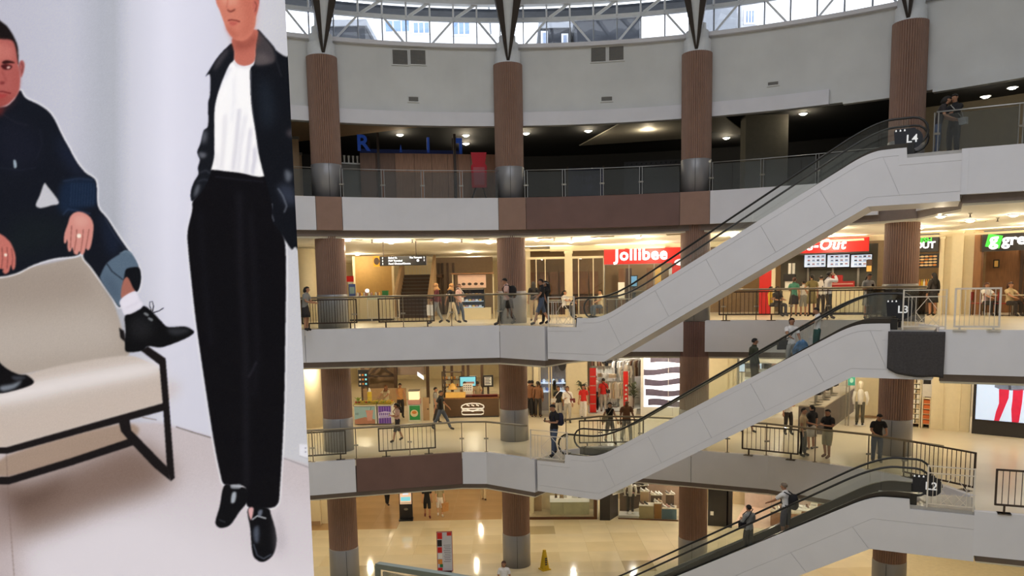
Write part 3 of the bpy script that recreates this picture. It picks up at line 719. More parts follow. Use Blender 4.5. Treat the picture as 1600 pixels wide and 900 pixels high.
# ================================================================ outside the clerestory
m_bwall = M('outside_white', S(235, 236, 238), 0.8, var=0.03)
m_bdark = M('outside_dark', S(26, 32, 42), 0.7, var=0.2, scale=1.5)
m_bgrey = M('outside_grey', S(150, 154, 160), 0.8)
m_bwin = M('outside_window', S(120, 148, 190), 0.25, var=0.05)
def outside(name, label, px0, py0, px1, py1, Y, depth, m, wins=(), roof=None):
    a = on_y(px0, py1, Y); b = on_y(px1, py0, Y); zt = b.z
    t = thing(name, label, 'building', (a.x, Y, 19.35), 0)
    L = b.x-a.x; H = zt-19.35
    part('wall', MB().box(0, L, 0, depth, 0, H), m, t)
    part('parapet', MB().box(-0.1, L+0.1, -0.1, depth+0.1, H, H+0.25), roof or m_bgrey, t)
    for w0, h0, w1, h1 in wins:
        p = on_y(w0, h1, Y); q = on_y(w1, h0, Y)
        o = part('window', MB().box(p.x-a.x-0.08, q.x-a.x+0.08, -0.08, 0.0, p.z-19.35-0.08, q.z-19.35+0.08), m_bwall, t)
        n = 3
        for k in range(n):
            x0 = p.x-a.x+(q.x-p.x)*k/n+0.04; x1 = p.x-a.x+(q.x-p.x)*(k+1)/n-0.04
            part('pane', MB().box(x0, x1, -0.1, -0.07, p.z-19.35, q.z-19.35), m_bwin, o)
    return t
outside('white_building', 'white building with blue windows outside the clerestory', 585, -20, 760, 70, 46, 8, m_bwall, ((602,33,640,50),(646,36,671,52),(708,34,734,54)))
outside('dark_container', 'dark mossy block outside the glass beside the first column', 515, 41, 570, 66, 34, 3, m_bdark)
outside('dark_building', 'large dark building outside the clerestory in the middle bay', 902, 26, 1000, 66, 36, 6, m_bdark)
outside('small_pavilion', 'small dark pavilion outside the clerestory beside the second column', 845, 44, 891, 70, 38, 3, m_bdark, ((848,52,853,68),(880,56,885,68)))
outside('grey_tower', 'tall grey block outside the clerestory right of the third column', 1113, -30, 1152, 48, 33, 4, m_bgrey)
outside('white_tower', 'tall white block outside the clerestory farther right', 1158, -30, 1185, 44, 35, 3, m_bwall, ((1164,18,1178,36),))
# ================================================================ shops, kiosks and signs
class Fr:
    """an upright local frame between two plan points; rectangles are read off the photograph onto it"""
    def __init__(s, P, Q, z):
        s.P, s.Q, s.z = P, Q, z; s.L = math.hypot(Q[0]-P[0], Q[1]-P[1]); s.rz = math.atan2(Q[1]-P[1], Q[0]-P[0])
        s.d = ((Q[0]-P[0])/s.L, (Q[1]-P[1])/s.L)
    def at(s, px, py):
        p = on_line(px, py, s.P, s.Q); return ((p.x-s.P[0])*s.d[0]+(p.y-s.P[1])*s.d[1], p.z-s.z)
    def rect(s, px0, py0, px1, py1):
        pm = (py0+py1)/2; x0, _ = s.at(px0, pm); x1, _ = s.at(px1, pm); xm = (px0+px1)/2
        return x0, x1, s.at(xm, py1)[1], s.at(xm, py0)[1]
    def world(s, x, y=0, z=0): return (s.P[0]+s.d[0]*x-s.d[1]*y, s.P[1]+s.d[1]*x+s.d[0]*y, s.z+z)
    def thing(s, name, label, cat, x=0, y=0, z=0, group=None): return thing(name, label, cat, s.world(x, y, z), s.rz, group)
def FR(px0, px1, py, R, z): a = on_R(px0, py, R); b = on_R(px1, py, R); return Fr((a.x, a.y), (b.x, b.y), z)
def FY(px0, px1, py, Y, z, Y2=None): a = on_y(px0, py, Y); b = on_y(px1, py, Y2 or Y); return Fr((a.x, a.y), (b.x, b.y), z)
m_red = M('sign_red', S(196, 24, 20), 0.4, var=0.03, emit=0.06)
m_lit = M('lit_letters', (0.93, 0.95, 1.0), 0.4, var=0, emit=1.1)
m_litg = M('lit_green', S(60, 200, 60), 0.4, var=0, emit=0.9)
m_board = M('black_board', S(24, 20, 22), 0.45, var=0)
m_wood = M('warm_wood', S(134, 92, 56), 0.5, var=0.2, scale=4, stretch=(6,6,0.6))
m_dwood = M('dark_wood', S(74, 52, 36), 0.5, var=0.2, scale=4, stretch=(6,6,0.6))
m_ctop = M('counter_top', S(205, 196, 176), 0.25)
m_wht = M('plain_white', S(236, 234, 228), 0.5, var=0.02)
m_gold = M('yellow_lit_panel', S(226, 178, 92), 0.5, var=0.05, emit=0.15)
m_purp = M('purple_print', S(86, 52, 160), 0.4, var=0.05)
m_mgreen = M('menu_green', S(42, 122, 70), 0.5, var=0.04)
m_blueprint = M('pale_blue_print', S(142, 178, 190), 0.5, var=0.05)
m_pink = M('pink_print', S(196, 148, 140), 0.5)
m_orange = M('orange_print', S(224, 140, 60), 0.5)
m_yel = M('yellow_plastic', S(214, 178, 30), 0.4)
m_scr = M('screen_white', S(205, 222, 245), 0.4, var=0.04, emit=0.75)
m_scrc = M('screen_cyan', S(120, 200, 220), 0.4, var=0.1, emit=0.7)
m_ink = M('print_ink', S(60, 62, 74), 0.6, var=0)
m_shopglass = glass('shop_glass', (0.96, 0.97, 0.96), 0.7)
def counter(fr, name, label, x0, x1, h, dep, mb, mt, y=0.0, panels=3, grp=None):
    t = fr.thing(name, label, 'counter', (x0+x1)/2, y, 0, grp); w2 = (x1-x0)/2
    part('body', MB().box(-w2+0.02, w2-0.02, 0.03, dep-0.02, 0.08, h-0.05), mb, t)
    part('kickboard', MB().box(-w2+0.05, w2-0.05, 0.07, dep-0.05, 0, 0.08), m_seam, t)
    part('worktop', MB().box(-w2-0.02, w2+0.02, -0.02, dep+0.02, h-0.05, h), mt, t)
    for k in range(panels):
        a = -w2+0.04+(2*w2-0.08)*k/panels; b = -w2+0.04+(2*w2-0.08)*(k+1)/panels
        part('front_panel', MB().box(a+0.008, b-0.008, 0.0, 0.03, 0.1, h-0.07), mb, t)
    return t
def screen(fr, name, label, rect, m, y=0.0, lines=(), grp=None, frame=0.04, cat='screen', fm=None):
    x0, x1, z0, z1 = fr.rect(*rect); t = fr.thing(name, label, cat, (x0+x1)/2, y, z0, grp); w2 = (x1-x0)/2; H = z1-z0
    part('casing', MB().box(-w2-frame, w2+frame, 0.0, 0.07, -frame, H+frame), fm or m_board, t)
    part('display', MB().box(-w2, w2, -0.008, 0.0, 0, H), m, t)
    return t, w2, H
def piece(t, name, x0, x1, z0, z1, m, y0=-0.016, y1=-0.008): return part(name, MB().box(x0, x1, y0, y1, z0, z1), m, t)
def shopwin(fr, label, rects, base=0.15, top=2.75, fm=None):
    t = fr.thing('shop_window', label, 'shop window', 0, 0, 0)
    for x0, x1 in rects:
        part('glass_pane', MB().box(x0+0.02, x1-0.02, 0.0, 0.012, base, top), m_shopglass, t)
        part('mullion', MB().box(x0-0.02, x0+0.02, -0.03, 0.04, 0, top), fm or m_cream, t)
    part('mullion', MB().box(rects[-1][1]-0.02, rects[-1][1]+0.02, -0.03, 0.04, 0, top), fm or m_cream, t)
    part('sill', MB().box(rects[0][0], rects[-1][1], -0.03, 0.05, 0, base), fm or m_cream, t)
    part('head', MB().box(rects[0][0], rects[-1][1], -0.03, 0.05, top, top+0.1), fm or m_cream, t)
    return t
def pier(label, fr, px0, px1, py, dep, h, m=m_cream, y=0.0):
    x0, _ = fr.at(px0, py); x1, _ = fr.at(px1, py)
    t = fr.thing('wall_pier', label, 'pier', (x0+x1)/2, y, 0); w2 = (x1-x0)/2
    part('shaft', MB().box(-w2, w2, 0, dep, 0.12, h), m, t); part('plinth', MB().box(-w2-0.015, w2+0.015, -0.015, dep, 0, 0.12), m, t); part('cornice', MB().box(-w2-0.03, w2+0.03, -0.03, dep, h-0.12, h-0.01), m, t)
    t['kind'] = 'structure'
    return t
def stool_chair(fr, label, x, y, m, turn=0.0, grp='restaurant chairs'):
    t = thing('chair', label, 'chair', fr.world(x, y, 0), fr.rz+turn, grp)
    part('seat', MB().box(-0.2, 0.2, -0.2, 0.2, 0.43, 0.46), m, t); part('backrest', MB().box(-0.19, 0.19, 0.17, 0.2, 0.55, 0.85), m, t)
    for sx in (-1, 1):
        for sy in (-1, 1): part('leg', MB().bar((sx*0.18, sy*0.18, 0), (sx*0.17, sy*0.17, 0.86 if sy > 0 else 0.43), 0.025), m_bar, t)
def table(fr, label, x, y, m=m_wht, grp='restaurant tables'):
    t = fr.thing('table', label, 'table', x, y, 0, grp)
    part('tabletop', MB().box(-0.45, 0.45, -0.3, 0.3, 0.72, 0.75), m, t); part('pedestal', MB().lathe([(0.035, 0.03), (0.035, 0.72)], 10), m_chrome, t); part('base', MB().lathe([(0.24, 0), (0.24, 0.02), (0.05, 0.04)], 16), m_chrome, t)

# ---------------------------------------------------------------- third floor
f = FR(944, 1066, 400, 26.4, Z3)
x0, x1, z0, z1 = f.rect(944, 388, 1066, 412)
t = f.thing('restaurant_sign', 'red restaurant sign with rounded white letters behind the top escalator', 'sign', 0, -0.12, 0)
part('sign_board', MB().box(x0, x1, 0, 0.12, z0, z1), m_red, t)
for k in range(1, 4): part('board_joint', MB().box(x0+(x1-x0)*k/4-0.006, x0+(x1-x0)*k/4+0.006, -0.003, 0, z0, z1), M('red_joint', S(150, 20, 18), 0.5, var=0), t)
a, b = f.at(958, 399)[0], f.at(1046, 399)[0]
lettering('Jollibee', 0.74, m_lit, t, ((a+b)/2, -0.05, (z0+z1)/2+0.06), 0.03, 0.02, 0, 'CENTER', 1.08, sx=0.97)
xs = f.at(1050, 430)[0]
part('side_board', MB().box(xs, x1, 0, 0.12, z0-1.3, z0), m_red, t)
ov = [(xs+0.36+0.26*math.cos(2*PI*k/20), z0-0.0+0.14*math.sin(2*PI*k/20)+0.02) for k in range(20)]
part('white_patch', MB().plate(ov, -0.03, 0.0), m_lit, t)
shopwin(f, 'restaurant glass front under the red sign', [(x0, x0+1.1), (x0+1.1, x0+2.2), (x0+2.2, x1)], 0.1, 2.28, m_chrome)
g_ = FR(822, 940, 430, 26.45, Z3)
gx = lambda p: g_.at(p, 430)[0]
shopwin(g_, 'cream framed cafe window left of the cream pier', [(gx(823), gx(838)), (gx(838), gx(852)), (gx(852), gx(883))], 0.1, 2.6)
shopwin(g_, 'cream framed cafe window right of the cream pier', [(gx(894), gx(904)), (gx(904), gx(927)), (gx(927), gx(943))], 0.1, 2.6)
pier('cream pier between the two cafe windows', g_, 883, 894, 430, 0.3, 2.95, y=-0.08)
for i, (px, yy) in enumerate(((855, 1.4), (862, 2.4), (872, 1.3), (905, 1.5), (925, 1.9), (960, 1.6), (985, 2.2), (1015, 1.5), (1035, 2.1))):
    x = gx(px) if px < 945 else f.at(px, 430)[0]; fr = g_ if px < 945 else f
    table(fr, 'small cafe table behind the third-floor restaurant glass', x, yy)
    for sx in (-0.62, 0.62): stool_chair(fr, 'wooden cafe chair behind the third-floor restaurant glass', x+sx, yy, m_wood, -PI/2 if sx > 0 else PI/2)
for k in range(7):
    xa = gx(824+k*17); t = g_.thing('wall_panel', 'brown wood wall panel inside the cafe', 'panel', xa, 3.4, 0, 'cafe wall panels')
    part('board', MB().box(0, 0.42, 0, 0.05, 0.0, 2.1), m_wood, t); part('rail', MB().box(0, 0.42, -0.02, 0, 0.9, 1.0), m_dwood, t)
for px, pm in ((960, m_wood), (972, m_dwood), (1008, m_wood), (1022, m_gold), (1046, m_wht)):
    xa = f.at(px, 430)[0]; t = f.thing('wall_panel', 'tall panel at the back of the red-signed restaurant', 'panel', xa, 3.3, 0, 'restaurant back panels')
    part('board', MB().box(0, 0.3, 0, 0.06, 0, 2.2), pm, t); part('rail', MB().box(0, 0.3, -0.02, 0, 1.0, 1.05), m_dwood, t)
t, w2, H = screen(f, 'order_kiosk', 'blue lit ordering kiosk inside the red-signed restaurant', (985, 431, 994, 447), M('screen_blue', S(110, 170, 215), 0.4, emit=0.5), 1.0)
part('stand', MB().box(-w2*0.6, w2*0.6, 0.01, 0.06, -(f.rect(985,431,994,447)[2])+0.0, -0.04), m_board, t)
t = f.thing('menu_stand', 'slim white menu stand before the restaurant glass', 'stand', f.at(972, 460)[0], -0.6, 0)
part('pole', MB().bar((0,0,0), (0,0,1.5), 0.04), m_chrome, t); part('base', MB().lathe([(0.2,0),(0.2,0.02)], 16), m_chrome, t); part('card', MB().box(-0.14, 0.14, -0.03, -0.01, 0.8, 1.5), m_wht, t)

# take-out counter
f = FR(1200, 1360, 385, 26.35, Z3)
x0, x1, z0, z1 = f.rect(1205, 373, 1358, 396)
z0 = f.at(1340, 393)[1]; z1 = f.at(1340, 371)[1]
t = f.thing('takeout_sign', 'red sign with slanted white letters above the take-out counter', 'sign', 0, -0.12, 0)
part('sign_board', MB().box(x0, x1, 0, 0.14, z0, z1), m_red, t); part('lower_edge', MB().box(x0, x1, -0.01, 0.14, z0-0.06, z0), m_seam, t)
lettering('Take-Out', 0.58, m_lit, t, (f.at(1321, 383)[0], -0.04, (z0+z1)/2+0.02), 0.025, 0.013, 0.2, 'RIGHT', 1.08)
f2 = FR(1225, 1354, 405, 27.3, Z3)
for i, (a, b) in enumerate(((1257, 1290), (1293, 1327), (1330, 1362))):
    t, w2, H = screen(f2, 'menu_screen', ('leftmost', 'middle', 'rightmost')[i] + ' of three lit menu screens over the take-out counter', (a, 398, b, 417), m_scr, 0, grp='take-out menu screens')
    for r_ in range(3):
        for c in range(4):
            xx = -w2+0.12+c*(2*w2-0.1)/4; zz = 0.06+r_*H*0.31
            piece(t, 'menu_picture', xx, xx+0.11, zz+0.03, zz+0.09, (m_ink, m_pink, M('menu_grey', S(140, 150, 170), 0.5, emit=0.3))[(c+r_+i) % 3]); piece(t, 'menu_line', xx-0.02, xx+0.14, zz, zz+0.012, m_ink)
t = f2.thing('service_wall', 'dark grey wall behind the take-out counter', 'wall panel', 0, 0.5, 0); t['kind'] = 'structure'
part('board', MB().box(-0.2, f2.L+0.4, 0, 0.08, 0, 2.9), M('service_grey', S(78, 76, 68), 0.6), t)
for k in range(3): part('post', MB().box(0.9+k*1.0, 0.98+k*1.0, -0.05, 0, 0, 2.0), m_chrome, t)
counter(f, 'takeout_counter', 'long pale counter where people queue under the red take-out sign', f.at(1222, 470)[0], f.at(1352, 470)[0], 1.05, 0.6, m_cream, m_ctop, -0.05, 5)
m_cola = M('drink_red', S(150, 24, 22), 0.4)
t = f.thing('drink_stand', 'dark red drink display on the take-out counter', 'display', f.at(1312, 440)[0], 0.1, 1.05)
part('lower_box', MB().box(-0.45, 0.55, 0, 0.35, 0, 0.3), m_cola, t); part('upper_box', MB().box(-0.4, 0.1, 0, 0.3, 0.3, 0.55), m_cola, t); part('print_strip', MB().box(-0.4, 0.5, -0.006, 0, 0.17, 0.22), m_pink, t)
t = f.thing('drink_machine', 'black and white drink machine at the left end of the take-out counter', 'machine', f.at(1233, 440)[0], 0.1, 1.05)
part('body', MB().box(-0.18, 0.18, 0, 0.4, 0, 0.35), m_wht, t); part('hood', MB().box(-0.24, 0.2, -0.08, 0.4, 0.35, 0.65), m_board, t); part('cup_tube', MB().lathe([(0.06, 0.65), (0.06, 1.1)], 10), m_wht, t); part('cup_tube', MB().lathe([(0.06, 0.65), (0.06, 1.1)], 10, (0.14, 0.1)), m_wht, t)
t = f.thing('wall_notice', 'small framed notice right of the menu screens', 'notice', f.at(1358, 415)[0], -0.02, f.at(1358, 425)[1])
part('frame', MB().box(-0.11, 0.11, 0, 0.03, 0, 0.5), m_dwood, t); part('print', MB().box(-0.09, 0.09, -0.004, 0, 0.02, 0.25), m_gold, t)
xr = f.at(1203, 440)[0]; t = f.thing('red_wall', 'plain red wall panel left of the take-out counter', 'panel', xr, 0.1, 0); part('board', MB().box(-0.45, 0.05, 0, 0.08, 0, 2.1), m_red, t); part('edge', MB().box(0.05, 0.2, -0.03, 0.1, 0, 2.6), m_cream, t)
# fresh take-out board
f = FR(1425, 1470, 385, 26.35, Z3)
x0, x1, z0, z1 = f.rect(1415, 366, 1467, 394)
t = f.thing('takeout_board', 'black board with green and white letters right of the fourth column', 'sign', 0, -0.1, 0)
part('sign_board', MB().box(x0, x1, 0, 0.12, z0, z1), m_board, t)
xr = f.at(1457, 376)[0]
lettering('FRESH', 0.24, m_litg, t, (xr, -0.02, f.at(1450, 375.5)[1]), 0.012, 0.006, 0, 'RIGHT'); lettering('TAKE-OUT', 0.34, m_lit, t, (f.at(1462, 383)[0], -0.02, f.at(1450, 383.5)[1]), 0.015, 0.012, 0, 'RIGHT', 0.97)
t, w2, H = screen(f, 'food_menu', 'dark menu board of round dishes under the FRESH sign', (1428, 398, 1464, 417), m_board, 0.3, cat='menu board')
for r_ in range(4):
    for c in range(5):
        xx = -w2+0.1+c*(2*w2-0.12)/4.6; ov = [(xx+0.075*math.cos(2*PI*k/10), 0.07+r_*H*0.24+0.035*math.sin(2*PI*k/10)) for k in range(10)]
        part('dish_print', MB().plate(ov, -0.014, -0.008), (M('dish_cream', S(224, 186, 130), 0.5, emit=0.2), m_orange)[(r_*3+c) % 4 == 0], t)
counter(f, 'juice_counter', 'dark counter with bottles under the FRESH menu', f.at(1425, 470)[0], f.at(1458, 470)[0], 1.05, 0.5, m_dwood, m_ctop, 0.0, 3)
for k in range(8):
    o = part('bottle', MB().lathe([(0.035,0),(0.035,0.2),(0.014,0.25),(0.014,0.31)], 10), (m_yel, m_wht, m_orange)[k % 3], None, True); o.location = f.world(f.at(1429+k*3.4, 430)[0], 0.3, 1.05); tag(o, 'small bottle standing on the dark juice counter', 'bottle', 'bottles on the juice counter')
# cream wall between, then the green-logo restaurant
f = FR(1467, 1522, 400, 26.4, Z3)
t = f.thing('wall_panel', 'plain cream wall between the juice counter and the green-logo restaurant', 'wall', 0, 0.1, 0); t['kind'] = 'structure'
part('board', MB().box(0, f.L, 0, 0.1, 0, 3.2), m_cream, t)
pier('cream pilaster left of a pair beside the juice counter', f, 1468, 1474, 430, 0.2, 3.0, y=-0.05); pier('cream pilaster right of a pair beside the juice counter', f, 1486, 1504, 430, 0.2, 3.2, y=-0.08); pier('cream pilaster next to the green-logo restaurant', f, 1516, 1521, 430, 0.2, 3.0, y=-0.05)
f = FR(1521, 1660, 400, 26.3, Z3)
x0, x1, z0, z1 = f.rect(1533, 359, 1660, 392)
z0, z1 = f.at(1570, 392)[1], f.at(1570, 359)[1]
t = f.thing('restaurant_sign', 'black restaurant sign with a tilted green logo square', 'sign', 0, -0.1, 0)
part('sign_board', MB().box(x0, x1, 0, 0.14, z0, z1), m_board, t)
cx_, cz_ = f.at(1554, 377); hs = 0.33
sq = [(cx_+hs*math.cos(math.radians(a)), cz_+hs*math.sin(math.radians(a))) for a in (33, 123, 213, 303)]
part('logo_square', MB().plate(sq, -0.03, 0.0), m_litg, t); lettering('g', 0.62, m_lit, t, (cx_-0.0, -0.04, cz_+0.05), 0.008, 0.02); lettering('gree', 0.56, m_lit, t, (f.at(1567, 376)[0], -0.03, cz_+0.02), 0.015, 0.016, 0, 'LEFT')
pier('brown wooden jamb of the green-logo restaurant', f, 1521, 1533, 430, 0.35, f.at(1527, 361)[1], m_wood, -0.1)
t = f.thing('wall_panel', 'brown back wall inside the green-logo restaurant', 'wall', 0, 2.2, 0); t['kind'] = 'structure'
part('board', MB().box(0, f.L, 0, 0.1, 0, 2.5), m_wood, t)
for px in (1576, 1583): part('post', MB().box(f.at(px, 430)[0], f.at(px, 430)[0]+0.1, -0.05, 0, 0, 2.5), m_dwood, t)
t, w2, H = screen(f, 'wall_frame', 'small framed picture inside the green-logo restaurant', (1537, 406, 1543, 416), m_gold, 1.9, cat='picture')
for i, px in enumerate((1568, 1592, 1615)):
    x = f.at(px, 460)[0]; table(f, 'dining table with pale top in front of the green-logo restaurant', x, -0.9-0.2*i, m_ctop, 'tables at the right edge')
    for sx in (-0.65, 0.65): stool_chair(f, ('left', 'right')[sx > 0]+' red chair at the '+ORD[i]+' dining table before the green-logo restaurant', x+sx, -0.9-0.2*i, m_cola, PI/2 if sx < 0 else -PI/2, 'chairs at the right edge')
# red trash of the left wing: stairs, hanging sign, counters, fridge
f = FY(615, 672, 470, 38, Z3)
x0, x1, z0, z1 = f.rect(619, 426, 668, 494)
t = f.thing('staircase', 'dark staircase with cream stringers in the third-floor side wing', 'stairs', 0, 0, 0)
NS = 12; rise = 2.15/NS
for k in range(NS): part('tread', MB().box(x0, x1, k*0.28, (k+1)*0.28+0.02, k*rise, (k+1)*rise), m_dwood, t); 
for k in range(NS): part('nosing', MB().box(x0, x1, k*0.28-0.015, k*0.28+0.02, (k+1)*rise-0.03, (k+1)*rise+0.004), m_grey, t)
for xx in (x0-0.14, x1):
    part('stringer', MB().add([(xx,-0.2,0),(xx,NS*0.28,0),(xx,NS*0.28,NS*rise+1.0),(xx,-0.2,1.0),(xx+0.14,-0.2,0),(xx+0.14,NS*0.28,0),(xx+0.14,NS*0.28,NS*rise+1.0),(xx+0.14,-0.2,1.0)], [(0,3,2,1),(4,5,6,7),(0,1,5,4),(1,2,6,5),(2,3,7,6),(3,0,4,7)]), m_tan, t)
part('landing', MB().box(x0-0.4, x1+0.4, NS*0.28, NS*0.28+1.5, NS*rise-0.15, NS*rise), m_dwood, t)
for k in range(11): part('baluster', MB().bar((x0+k*(x1-x0)/10, NS*0.28+1.4, NS*rise), (x0+k*(x1-x0)/10, NS*0.28+1.4, NS*rise+0.95), 0.025), m_lat, t)
f = FY(555, 612, 420, 40, Z3); t = f.thing('partition_wall', 'plain ochre wall left of the side-wing staircase', 'wall', 0, 0, 0); t['kind'] = 'structure'
part('board', MB().box(0, f.L, 0, 0.15, 0, 3.1), M('ochre_wall', S(176, 140, 82), 0.7), t); part('corner_post', MB().box(-0.12, 0.0, -0.05, 0.15, 0, 3.1), m_cream, t); part('corner_post', MB().box(f.L, f.L+0.12, -0.05, 0.15, 0, 3.1), m_cream, t)
f = FY(678, 770, 420, 43.3, Z3); t = f.thing('partition_wall', 'greyish wall with dark posts right of the side-wing staircase', 'wall', 0, 0, 0); t['kind'] = 'structure'
part('board', MB().box(0, f.L, 0, 0.15, 0, 3.1), M('taupe_wall', S(140, 120, 100), 0.7), t)
for px in (684, 690, 698, 707): part('dark_post', MB().box(f.at(px,430)[0], f.at(px,430)[0]+0.12, -0.1, 0, 0, 2.8), m_dwood, t)
# hanging direction sign
f = FY(583, 667, 407, 30.3, Z3)
x0, x1, z0, z1 = f.rect(584, 400, 666, 415)
t = f.thing('direction_sign', 'black hanging direction sign with a yellow end in front of the stairs', 'sign', 0, 0, 0)
part('sign_board', MB().box(x0, x1, 0, 0.08, z0, z1), m_board, t); xy = f.at(593, 407)[0]
part('yellow_end', MB().box(x0-0.01, xy, -0.01, 0.09, z0-0.02, z1+0.02), M('sign_yellow', S(226, 160, 30), 0.5, emit=0.25), t)
for px in (599, 650): part('hanger', MB().bar((f.at(px, 400)[0], 0.04, z1), (f.at(px, 400)[0], 0.04, 3.17), 0.025), m_bar, t)
hh = (z1-z0)/3.3
for k, s_ in enumerate(('Bohol St.', 'PUV Terminal', 'Food Choices/Cinema')):
    zz = z1-hh*(k+0.62); lettering(s_, hh*0.85, m_lit, t, (xy+0.34, -0.006, zz), 0.003, 0.003, 0, 'LEFT')
    part('arrow', MB().plate([(xy+0.12+u*hh*0.3, zz+v*hh*0.34) for u, v in ((-0.25,-1),(0.25,-1),(0.25,0.1),(0.8,0.1),(0,1),(-0.8,0.1),(-0.25,0.1))], -0.008, 0), m_lit, t)
lettering('The Terraces', hh*0.8, m_lit, t, (x1-0.16, -0.006, z1-hh*0.62), 0.003, 0.003, 0, 'RIGHT')
for k in (0, 1):
    zz = z1-hh*(k+0.62); part('arrow', MB().plate([(x1-0.08+u*hh*0.3, zz+v*hh*0.34) for u, v in ((-0.25,-1),(0.25,-1),(0.25,0.1),(0.8,0.1),(0,1),(-0.8,0.1),(-0.25,0.1))], -0.008, 0), m_lit, t)
ov = [(x1-0.32+0.05*math.cos(2*PI*k/12), z1-hh*1.62+0.05*math.sin(2*PI*k/12)) for k in range(12)]; part('pictogram', MB().plate(ov, -0.008, 0), m_lit, t)
ov = [(xy/2+x0/2+0.11*math.cos(2*PI*k/14), (z0+z1)/2+0.14*math.sin(2*PI*k/14)) for k in range(14)]; part('pictogram', MB().plate(ov, -0.014, -0.01), m_dwood, t)
# kiosk counters left of the stairs
f = FY(541, 614, 470, 35, Z3)
counter(f, 'kiosk_counter', 'white kiosk counter with goods, between first column and stairs', f.at(543, 470)[0], f.at(613, 470)[0], 1.1, 0.8, m_cream, m_ctop, 0, 4)
t = f.thing('kiosk_poster', 'blue poster standing at the left of the white kiosk counter', 'poster', f.at(548, 445)[0], 0.2, 1.1); part('card', MB().box(-0.14, 0.16, 0, 0.03, 0, 0.55), M('kiosk_blue', S(74, 96, 170), 0.5), t); part('print', MB().box(-0.1, 0.12, -0.005, 0, 0.12, 0.42), m_blueprint, t)
t = f.thing('red_sign', 'small red sign above the blue kiosk poster', 'sign', f.at(545, 430)[0], 0.2, 1.75); part('board', MB().box(-0.16, 0.16, 0, 0.05, 0, 0.26), m_red, t); part('bracket', MB().box(-0.1, 0.1, 0.01, 0.04, -0.12, 0), m_wht, t)
t = f.thing('green_box', 'green box on the white kiosk counter', 'box', f.at(600, 448)[0], 0.2, 1.1); part('body', MB().box(-0.13, 0.13, 0, 0.2, 0, 0.2), m_mgreen, t); part('lid', MB().box(-0.14, 0.14, -0.01, 0.21, 0.2, 0.23), m_mgreen, t)
rj = random.Random(5)
for k in range(12):
    o = part('jar', MB().lathe([(0.04,0),(0.045,0.02),(0.045,0.12),(0.03,0.14),(0.03,0.17)], 10), (m_wht, m_pink, m_gold)[k % 3], None, True); o.location = f.world(f.at(556+k*3.2, 450)[0], 0.15+0.3*rj.random(), 1.1); tag(o, 'small pale jar on the white kiosk counter', 'jar', 'jars on the kiosk counter')
t = f.thing('fruit_lamp', 'small round white lamp on the white kiosk counter', 'lamp', f.at(571, 450)[0], 0.4, 1.1); part('stem', MB().lathe([(0.015,0),(0.015,0.16)], 8), m_bar, t); part('globe', MB().ell((0,0,0.24), (0.1,0.1,0.09)), m_lit, t, True)
t = f.thing('kiosk_banner', 'pale green sign board on the front edge of the kiosk fence', 'sign', f.at(594, 461)[0], -0.9, 0.95); part('board', MB().box(-0.4, 0.4, 0, 0.04, 0, 0.18), M('pale_green', S(150, 180, 165), 0.5), t)
for k in range(9): part('letter_block', MB().box(-0.36+k*0.08, -0.31+k*0.08, -0.006, 0, 0.04, 0.14), m_wht, t)
barrier('white picket fence in front of the side-wing kiosk', f.world(f.at(580, 480)[0], -0.9)[:2], f.world(f.at(628, 480)[0], -0.9)[:2], Z3, 14, 0.95, 0.15, m_lat, grp='pale fences')
# pastry fridge kiosk
f = FY(706, 770, 470, 34.5, Z3)
t = f.thing('pastry_fridge', 'glass pastry fridge in a cream cabinet with a pink picture board', 'fridge', f.at(736, 470)[0], 0, 0)
a, b = f.at(719, 460)[0]-f.at(736, 460)[0], f.at(756, 460)[0]-f.at(736, 460)[0]
part('cabinet', MB().box(a, b+0.3, 0, 0.8, 0, 0.5), m_cream, t); part('fridge_back', MB().box(a, b, 0.6, 0.8, 0.5, 1.3), m_board, t); part('fridge_top', MB().box(a, b, 0, 0.8, 1.3, 1.34), m_chrome, t)
for k in range(3):
    s_ = part('shelf', MB().box(a+0.03, b-0.03, 0.05, 0.6, 0.52+k*0.26, 0.54+k*0.26), m_scr, t)
    for q in range(6): part('cake', MB().lathe([(0.06,0.54+k*0.26),(0.06,0.62+k*0.26)], 10, (a+0.12+q*0.15, 0.25)), (m_gold, m_pink, m_wht)[(q+k) % 3], s_)
part('glass_door', MB().box(a, b, -0.01, 0.0, 0.5, 1.3), m_shopglass, t); part('frame', MB().box(a-0.03, a, -0.02, 0.8, 0.5, 1.34).box(b, b+0.03, -0.02, 0.8, 0.5, 1.34), m_board, t)
bd_ = part('picture_board', MB().box(a-0.1, b+0.1, 0.3, 0.36, 1.38, 1.95), M('pink_board', S(232, 190, 160), 0.5, emit=0.2), t)
for q in range(4): part('food_print', MB().plate([(a+0.15+q*0.27+0.09*math.cos(2*PI*k/10), 1.55+0.06*math.sin(2*PI*k/10)) for k in range(10)], 0.29, 0.3), m_dwood, bd_)
part('canopy', MB().box(a-0.35, b+0.45, -0.1, 0.9, 1.98, 2.03), m_wood, t)
for xx in (a-0.33, b+0.42): part('canopy_post', MB().bar((xx, 0.4, 0), (xx, 0.4, 1.98), 0.05), m_cream, t)

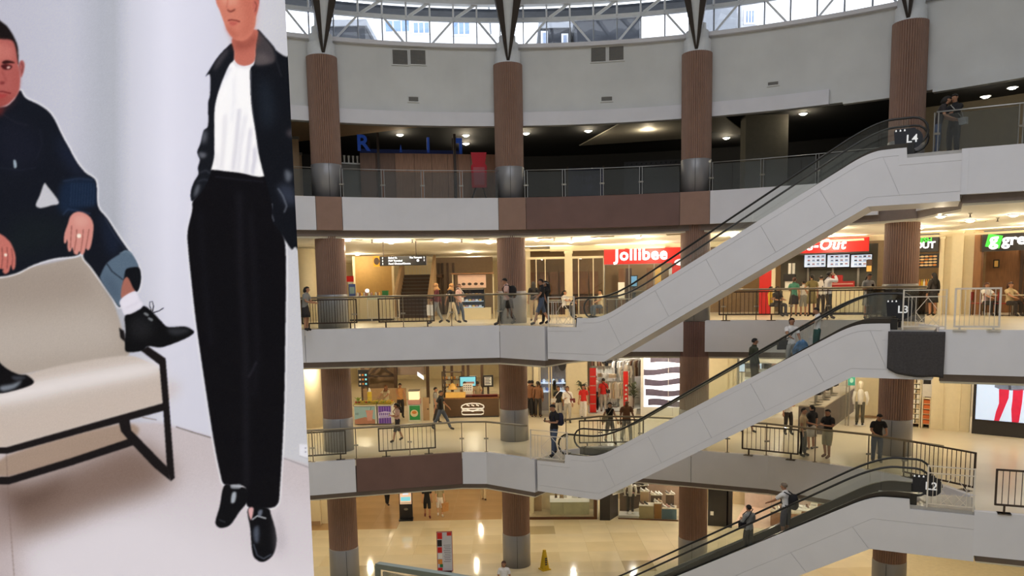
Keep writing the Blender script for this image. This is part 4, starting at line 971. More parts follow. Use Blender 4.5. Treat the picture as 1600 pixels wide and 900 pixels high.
# ---------------------------------------------------------------- fourth floor
f = FR(563, 776, 270, 22.6, Z4)
t = f.thing('wood_hoarding', 'brown wooden hoarding behind the fourth-floor glass', 'hoarding', 0, 0, 0)
zt = f.at(650, 240)[1]; cuts = [563, 588, 618, 648, 675, 700, 716, 736, 776]
for a, b in zip(cuts, cuts[1:]): part('panel', MB().box(f.at(a, 270)[0]+0.006, f.at(b, 270)[0]-0.006, 0, 0.06, 0, zt), M('hoarding_wood', S(172, 128, 100), 0.6, var=0.2, scale=4, stretch=(6,6,0.6)) if a > 600 else M('hoarding_wood_dark', S(132, 100, 82), 0.6, var=0.15, scale=4, stretch=(6,6,0.6)), t)
for px in (590, 709): part('post', MB().box(f.at(px, 270)[0], f.at(px, 270)[0]+0.1, -0.12, 0, 0, zt+0.75), m_bar, t)
f2 = FR(560, 722, 225, 23.4, Z4); m_blue = M('blue_letters', S(40, 78, 170), 0.4, var=0.1, emit=0.22)
t = f2.thing('blue_sign', 'blue lettered sign partly hidden behind the wood hoarding', 'sign', 0, 0, 0)
x0, x1, z0, z1 = f2.rect(562, 214, 722, 238)
part('base_strip', MB().box(x0, x1, 0, 0.1, z0-0.04, z0+0.1), M('navy_strip', S(30, 50, 110), 0.5, emit=0.05), t)
part('bracket', MB().box(x0+0.3, x0+0.4, 0.1, 0.16, -0.0, z1), m_bar, t); part('bracket', MB().box(x1-0.4, x1-0.3, 0.1, 0.16, 0, z1), m_bar, t)
lettering('R', 0.85, m_blue, t, (f2.at(567, 226)[0], 0, (z0+z1)/2), 0.03, 0.02); 
part('letter_block', MB().box(f2.at(667,226)[0], f2.at(671,226)[0], 0, 0.06, z0, z1), m_blue, t)
part('letter_block', MB().plate([(f2.at(711,226)[0], z1-0.2), (f2.at(711,226)[0], z1), (x1, z1), (x1, z0-0.1), (x1-0.12, z0-0.1), (x1-0.12, z1-0.2)], 0, 0.06), m_blue, t)
part('letter_block', MB().plate([(f2.at(624,226)[0], z0), (f2.at(626,226)[0], z0+0.3), (f2.at(628,226)[0], z0)], 0, 0.06), m_blue, t)
f = FR(735, 762, 270, 21.4, Z4)
t = f.thing('red_banner_stand', 'glossy red banner stand beside the wood hoarding', 'banner', f.L/2, 0, 0); zt = f.at(748, 238)[1]
m_rb = M('red_gloss', S(196, 30, 50), 0.15); part('panel', MB().plate([(-0.28,0.6),(0.28,0.6),(0.3,zt-0.5),(0.24,zt-0.42),(0.3,zt),(-0.3,zt),(-0.24,zt-0.42),(-0.3,zt-0.5)], 0, 0.04), m_rb, t)
part('inner_panel', MB().plate([(-0.2,0.7),(0.2,0.7),(0.22,zt-0.55),(-0.22,zt-0.55)], -0.01, 0), M('red_pale', S(190, 90, 100), 0.15), t)
for sx in (-1, 1): part('leg', MB().bar((sx*0.1, 0.02, 0.7), (sx*0.35, 0.25, 0), 0.04), m_bar, t)
f = FR(975, 1068, 285, 23.0, Z4)
t = f.thing('coming_soon_hoarding', 'dark hoarding with grey letters behind the fourth-floor glass', 'hoarding', 0, 0, 0); x0, x1, z0, z1 = f.rect(975, 250, 1090, 300)
m_dh = M('hoarding_dark', S(52, 50, 50), 0.7); m_dl = M('hoarding_ink', S(26, 25, 26), 0.7, var=0)
part('board', MB().box(x0, x1, 0, 0.08, 0, z1), m_dh, t); part('stripe', MB().box(x0, x1, -0.006, 0, 0.05, 0.3), m_dl, t)
lettering('NEXT EXPERIENCE', 0.3, m_dl, t, (x0+0.35, -0.008, f.at(1020, 268)[1]), 0.004, 0.004, 0, 'LEFT'); lettering('IS COMING YOUR WAY', 0.26, m_dl, t, (x0+0.35, -0.008, f.at(1020, 280)[1]), 0.004, 0.003, 0, 'LEFT')
for k in range(13): part('bulb', MB().ell((x0+0.12+k*0.19, -0.02, z1-0.1), (0.03,0.03,0.03), 8, 4), m_dl, t)
f = FR(888, 942, 285, 23.2, Z4); t = f.thing('whats_up_hoarding', 'navy hoarding with faint letters behind the fourth-floor glass', 'hoarding', 0, 0, 0)
part('board', MB().box(0, f.L, 0, 0.08, 0, f.at(915, 262)[1]), M('hoarding_navy', S(40, 42, 62), 0.7), t); m_nl = M('navy_ink', S(62, 62, 88), 0.7, var=0)
part('frame', MB().box(-0.06, 0, -0.02, 0.1, 0, f.at(915, 260)[1]).box(f.L, f.L+0.06, -0.02, 0.1, 0, f.at(915, 260)[1]), m_bar, t)
lettering("WHAT'S", 0.34, m_nl, t, (f.L/2+0.1, -0.006, f.at(915, 279)[1]), 0.004, 0.004); lettering('UP', 0.36, m_nl, t, (f.L/2+0.1, -0.006, f.at(915, 294)[1]), 0.004, 0.004)
f = FR(463, 480, 250, 22.5, Z4)
for i, (a, b, y0, m) in enumerate(((456, 468, 213, m_tan), (466, 474, 235, m_gold))):
    t = f.thing('carton', ('tall', 'short')[i] + ' tan block by the first column on the fourth floor', 'box', f.at(a, 250)[0], i*0.4, 0); w_ = f.at(b, 250)[0]-f.at(a, 250)[0]; zz = f.at(a, y0)[1]
    part('body', MB().box(0, w_, 0, 0.6, 0, zz-0.1), m_tan, t); part('top', MB().box(-0.02, w_+0.02, -0.02, 0.62, zz-0.1, zz), m_grey, t)
t = f.thing('bar_counter', 'pale bar counter with glasses left of the wood hoarding', 'counter', f.at(535, 250)[0], 0.2, 0)
zz = f.at(545, 255)[1]; part('body', MB().box(0, 1.0, 0, 0.5, 0, zz), m_grey, t); part('top', MB().box(-0.03, 1.03, -0.03, 0.53, zz, zz+0.05), m_wht, t)
for k in range(5): part('glassware', MB().lathe([(0.03,zz+0.05),(0.03,zz+0.2),(0.045,zz+0.35)], 8, (0.15+k*0.17, 0.2)), m_wht, t)
# ---------------------------------------------------------------- second floor
m_fruit = [M('fruit_green', S(150, 170, 60), 0.4, var=0.1), M('fruit_yellow', S(220, 190, 60), 0.4, var=0.1), M('fruit_red', S(190, 60, 40), 0.4, var=0.1)]
f = FY(552, 614, 650, 33.7, Z2)
x0, xm, x1 = f.at(553, 650)[0], f.at(588, 650)[0], f.at(613, 650)[0]
def fruit_counter(label, xa, xb, pm, deco):
    t = f.thing('fruit_counter', label, 'counter', xa, 0, 0); L = xb-xa
    part('body', MB().box(0, L, 0.03, 0.9, 0.05, 0.85), m_wht, t); pn = part('printed_panel', MB().box(0.03, L-0.06, 0, 0.03, 0.06, 0.82), pm, t)
    part('ledge', MB().box(-0.02, L, -0.03, 0.9, 0.85, 0.9), m_ctop, t); part('tray', MB().box(0.02, L-0.02, 0.02, 0.7, 0.9, 0.96), m_fruit[1], t)
    part('guard', MB().box(0, L, 0.0, 0.012, 0.9, 1.25), m_shopglass, t); deco(pn, L)
    return t
def d1(p, L):
    part('cup_print', MB().plate([(L*0.6, 0.2), (L*0.8, 0.2), (L*0.86, 0.6), (L*0.55, 0.6)], -0.006, 0), m_pink, p); part('cup_lid', MB().box(L*0.53, L*0.88, -0.008, 0, 0.6, 0.66), m_pink, p)
    part('hill_print', MB().plate([(0.03, 0.06), (L-0.06, 0.06), (L-0.06, 0.25), (L*0.5, 0.36), (0.03, 0.26)], -0.004, 0), M('hill_print', S(170, 120, 100), 0.5), p)
    part('straw_print', MB().bar((L*0.74, -0.005, 0.66), (L*0.78, -0.005, 0.8), 0.02), m_ink, p); lettering('KE', 0.12, m_ink, p, (0.14, -0.005, 0.5), 0.002)
def d2(p, L):
    for k in range(5): part('stripe', MB().box(0.04+k*(L-0.1)/5, 0.07+k*(L-0.1)/5, -0.004, 0, 0.07, 0.8), M('purple_pale', S(150, 120, 200), 0.5), p)
    part('logo_ground', MB().plate([(0.02, 0.3), (L-0.08, 0.32), (L-0.04, 0.56), (L*0.5, 0.6), (0.0, 0.54)], -0.008, -0.004), M('logo_pale', S(200, 195, 235), 0.5), p)
    for k in range(6):
        x = L*0.12+k*L*0.125; part('glyph', MB().plate([(x, 0.42), (x+0.055, 0.42), (x+0.055, 0.45), (x+0.03, 0.46), (x+0.055, 0.5), (x+0.05, 0.53), (x, 0.53)], -0.012, -0.008), m_purp, p)
    for k in range(7): part('glyph', MB().box(L*0.16+k*L*0.1, L*0.16+k*L*0.1+0.035, -0.012, -0.008, 0.335, 0.375), m_purp, p)
fruit_counter('kiosk counter with a pale blue drink picture, beside the first column', x0, xm, m_blueprint, d1)
fruit_counter('kiosk counter with a purple front and pale lettering', xm+0.06, x1, m_purp, d2)
rf = random.Random(11); fms = [MB().ell((0,0,0.045), (0.05,0.05,0.045), 8, 5).mesh('fruit', m, True) for m in m_fruit]
for k in range(44):
    xx = x0+0.08+(k % 11)*(x1-x0-0.16)/10; yy = 0.1+(k//11)*0.13
    o = obj('fruit', fms[(0,1,0,1,1,0,1,2)[rf.randrange(8)]], None, f.world(xx+rf.uniform(-0.02,0.02), yy, 0.96)); tag(o, 'round fruit piled on the kiosk counter tray', 'fruit', 'fruit on the kiosk counters')
t = f.thing('leaf_bundle', 'bunch of green leaves on the fruit kiosk', 'plant', f.at(556, 625)[0], 0.5, 0.96)
for k in range(10): part('leaf', MB().tube([(0,0,0), (0.08*math.cos(k), 0.08*math.sin(k), 0.15), (0.18*math.cos(k), 0.18*math.sin(k), 0.2)], [0.01, 0.035, 0.004], 6, sq=0.3), m_fruit[0], t)
part('tie', MB().lathe([(0.03,0),(0.03,0.03)], 8), m_wht, t)
t = f.thing('juice_jar', 'tall clear juice dispenser on the fruit kiosk', 'dispenser', f.at(574, 615)[0], 0.5, 0.96); part('jar', MB().lathe([(0.1,0),(0.1,0.42),(0.07,0.46)], 14), m_fruit[1], t); part('lid', MB().lathe([(0.075,0.46),(0.05,0.55),(0.02,0.62)], 12), m_wht, t)
t = f.thing('menu_card', 'black menu board hanging behind the fruit kiosk', 'menu board', f.at(557, 595)[0], 0.9, 0); z0 = f.at(558, 608)[1]
part('board', MB().box(-0.1, 0.35, 0, 0.04, z0, z0+0.75), m_board, t); part('post', MB().bar((0.3, 0.02, 0), (0.3, 0.02, z0), 0.04), m_bar, t)
for k in range(9): part('menu_print', MB().box(-0.06+(k%3)*0.13, 0.02+(k%3)*0.13, -0.006, 0, z0+0.08+(k//3)*0.2, z0+0.16+(k//3)*0.2), (m_wht, m_orange, m_scrc)[k % 3], t)
# green cart
f = FY(638, 657, 650, 34.4, Z2); L = f.L
t = f.thing('food_cart', 'small cart with a green front and burger emblem', 'cart', 0, 0, 0)
part('body', MB().box(0, L, 0.03, 0.6, 0.0, 0.75), m_wht, t); part('printed_panel', MB().box(0.06, L-0.02, 0, 0.03, 0.08, 0.72), M('cart_green', S(44, 150, 84), 0.4), t)
part('emblem', MB().plate([(L/2+0.17*math.cos(2*PI*k/16), 0.38+0.16*math.sin(2*PI*k/16)) for k in range(16)], -0.006, 0), M('emblem_cream', S(240, 225, 190), 0.5), t); part('emblem_filling', MB().plate([(L/2+0.11*math.cos(2*PI*k/12), 0.42+0.07*math.sin(2*PI*k/12)) for k in range(12)], -0.01, -0.006), m_orange, t)
part('price_box', MB().box(0, L, -0.02, 0.5, 0.78, 0.98), m_pink, t); part('warmer', MB().box(0.04, L-0.06, 0.05, 0.5, 0.98, 1.35), M('warmer_lit', S(250, 225, 170), 0.4, emit=0.9), t); part('warmer_top', MB().box(0.02, L-0.04, 0.03, 0.52, 1.35, 1.4), m_chrome, t)
t = f.thing('cart_door', 'open tan half door beside the green cart', 'door', L+0.1, 0.2, 0); part('leaf', MB().box(0, 0.28, 0, 0.04, 0.02, 1.05), m_tan, t); part('handle', MB().lathe([(0.03,0.5),(0.03,0.56)], 8, (0.22,-0.02)), m_bar, t)
# sandwich kiosk
f = FY(693, 786, 640, 35.3, Z2); x0, x1 = f.at(695, 640)[0], f.at(783, 640)[0]; L = x1-x0
m_kbrown = M('kiosk_brown', S(86, 64, 44), 0.5, var=0.06)
t = f.thing('sandwich_kiosk', 'brown kiosk counter with a white sandwich emblem', 'kiosk', x0, 0, 0)
part('body', MB().box(0, L-0.1, 0.0, 0.9, 0.0, 0.86), m_kbrown, t); part('kickboard', MB().box(0.02, L-0.12, -0.01, 0.0, 0, 0.06), m_seam, t)
part('worktop', MB().box(-0.03, L-0.07, -0.03, 0.93, 0.86, 0.92), m_wood, t)
part('lit_panel', MB().box(0.05, 0.95, -0.02, 0.3, 0.92, 1.15), m_gold, t); part('display_case', MB().box(0.98, L-0.15, 0, 0.35, 0.92, 1.02), m_cola, t); part('case_glass', MB().box(0.98, L-0.15, -0.01, 0.0, 0.92, 1.2), m_shopglass, t)
e = f.rect(720, 630, 757, 648); ex0, ex1, ez0, ez1 = e[0]-x0, e[1]-x0, e[2], e[3]; ew, eh = ex1-ex0, ez1-ez0; m_emb = M('emblem_white', S(244, 240, 230), 0.5, emit=0.3)
def outline(pts, w_, closed=True):
    q = [(ex0+ew*a, -0.012, ez0+eh*b) for a, b in pts]; bb = MB()
    for a, b in zip(q, q[1:] + (q[:1] if closed else [])): bb.bar(a, b, 0.02, w_, up=(0,0,1))
    return bb
part('emblem', outline([(0.02,0.62),(0.05,0.8),(0.2,0.94),(0.5,1.0),(0.8,0.95),(0.96,0.8),(0.98,0.62),(0.9,0.55),(0.1,0.55)], 0.05), m_emb, t)
part('emblem', outline([(0.03,0.3),(0.05,0.06),(0.15,0.02),(0.85,0.02),(0.95,0.08),(0.97,0.3),(0.9,0.36),(0.1,0.36)], 0.05), m_emb, t)
part('emblem', outline([(0.04,0.45),(0.22,0.5),(0.35,0.42),(0.5,0.28),(0.65,0.42),(0.8,0.5),(0.96,0.45)], 0.04, False), m_emb, t)
for a in (0.25, 0.45, 0.65): part('emblem', outline([(a,0.86),(a+0.12,0.76)], 0.05, False), m_emb, t)
for xx in (0.0, L-0.04):
    p_ = part('grid_post', MB().bar((xx, 0.3, 0), (xx, 0.3, 2.75), 0.06), m_bar, t)
    for k in range(14): part('rung', MB().bar((xx, 0.3, 0.2+k*0.18), (xx+0.1, 0.3, 0.2+k*0.18), 0.02), m_lat, p_)
part('grid_beam', MB().bar((0, 0.3, 2.7), (L, 0.3, 2.7), 0.06), m_bar, t)
fb = FY(693, 786, 600, 36.4, Z2)
t, w2, H = screen(fb, 'kiosk_screen', 'cyan lit screen behind the sandwich kiosk', (719, 589, 743, 603), m_scrc); part('stand', MB().box(-0.05, 0.05, 0.02, 0.06, -fb.rect(719,589,743,603)[2], -0.04), m_bar, t); piece(t, 'sandwich_print', -0.12, 0.3, 0.1, 0.2, m_pink)
t, w2, H = screen(fb, 'menu_board', 'square black menu board right of the cyan screen', (757, 589, 768, 602), m_wht, cat='menu board', frame=0.08); part('stand', MB().box(-0.05, 0.05, 0.02, 0.06, -fb.rect(757,589,768,602)[2], -0.08), m_bar, t)
for k in range(5): piece(t, 'text_line', -w2+0.03, w2-0.05-0.04*(k % 2), 0.06+k*H/5.5, 0.09+k*H/5.5, m_ink)
t = fb.thing('goods_shelf', 'dark shelf of small goods at the back of the sandwich kiosk', 'shelf', fb.at(690, 600)[0], 0.1, 0)
for k in range(4): part('board', MB().box(0, 0.95, 0, 0.3, 0.9+k*0.35, 0.93+k*0.35), m_dwood, t)
for xx in (0, 0.92): part('side', MB().box(xx, xx+0.03, 0, 0.3, 0, 2.0), m_dwood, t)
for k in range(14):
    o = part('cup', MB().lathe([(0.035,0),(0.045,0.12)], 10), (m_wht, m_gold, m_orange)[k % 3], None, True); o.location = fb.world(fb.at(690, 600)[0]+0.08+(k % 7)*0.13, 0.25, 1.28+0.35*(k//7)); tag(o, 'small cup on the dark shelf behind the sandwich kiosk', 'cup', 'cups on the kiosk shelf')
t = f.thing('heat_lamp', 'round copper heat lamp over the sandwich kiosk', 'lamp', f.at(706, 610)[0], 0.5, 0.92); part('shade', MB().lathe([(0.02,0.62),(0.1,0.55),(0.24,0.36),(0.23,0.34)], 18), m_gold, t, True); part('bulb', MB().ell((0,0,0.38), (0.1,0.1,0.07)), m_lit, t, True); part('arm', MB().bar((0,0,0.6), (0,0.3,0.9), 0.03), m_bar, t); part('arm', MB().bar((0,0.3,0), (0,0.3,0.9), 0.03), m_bar, t)
t = f.thing('price_rack', 'white price rack on the sandwich kiosk', 'rack', f.at(735, 615)[0], 0.3, 0.92); part('sheet', MB().box(-0.35, 0.1, 0, 0.03, 0.25, 0.6), m_wht, t); part('stand', MB().box(-0.3, 0.05, 0, 0.06, 0, 0.25), m_wht, t)
for k in range(12): part('price_tag', MB().box(-0.32+(k%4)*0.1, -0.27+(k%4)*0.1, -0.006, 0, 0.3+(k//4)*0.1, 0.34+(k//4)*0.1), m_ink, t)
# steel stair and frames behind the kiosks
f = FY(550, 790, 580, 40, Z2)
t = f.thing('stair_frame', 'brown steel stair frame with diagonal braces behind the fruit kiosk', 'stair frame', 0, 0, 0)
for px in (566, 618, 668): part('post', MB().box(f.at(px, 590)[0]-0.08, f.at(px, 590)[0]+0.08, 0, 0.15, 0, 3.2), m_dwood, t)
a = lambda px, py: (f.at(px, py)[0], 0.05, f.at(px, py)[1])
for p, q in (((568,588),(586,568)), ((572,590),(604,564)), ((586,568),(614,586)), ((568,588),(618,588))): part('brace', MB().bar(a(*p), a(*q), 0.08), m_bar, t)
part('wall_board', MB().box(a(566,590)[0], a(618,590)[0], 0.3, 0.4, 0, 3.0), M('brown_wall', S(116, 94, 70), 0.7), t)
part('soffit_board', MB().box(a(620,590)[0], a(664,590)[0], 0.1, 0.2, a(640,586)[2], 3.15), M('mauve_board', S(150, 132, 122), 0.7), t)
part('bench_wall', MB().box(a(570,590)[0], a(636,590)[0], -0.6, -0.5, 0, a(600,605)[2]), m_tan, t)
part('bright_slot', MB().add([a(652,581), a(662,588), a(662,594), a(652,587)], [(0,1,2,3)]), m_lit, t)
t = f.thing('upper_frames', 'dark posts and pale panels behind the sandwich kiosk', 'frames', 0, 0.8, 0)
for px in (692, 704, 722, 730, 752): part('post', MB().box(f.at(px, 580)[0]-0.07, f.at(px, 580)[0]+0.07, 0, 0.12, 0, 3.2), m_dwood, t)
for p, q, m in ((706, 720, m_tan), (732, 750, m_kbrown), (754, 766, m_wht)): part('panel', MB().box(f.at(p, 580)[0], f.at(q, 580)[0], 0.05, 0.1, 1.9, 3.2), m, t)
part('floor_rail', MB().bar(a(655,609), a(678,609), 0.06), m_lat, t)
# shop with a cool interior left of the clothing store
f = FR(826, 925, 620, 26.5, Z2)
fx = lambda p, py=610: f.at(p, py)[0]
pier('cream pier left of the cool-lit shop', f, 834, 842, 600, 0.25, 3.2); pier('cream round-edged pier left of the clothing store', f, 886, 918, 600, 0.35, 3.2)
t = f.thing('boutique_window', 'bluish shop window with small lit goods', 'shop window', 0, 0.05, 0); m_cool = M('cool_grey', S(138, 132, 136), 0.5)
part('back_panel', MB().box(fx(842), fx(885), 1.2, 1.25, 0, 3.1), m_cool, t); part('glass_pane', MB().box(fx(842), fx(858), 0, 0.012, 0.1, 3.0), m_shopglass, t); part('glass_pane', MB().box(fx(859), fx(885), 0, 0.012, 0.1, 3.0), m_shopglass, t)
for px in (844, 858, 862, 885): part('mullion', MB().box(fx(px)-0.025, fx(px)+0.025, -0.03, 0.04, 0, 3.1), m_cream, t)
part('blue_panel', MB().box(fx(852), fx(854.5), -0.05, -0.03, 2.2, 2.8), M('blue_lit', S(150, 150, 225), 0.4, emit=0.6), t)
part('dark_sign', MB().plate([(fx(879)+0.2*math.cos(2*PI*k/16), 2.4+0.38*math.sin(2*PI*k/16)) for k in range(16)], -0.03, 0), m_board, t)
rg = random.Random(2)
for k in range(16):
    o = part('trinket', MB().ell((0,0,0.09), (0.07,0.05,0.09), 8, 5), (m_scr, m_wht, M('trinket_blue', S(120, 140, 200), 0.3))[k % 3], None, True); o.location = f.world(fx(845+(k % 8)*5), 0.8, 1.0+0.4*(k//8)); tag(o, 'small shiny item on the shelf of the cool-lit shop', 'ornament', 'ornaments in the cool-lit shop')
for k in range(2):
    t = f.thing('display_shelf', ('lower', 'upper')[k] + ' glass shelf in the cool-lit shop', 'shelf', fx(842), 0.6, 0.96+0.4*k); part('board', MB().box(0, fx(884)-fx(842), 0, 0.4, 0, 0.04), m_scr, t); part('bracket', MB().box(0.02, 0.06, 0.4, 0.6, -0.1, 0), m_chrome, t)
# clothing store
f = FR(918, 1004, 620, 26.5, Z2); fx = lambda p, py=610: f.at(p, py)[0]
t = f.thing('store_shell', 'bright white interior of the clothing store', 'store interior', 0, 0, 0); t['kind'] = 'structure'
part('back_wall', MB().box(fx(918), fx(1004), 3.2, 3.3, 0, 3.2), m_wht, t); part('store_floor', MB().box(fx(918), fx(1004), 0, 3.2, 0.0, 0.015), m_wht, t); part('side_wall', MB().box(fx(1002), fx(1004)+0.1, -0.1, 3.3, 0, 3.2), m_wht, t)
m_cl = [M('cloth_white', S(232, 226, 216), 0.9), M('cloth_beige', S(196, 176, 148), 0.9), M('cloth_black', S(30, 27, 27), 0.9), M('cloth_brown', S(104, 72, 54), 0.9), M('cloth_grey', S(136, 130, 126), 0.9)]
hang = [MB().plate([(-0.03,0.0),(-0.16,-0.05),(-0.2,-0.32),(-0.14,-0.32),(-0.14,-0.75),(0.14,-0.75),(0.14,-0.32),(0.2,-0.32),(0.16,-0.05),(0.03,0.0)], -0.03, 0.03).mesh('garment', m) for m in m_cl]
def rack(label, x, y, z, L, cols, turn=0.0, legs=True, wid=0.0):
    t = thing('clothes_rack', label, 'rack', f.world(x, y, 0), f.rz+turn)
    part('hanging_rail', MB().bar((0,0,z), (L,0,z), 0.03), m_chrome, t)
    for xx in (0.0, L): part('upright', MB().bar((xx,0,0.0 if legs else z), (xx,0,z if legs else z+0.2), 0.03), m_chrome, t)
    if legs: part('foot_bar', MB().bar((0,0,0.03), (L,0,0.03), 0.03), m_chrome, t)
    for k, c in enumerate(cols):
        xx = 0.08+(L-0.16)*k/max(1, len(cols)-1)
        o = obj('garment', hang[c], None); w_ = t.matrix_basis @ Vector((xx, 0, z-0.05)); o.location = w_; o.rotation_euler = (0, 0, f.rz+turn+wid+0.25*math.sin(k*2.1))
        tag(o, '%s garment hanging on a rail in the clothing store' % ('white', 'beige', 'black', 'brown', 'grey')[c], 'clothing', 'garments in the clothing store')
        part('hook', MB().bar((0,0,0), (0,0,0.06), 0.012), m_chrome, o)
rack('low rail of pale garments near the entrance of the clothing store', fx(953), 0.7, 1.45, 0.9, (0,1,0,0,1,0,0), 0, True, 0.9)
rack('high wall rail of brown and beige garments at the store back', fx(920), 3.0, 2.75, 1.2, (3,1,3,1,2,1,3), 0, True, 0.9)
rack('high wall rail of black garments in the middle of the store', fx(940), 2.9, 2.9, 0.7, (2,2,2,2,2), 0, True, 0.6)
rack('rail of white garments in the middle of the clothing store', fx(957), 2.2, 2.3, 1.0, (0,2,0,0,4,0,0,0), 0, True, 0.8)
rack('rail of brown and grey garments beside the striped screen', fx(986), 1.5, 2.4, 0.5, (3,4,1,3,4), 0, True, 0.9)
rack('second rail of pale garments behind the red standing banner', fx(971), 1.6, 1.9, 0.6, (0,0,1,0,0), 0, True, 0.8)
for k, px in enumerate((937, 946, 956)):
    t = f.thing('folded_stack', 'shelf unit of folded pale clothes in the store', 'shelf', fx(px), 2.3-k*0.2, 0, 'folded clothes shelves')
    for q in range(4): b_ = part('board', MB().box(-0.22, 0.22, 0, 0.35, 0.3+q*0.38, 0.33+q*0.38), m_wht, t); part('folded_clothes', MB().box(-0.18, 0.18, 0.02, 0.3, 0.33+q*0.38, 0.5+q*0.38), m_cl[(q+k) % 2], b_)
    for sx in (-0.22, 0.2): part('side', MB().box(sx, sx+0.02, 0, 0.35, 0, 1.9), m_wht, t)
def red_banner(label, px, y0, y1, wpx, txt, yy):
    x = fx(px); z1 = f.at(px, y0)[1]; w_ = fx(px+wpx)-x; t = f.thing('red_banner', label, 'banner', x, yy, 0)
    part('base', MB().box(-0.05, w_+0.05, -0.1, 0.15, 0, 0.04), m_chrome, t); part('panel', MB().box(0, w_, 0, 0.04, 0.04, z1), m_red, t)
    if txt:
        for k in range(6): part('glyph', MB().plate([(w_*(0.25+0.1*((k*5) % 3)), z1*0.15+k*0.2), (w_*0.8, z1*0.15+k*0.2+0.02*(k % 2)), (w_*0.75, z1*0.15+k*0.2+0.1), (w_*0.35, z1*0.15+k*0.2+0.08)], -0.006, 0), m_wht, t)
    else:
        for k in range(4): part('white_strip', MB().box(0.02, w_-0.02, -0.006, 0, z1*0.2+k*z1*0.2, z1*0.2+k*z1*0.2+0.05), m_pink, t)
red_banner('tall red standing banner with white lettering in the clothing store', 974, 580, 632, 7.5, 'x', -0.1)
red_banner('red standing display with pale strips at the store entrance', 921, 576, 630, 10, None, 0.3)
def mannequin(label, loc, rz, shirt, pants, sleeve=True, head=True, shoes=None):
    t = thing('mannequin', label, 'mannequin', loc, rz); m_m = M('mannequin_skin', S(236, 226, 206), 0.4)
    part('stand', MB().lathe([(0.22,0),(0.22,0.02)], 18), m_wht, t)
    for s_ in (-1, 1):
        part('leg', MB().tube([(s_*0.09,0,0.95),(s_*0.1,0.01,0.52),(s_*0.11,0,0.1)], [0.095,0.075,0.06], 10), pants, t, True); part('foot', MB().ell((s_*0.11,-0.06,0.06), (0.05,0.12,0.045), 8, 5), shoes or m_m, t, True)
        part('arm', MB().tube([(s_*0.2,0,1.38),(s_*0.27,0.03,1.1),(s_*0.24,-0.06,0.86)], [0.065,0.055,0.035], 8), shirt if sleeve else m_m, t, True)
    part('torso', MB().tube([(0,0,0.86),(0,0,1.05),(0,0,1.3),(0,0,1.43),(0,0,1.48)], [0.17,0.16,0.19,0.15,0.06], 14, sq=0.62), shirt, t, True)
    if head: part('head', MB().tube([(0,0,1.46),(0,0,1.56),(0,-0.01,1.66),(0,0,1.76),(0,0,1.81)], [0.05,0.055,0.09,0.085,0.03], 12), m_m, t, True)
    return t
mannequin('headless mannequin in a white top above the red banner', f.world(fx(978), 0.9, 0.75), f.rz, m_cl[0], m_cl[1], head=False)
t = f.thing('plinth', 'white box plinth under the headless mannequin', 'plinth', fx(978), 0.9, 0); part('body', MB().box(-0.3, 0.3, -0.3, 0.3, 0, 0.72), m_wht, t); part('top', MB().box(-0.32, 0.32, -0.32, 0.32, 0.72, 0.75), m_wht, t)
m_leaf = M('dark_leaf', S(64, 70, 44), 0.5, var=0.2)
def potted(label, px, py, yy, h, n):
    t = f.thing('potted_plant', label, 'plant', fx(px), yy, 0); part('pot', MB().lathe([(0.12,0),(0.17,0.3),(0.15,0.31),(0.14,0.28)], 16), m_wht, t); part('trunk', MB().tube([(0,0,0.25),(0.02,0,h*0.6)], 0.02, 6), m_dwood, t)
    rp = random.Random(px)
    for k in range(n):
        an = rp.uniform(0, 2*PI); e = rp.uniform(0.2, 0.42); zb = h*rp.uniform(0.5, 0.85); zz = rp.uniform(0.0, 0.35)
        c = Vector((math.cos(an), math.sin(an), 0)); s_ = Vector((-math.sin(an), math.cos(an), 0))*0.07; p0 = Vector((0,0,zb)); p1 = p0+c*e*0.55+Vector((0,0,zz)); p2 = p0+c*e+Vector((0,0,zz*0.6))
        part('leaf', MB().add([p0, p1-s_, p1+s_, p2, p1+Vector((0,0,0.02))], [(0,1,4),(0,4,2),(1,3,4),(4,3,2)]), m_leaf, t)
potted('potted palm at the left of the clothing store entrance', 911, 630, -0.62, 1.75, 30); potted('potted plant with drooping leaves beside the striped screen', 989, 630, -0.35, 1.5, 30)
# striped screen
f = FR(1003, 1064, 600, 26.2, Z2); x0, x1, z0, z1 = f.rect(1006, 556, 1062, 636)
t = f.thing('striped_screen', 'tall bright screen of wavy dark and white stripes', 'screen', 0, 0, 0)
part('casing', MB().box(x0-0.14, x1+0.05, 0, 0.2, 0, z1+0.1), m_wht, t); part('display', MB().box(x0, x1, -0.02, 0, z0, z1), M('screen_bright', (0.95, 0.94, 1.0), 0.4, var=0, emit=1.15), t); m_st = M('stripe_slate', S(92, 84, 104), 0.5, var=0.15, emit=0.22)
for k in range(5):
    zc = z0+0.05+(z1-z0)*k*0.212; bot = []; top = []; s0 = (0.12, 0.05, 0.02, 0.0, 0.18)[k]
    for q in range(13):
        u = s0+(1-s0)*q/12; dz = 0.04*math.sin(u*5+k*1.3)+(-0.06*(1-u) if k in (1, 2, 3) else 0)
        bot.append((x0+(x1-x0)*u, zc+dz)); top.append((x0+(x1-x0)*u, zc+dz+0.27+0.03*math.sin(u*4+k)))
    n = len(bot); bb = MB(); bb.add([(a, -0.026, b) for a, b in bot]+[(a, -0.026, b) for a, b in top], [(i, i+1, n+i+1, n+i) for i in range(n-1)]); part('stripe', bb, m_st, t)
part('panel_seam', MB().box(x0+(x1-x0)*0.68, x0+(x1-x0)*0.68+0.02, -0.03, -0.026, z0, z1), m_wht, t)
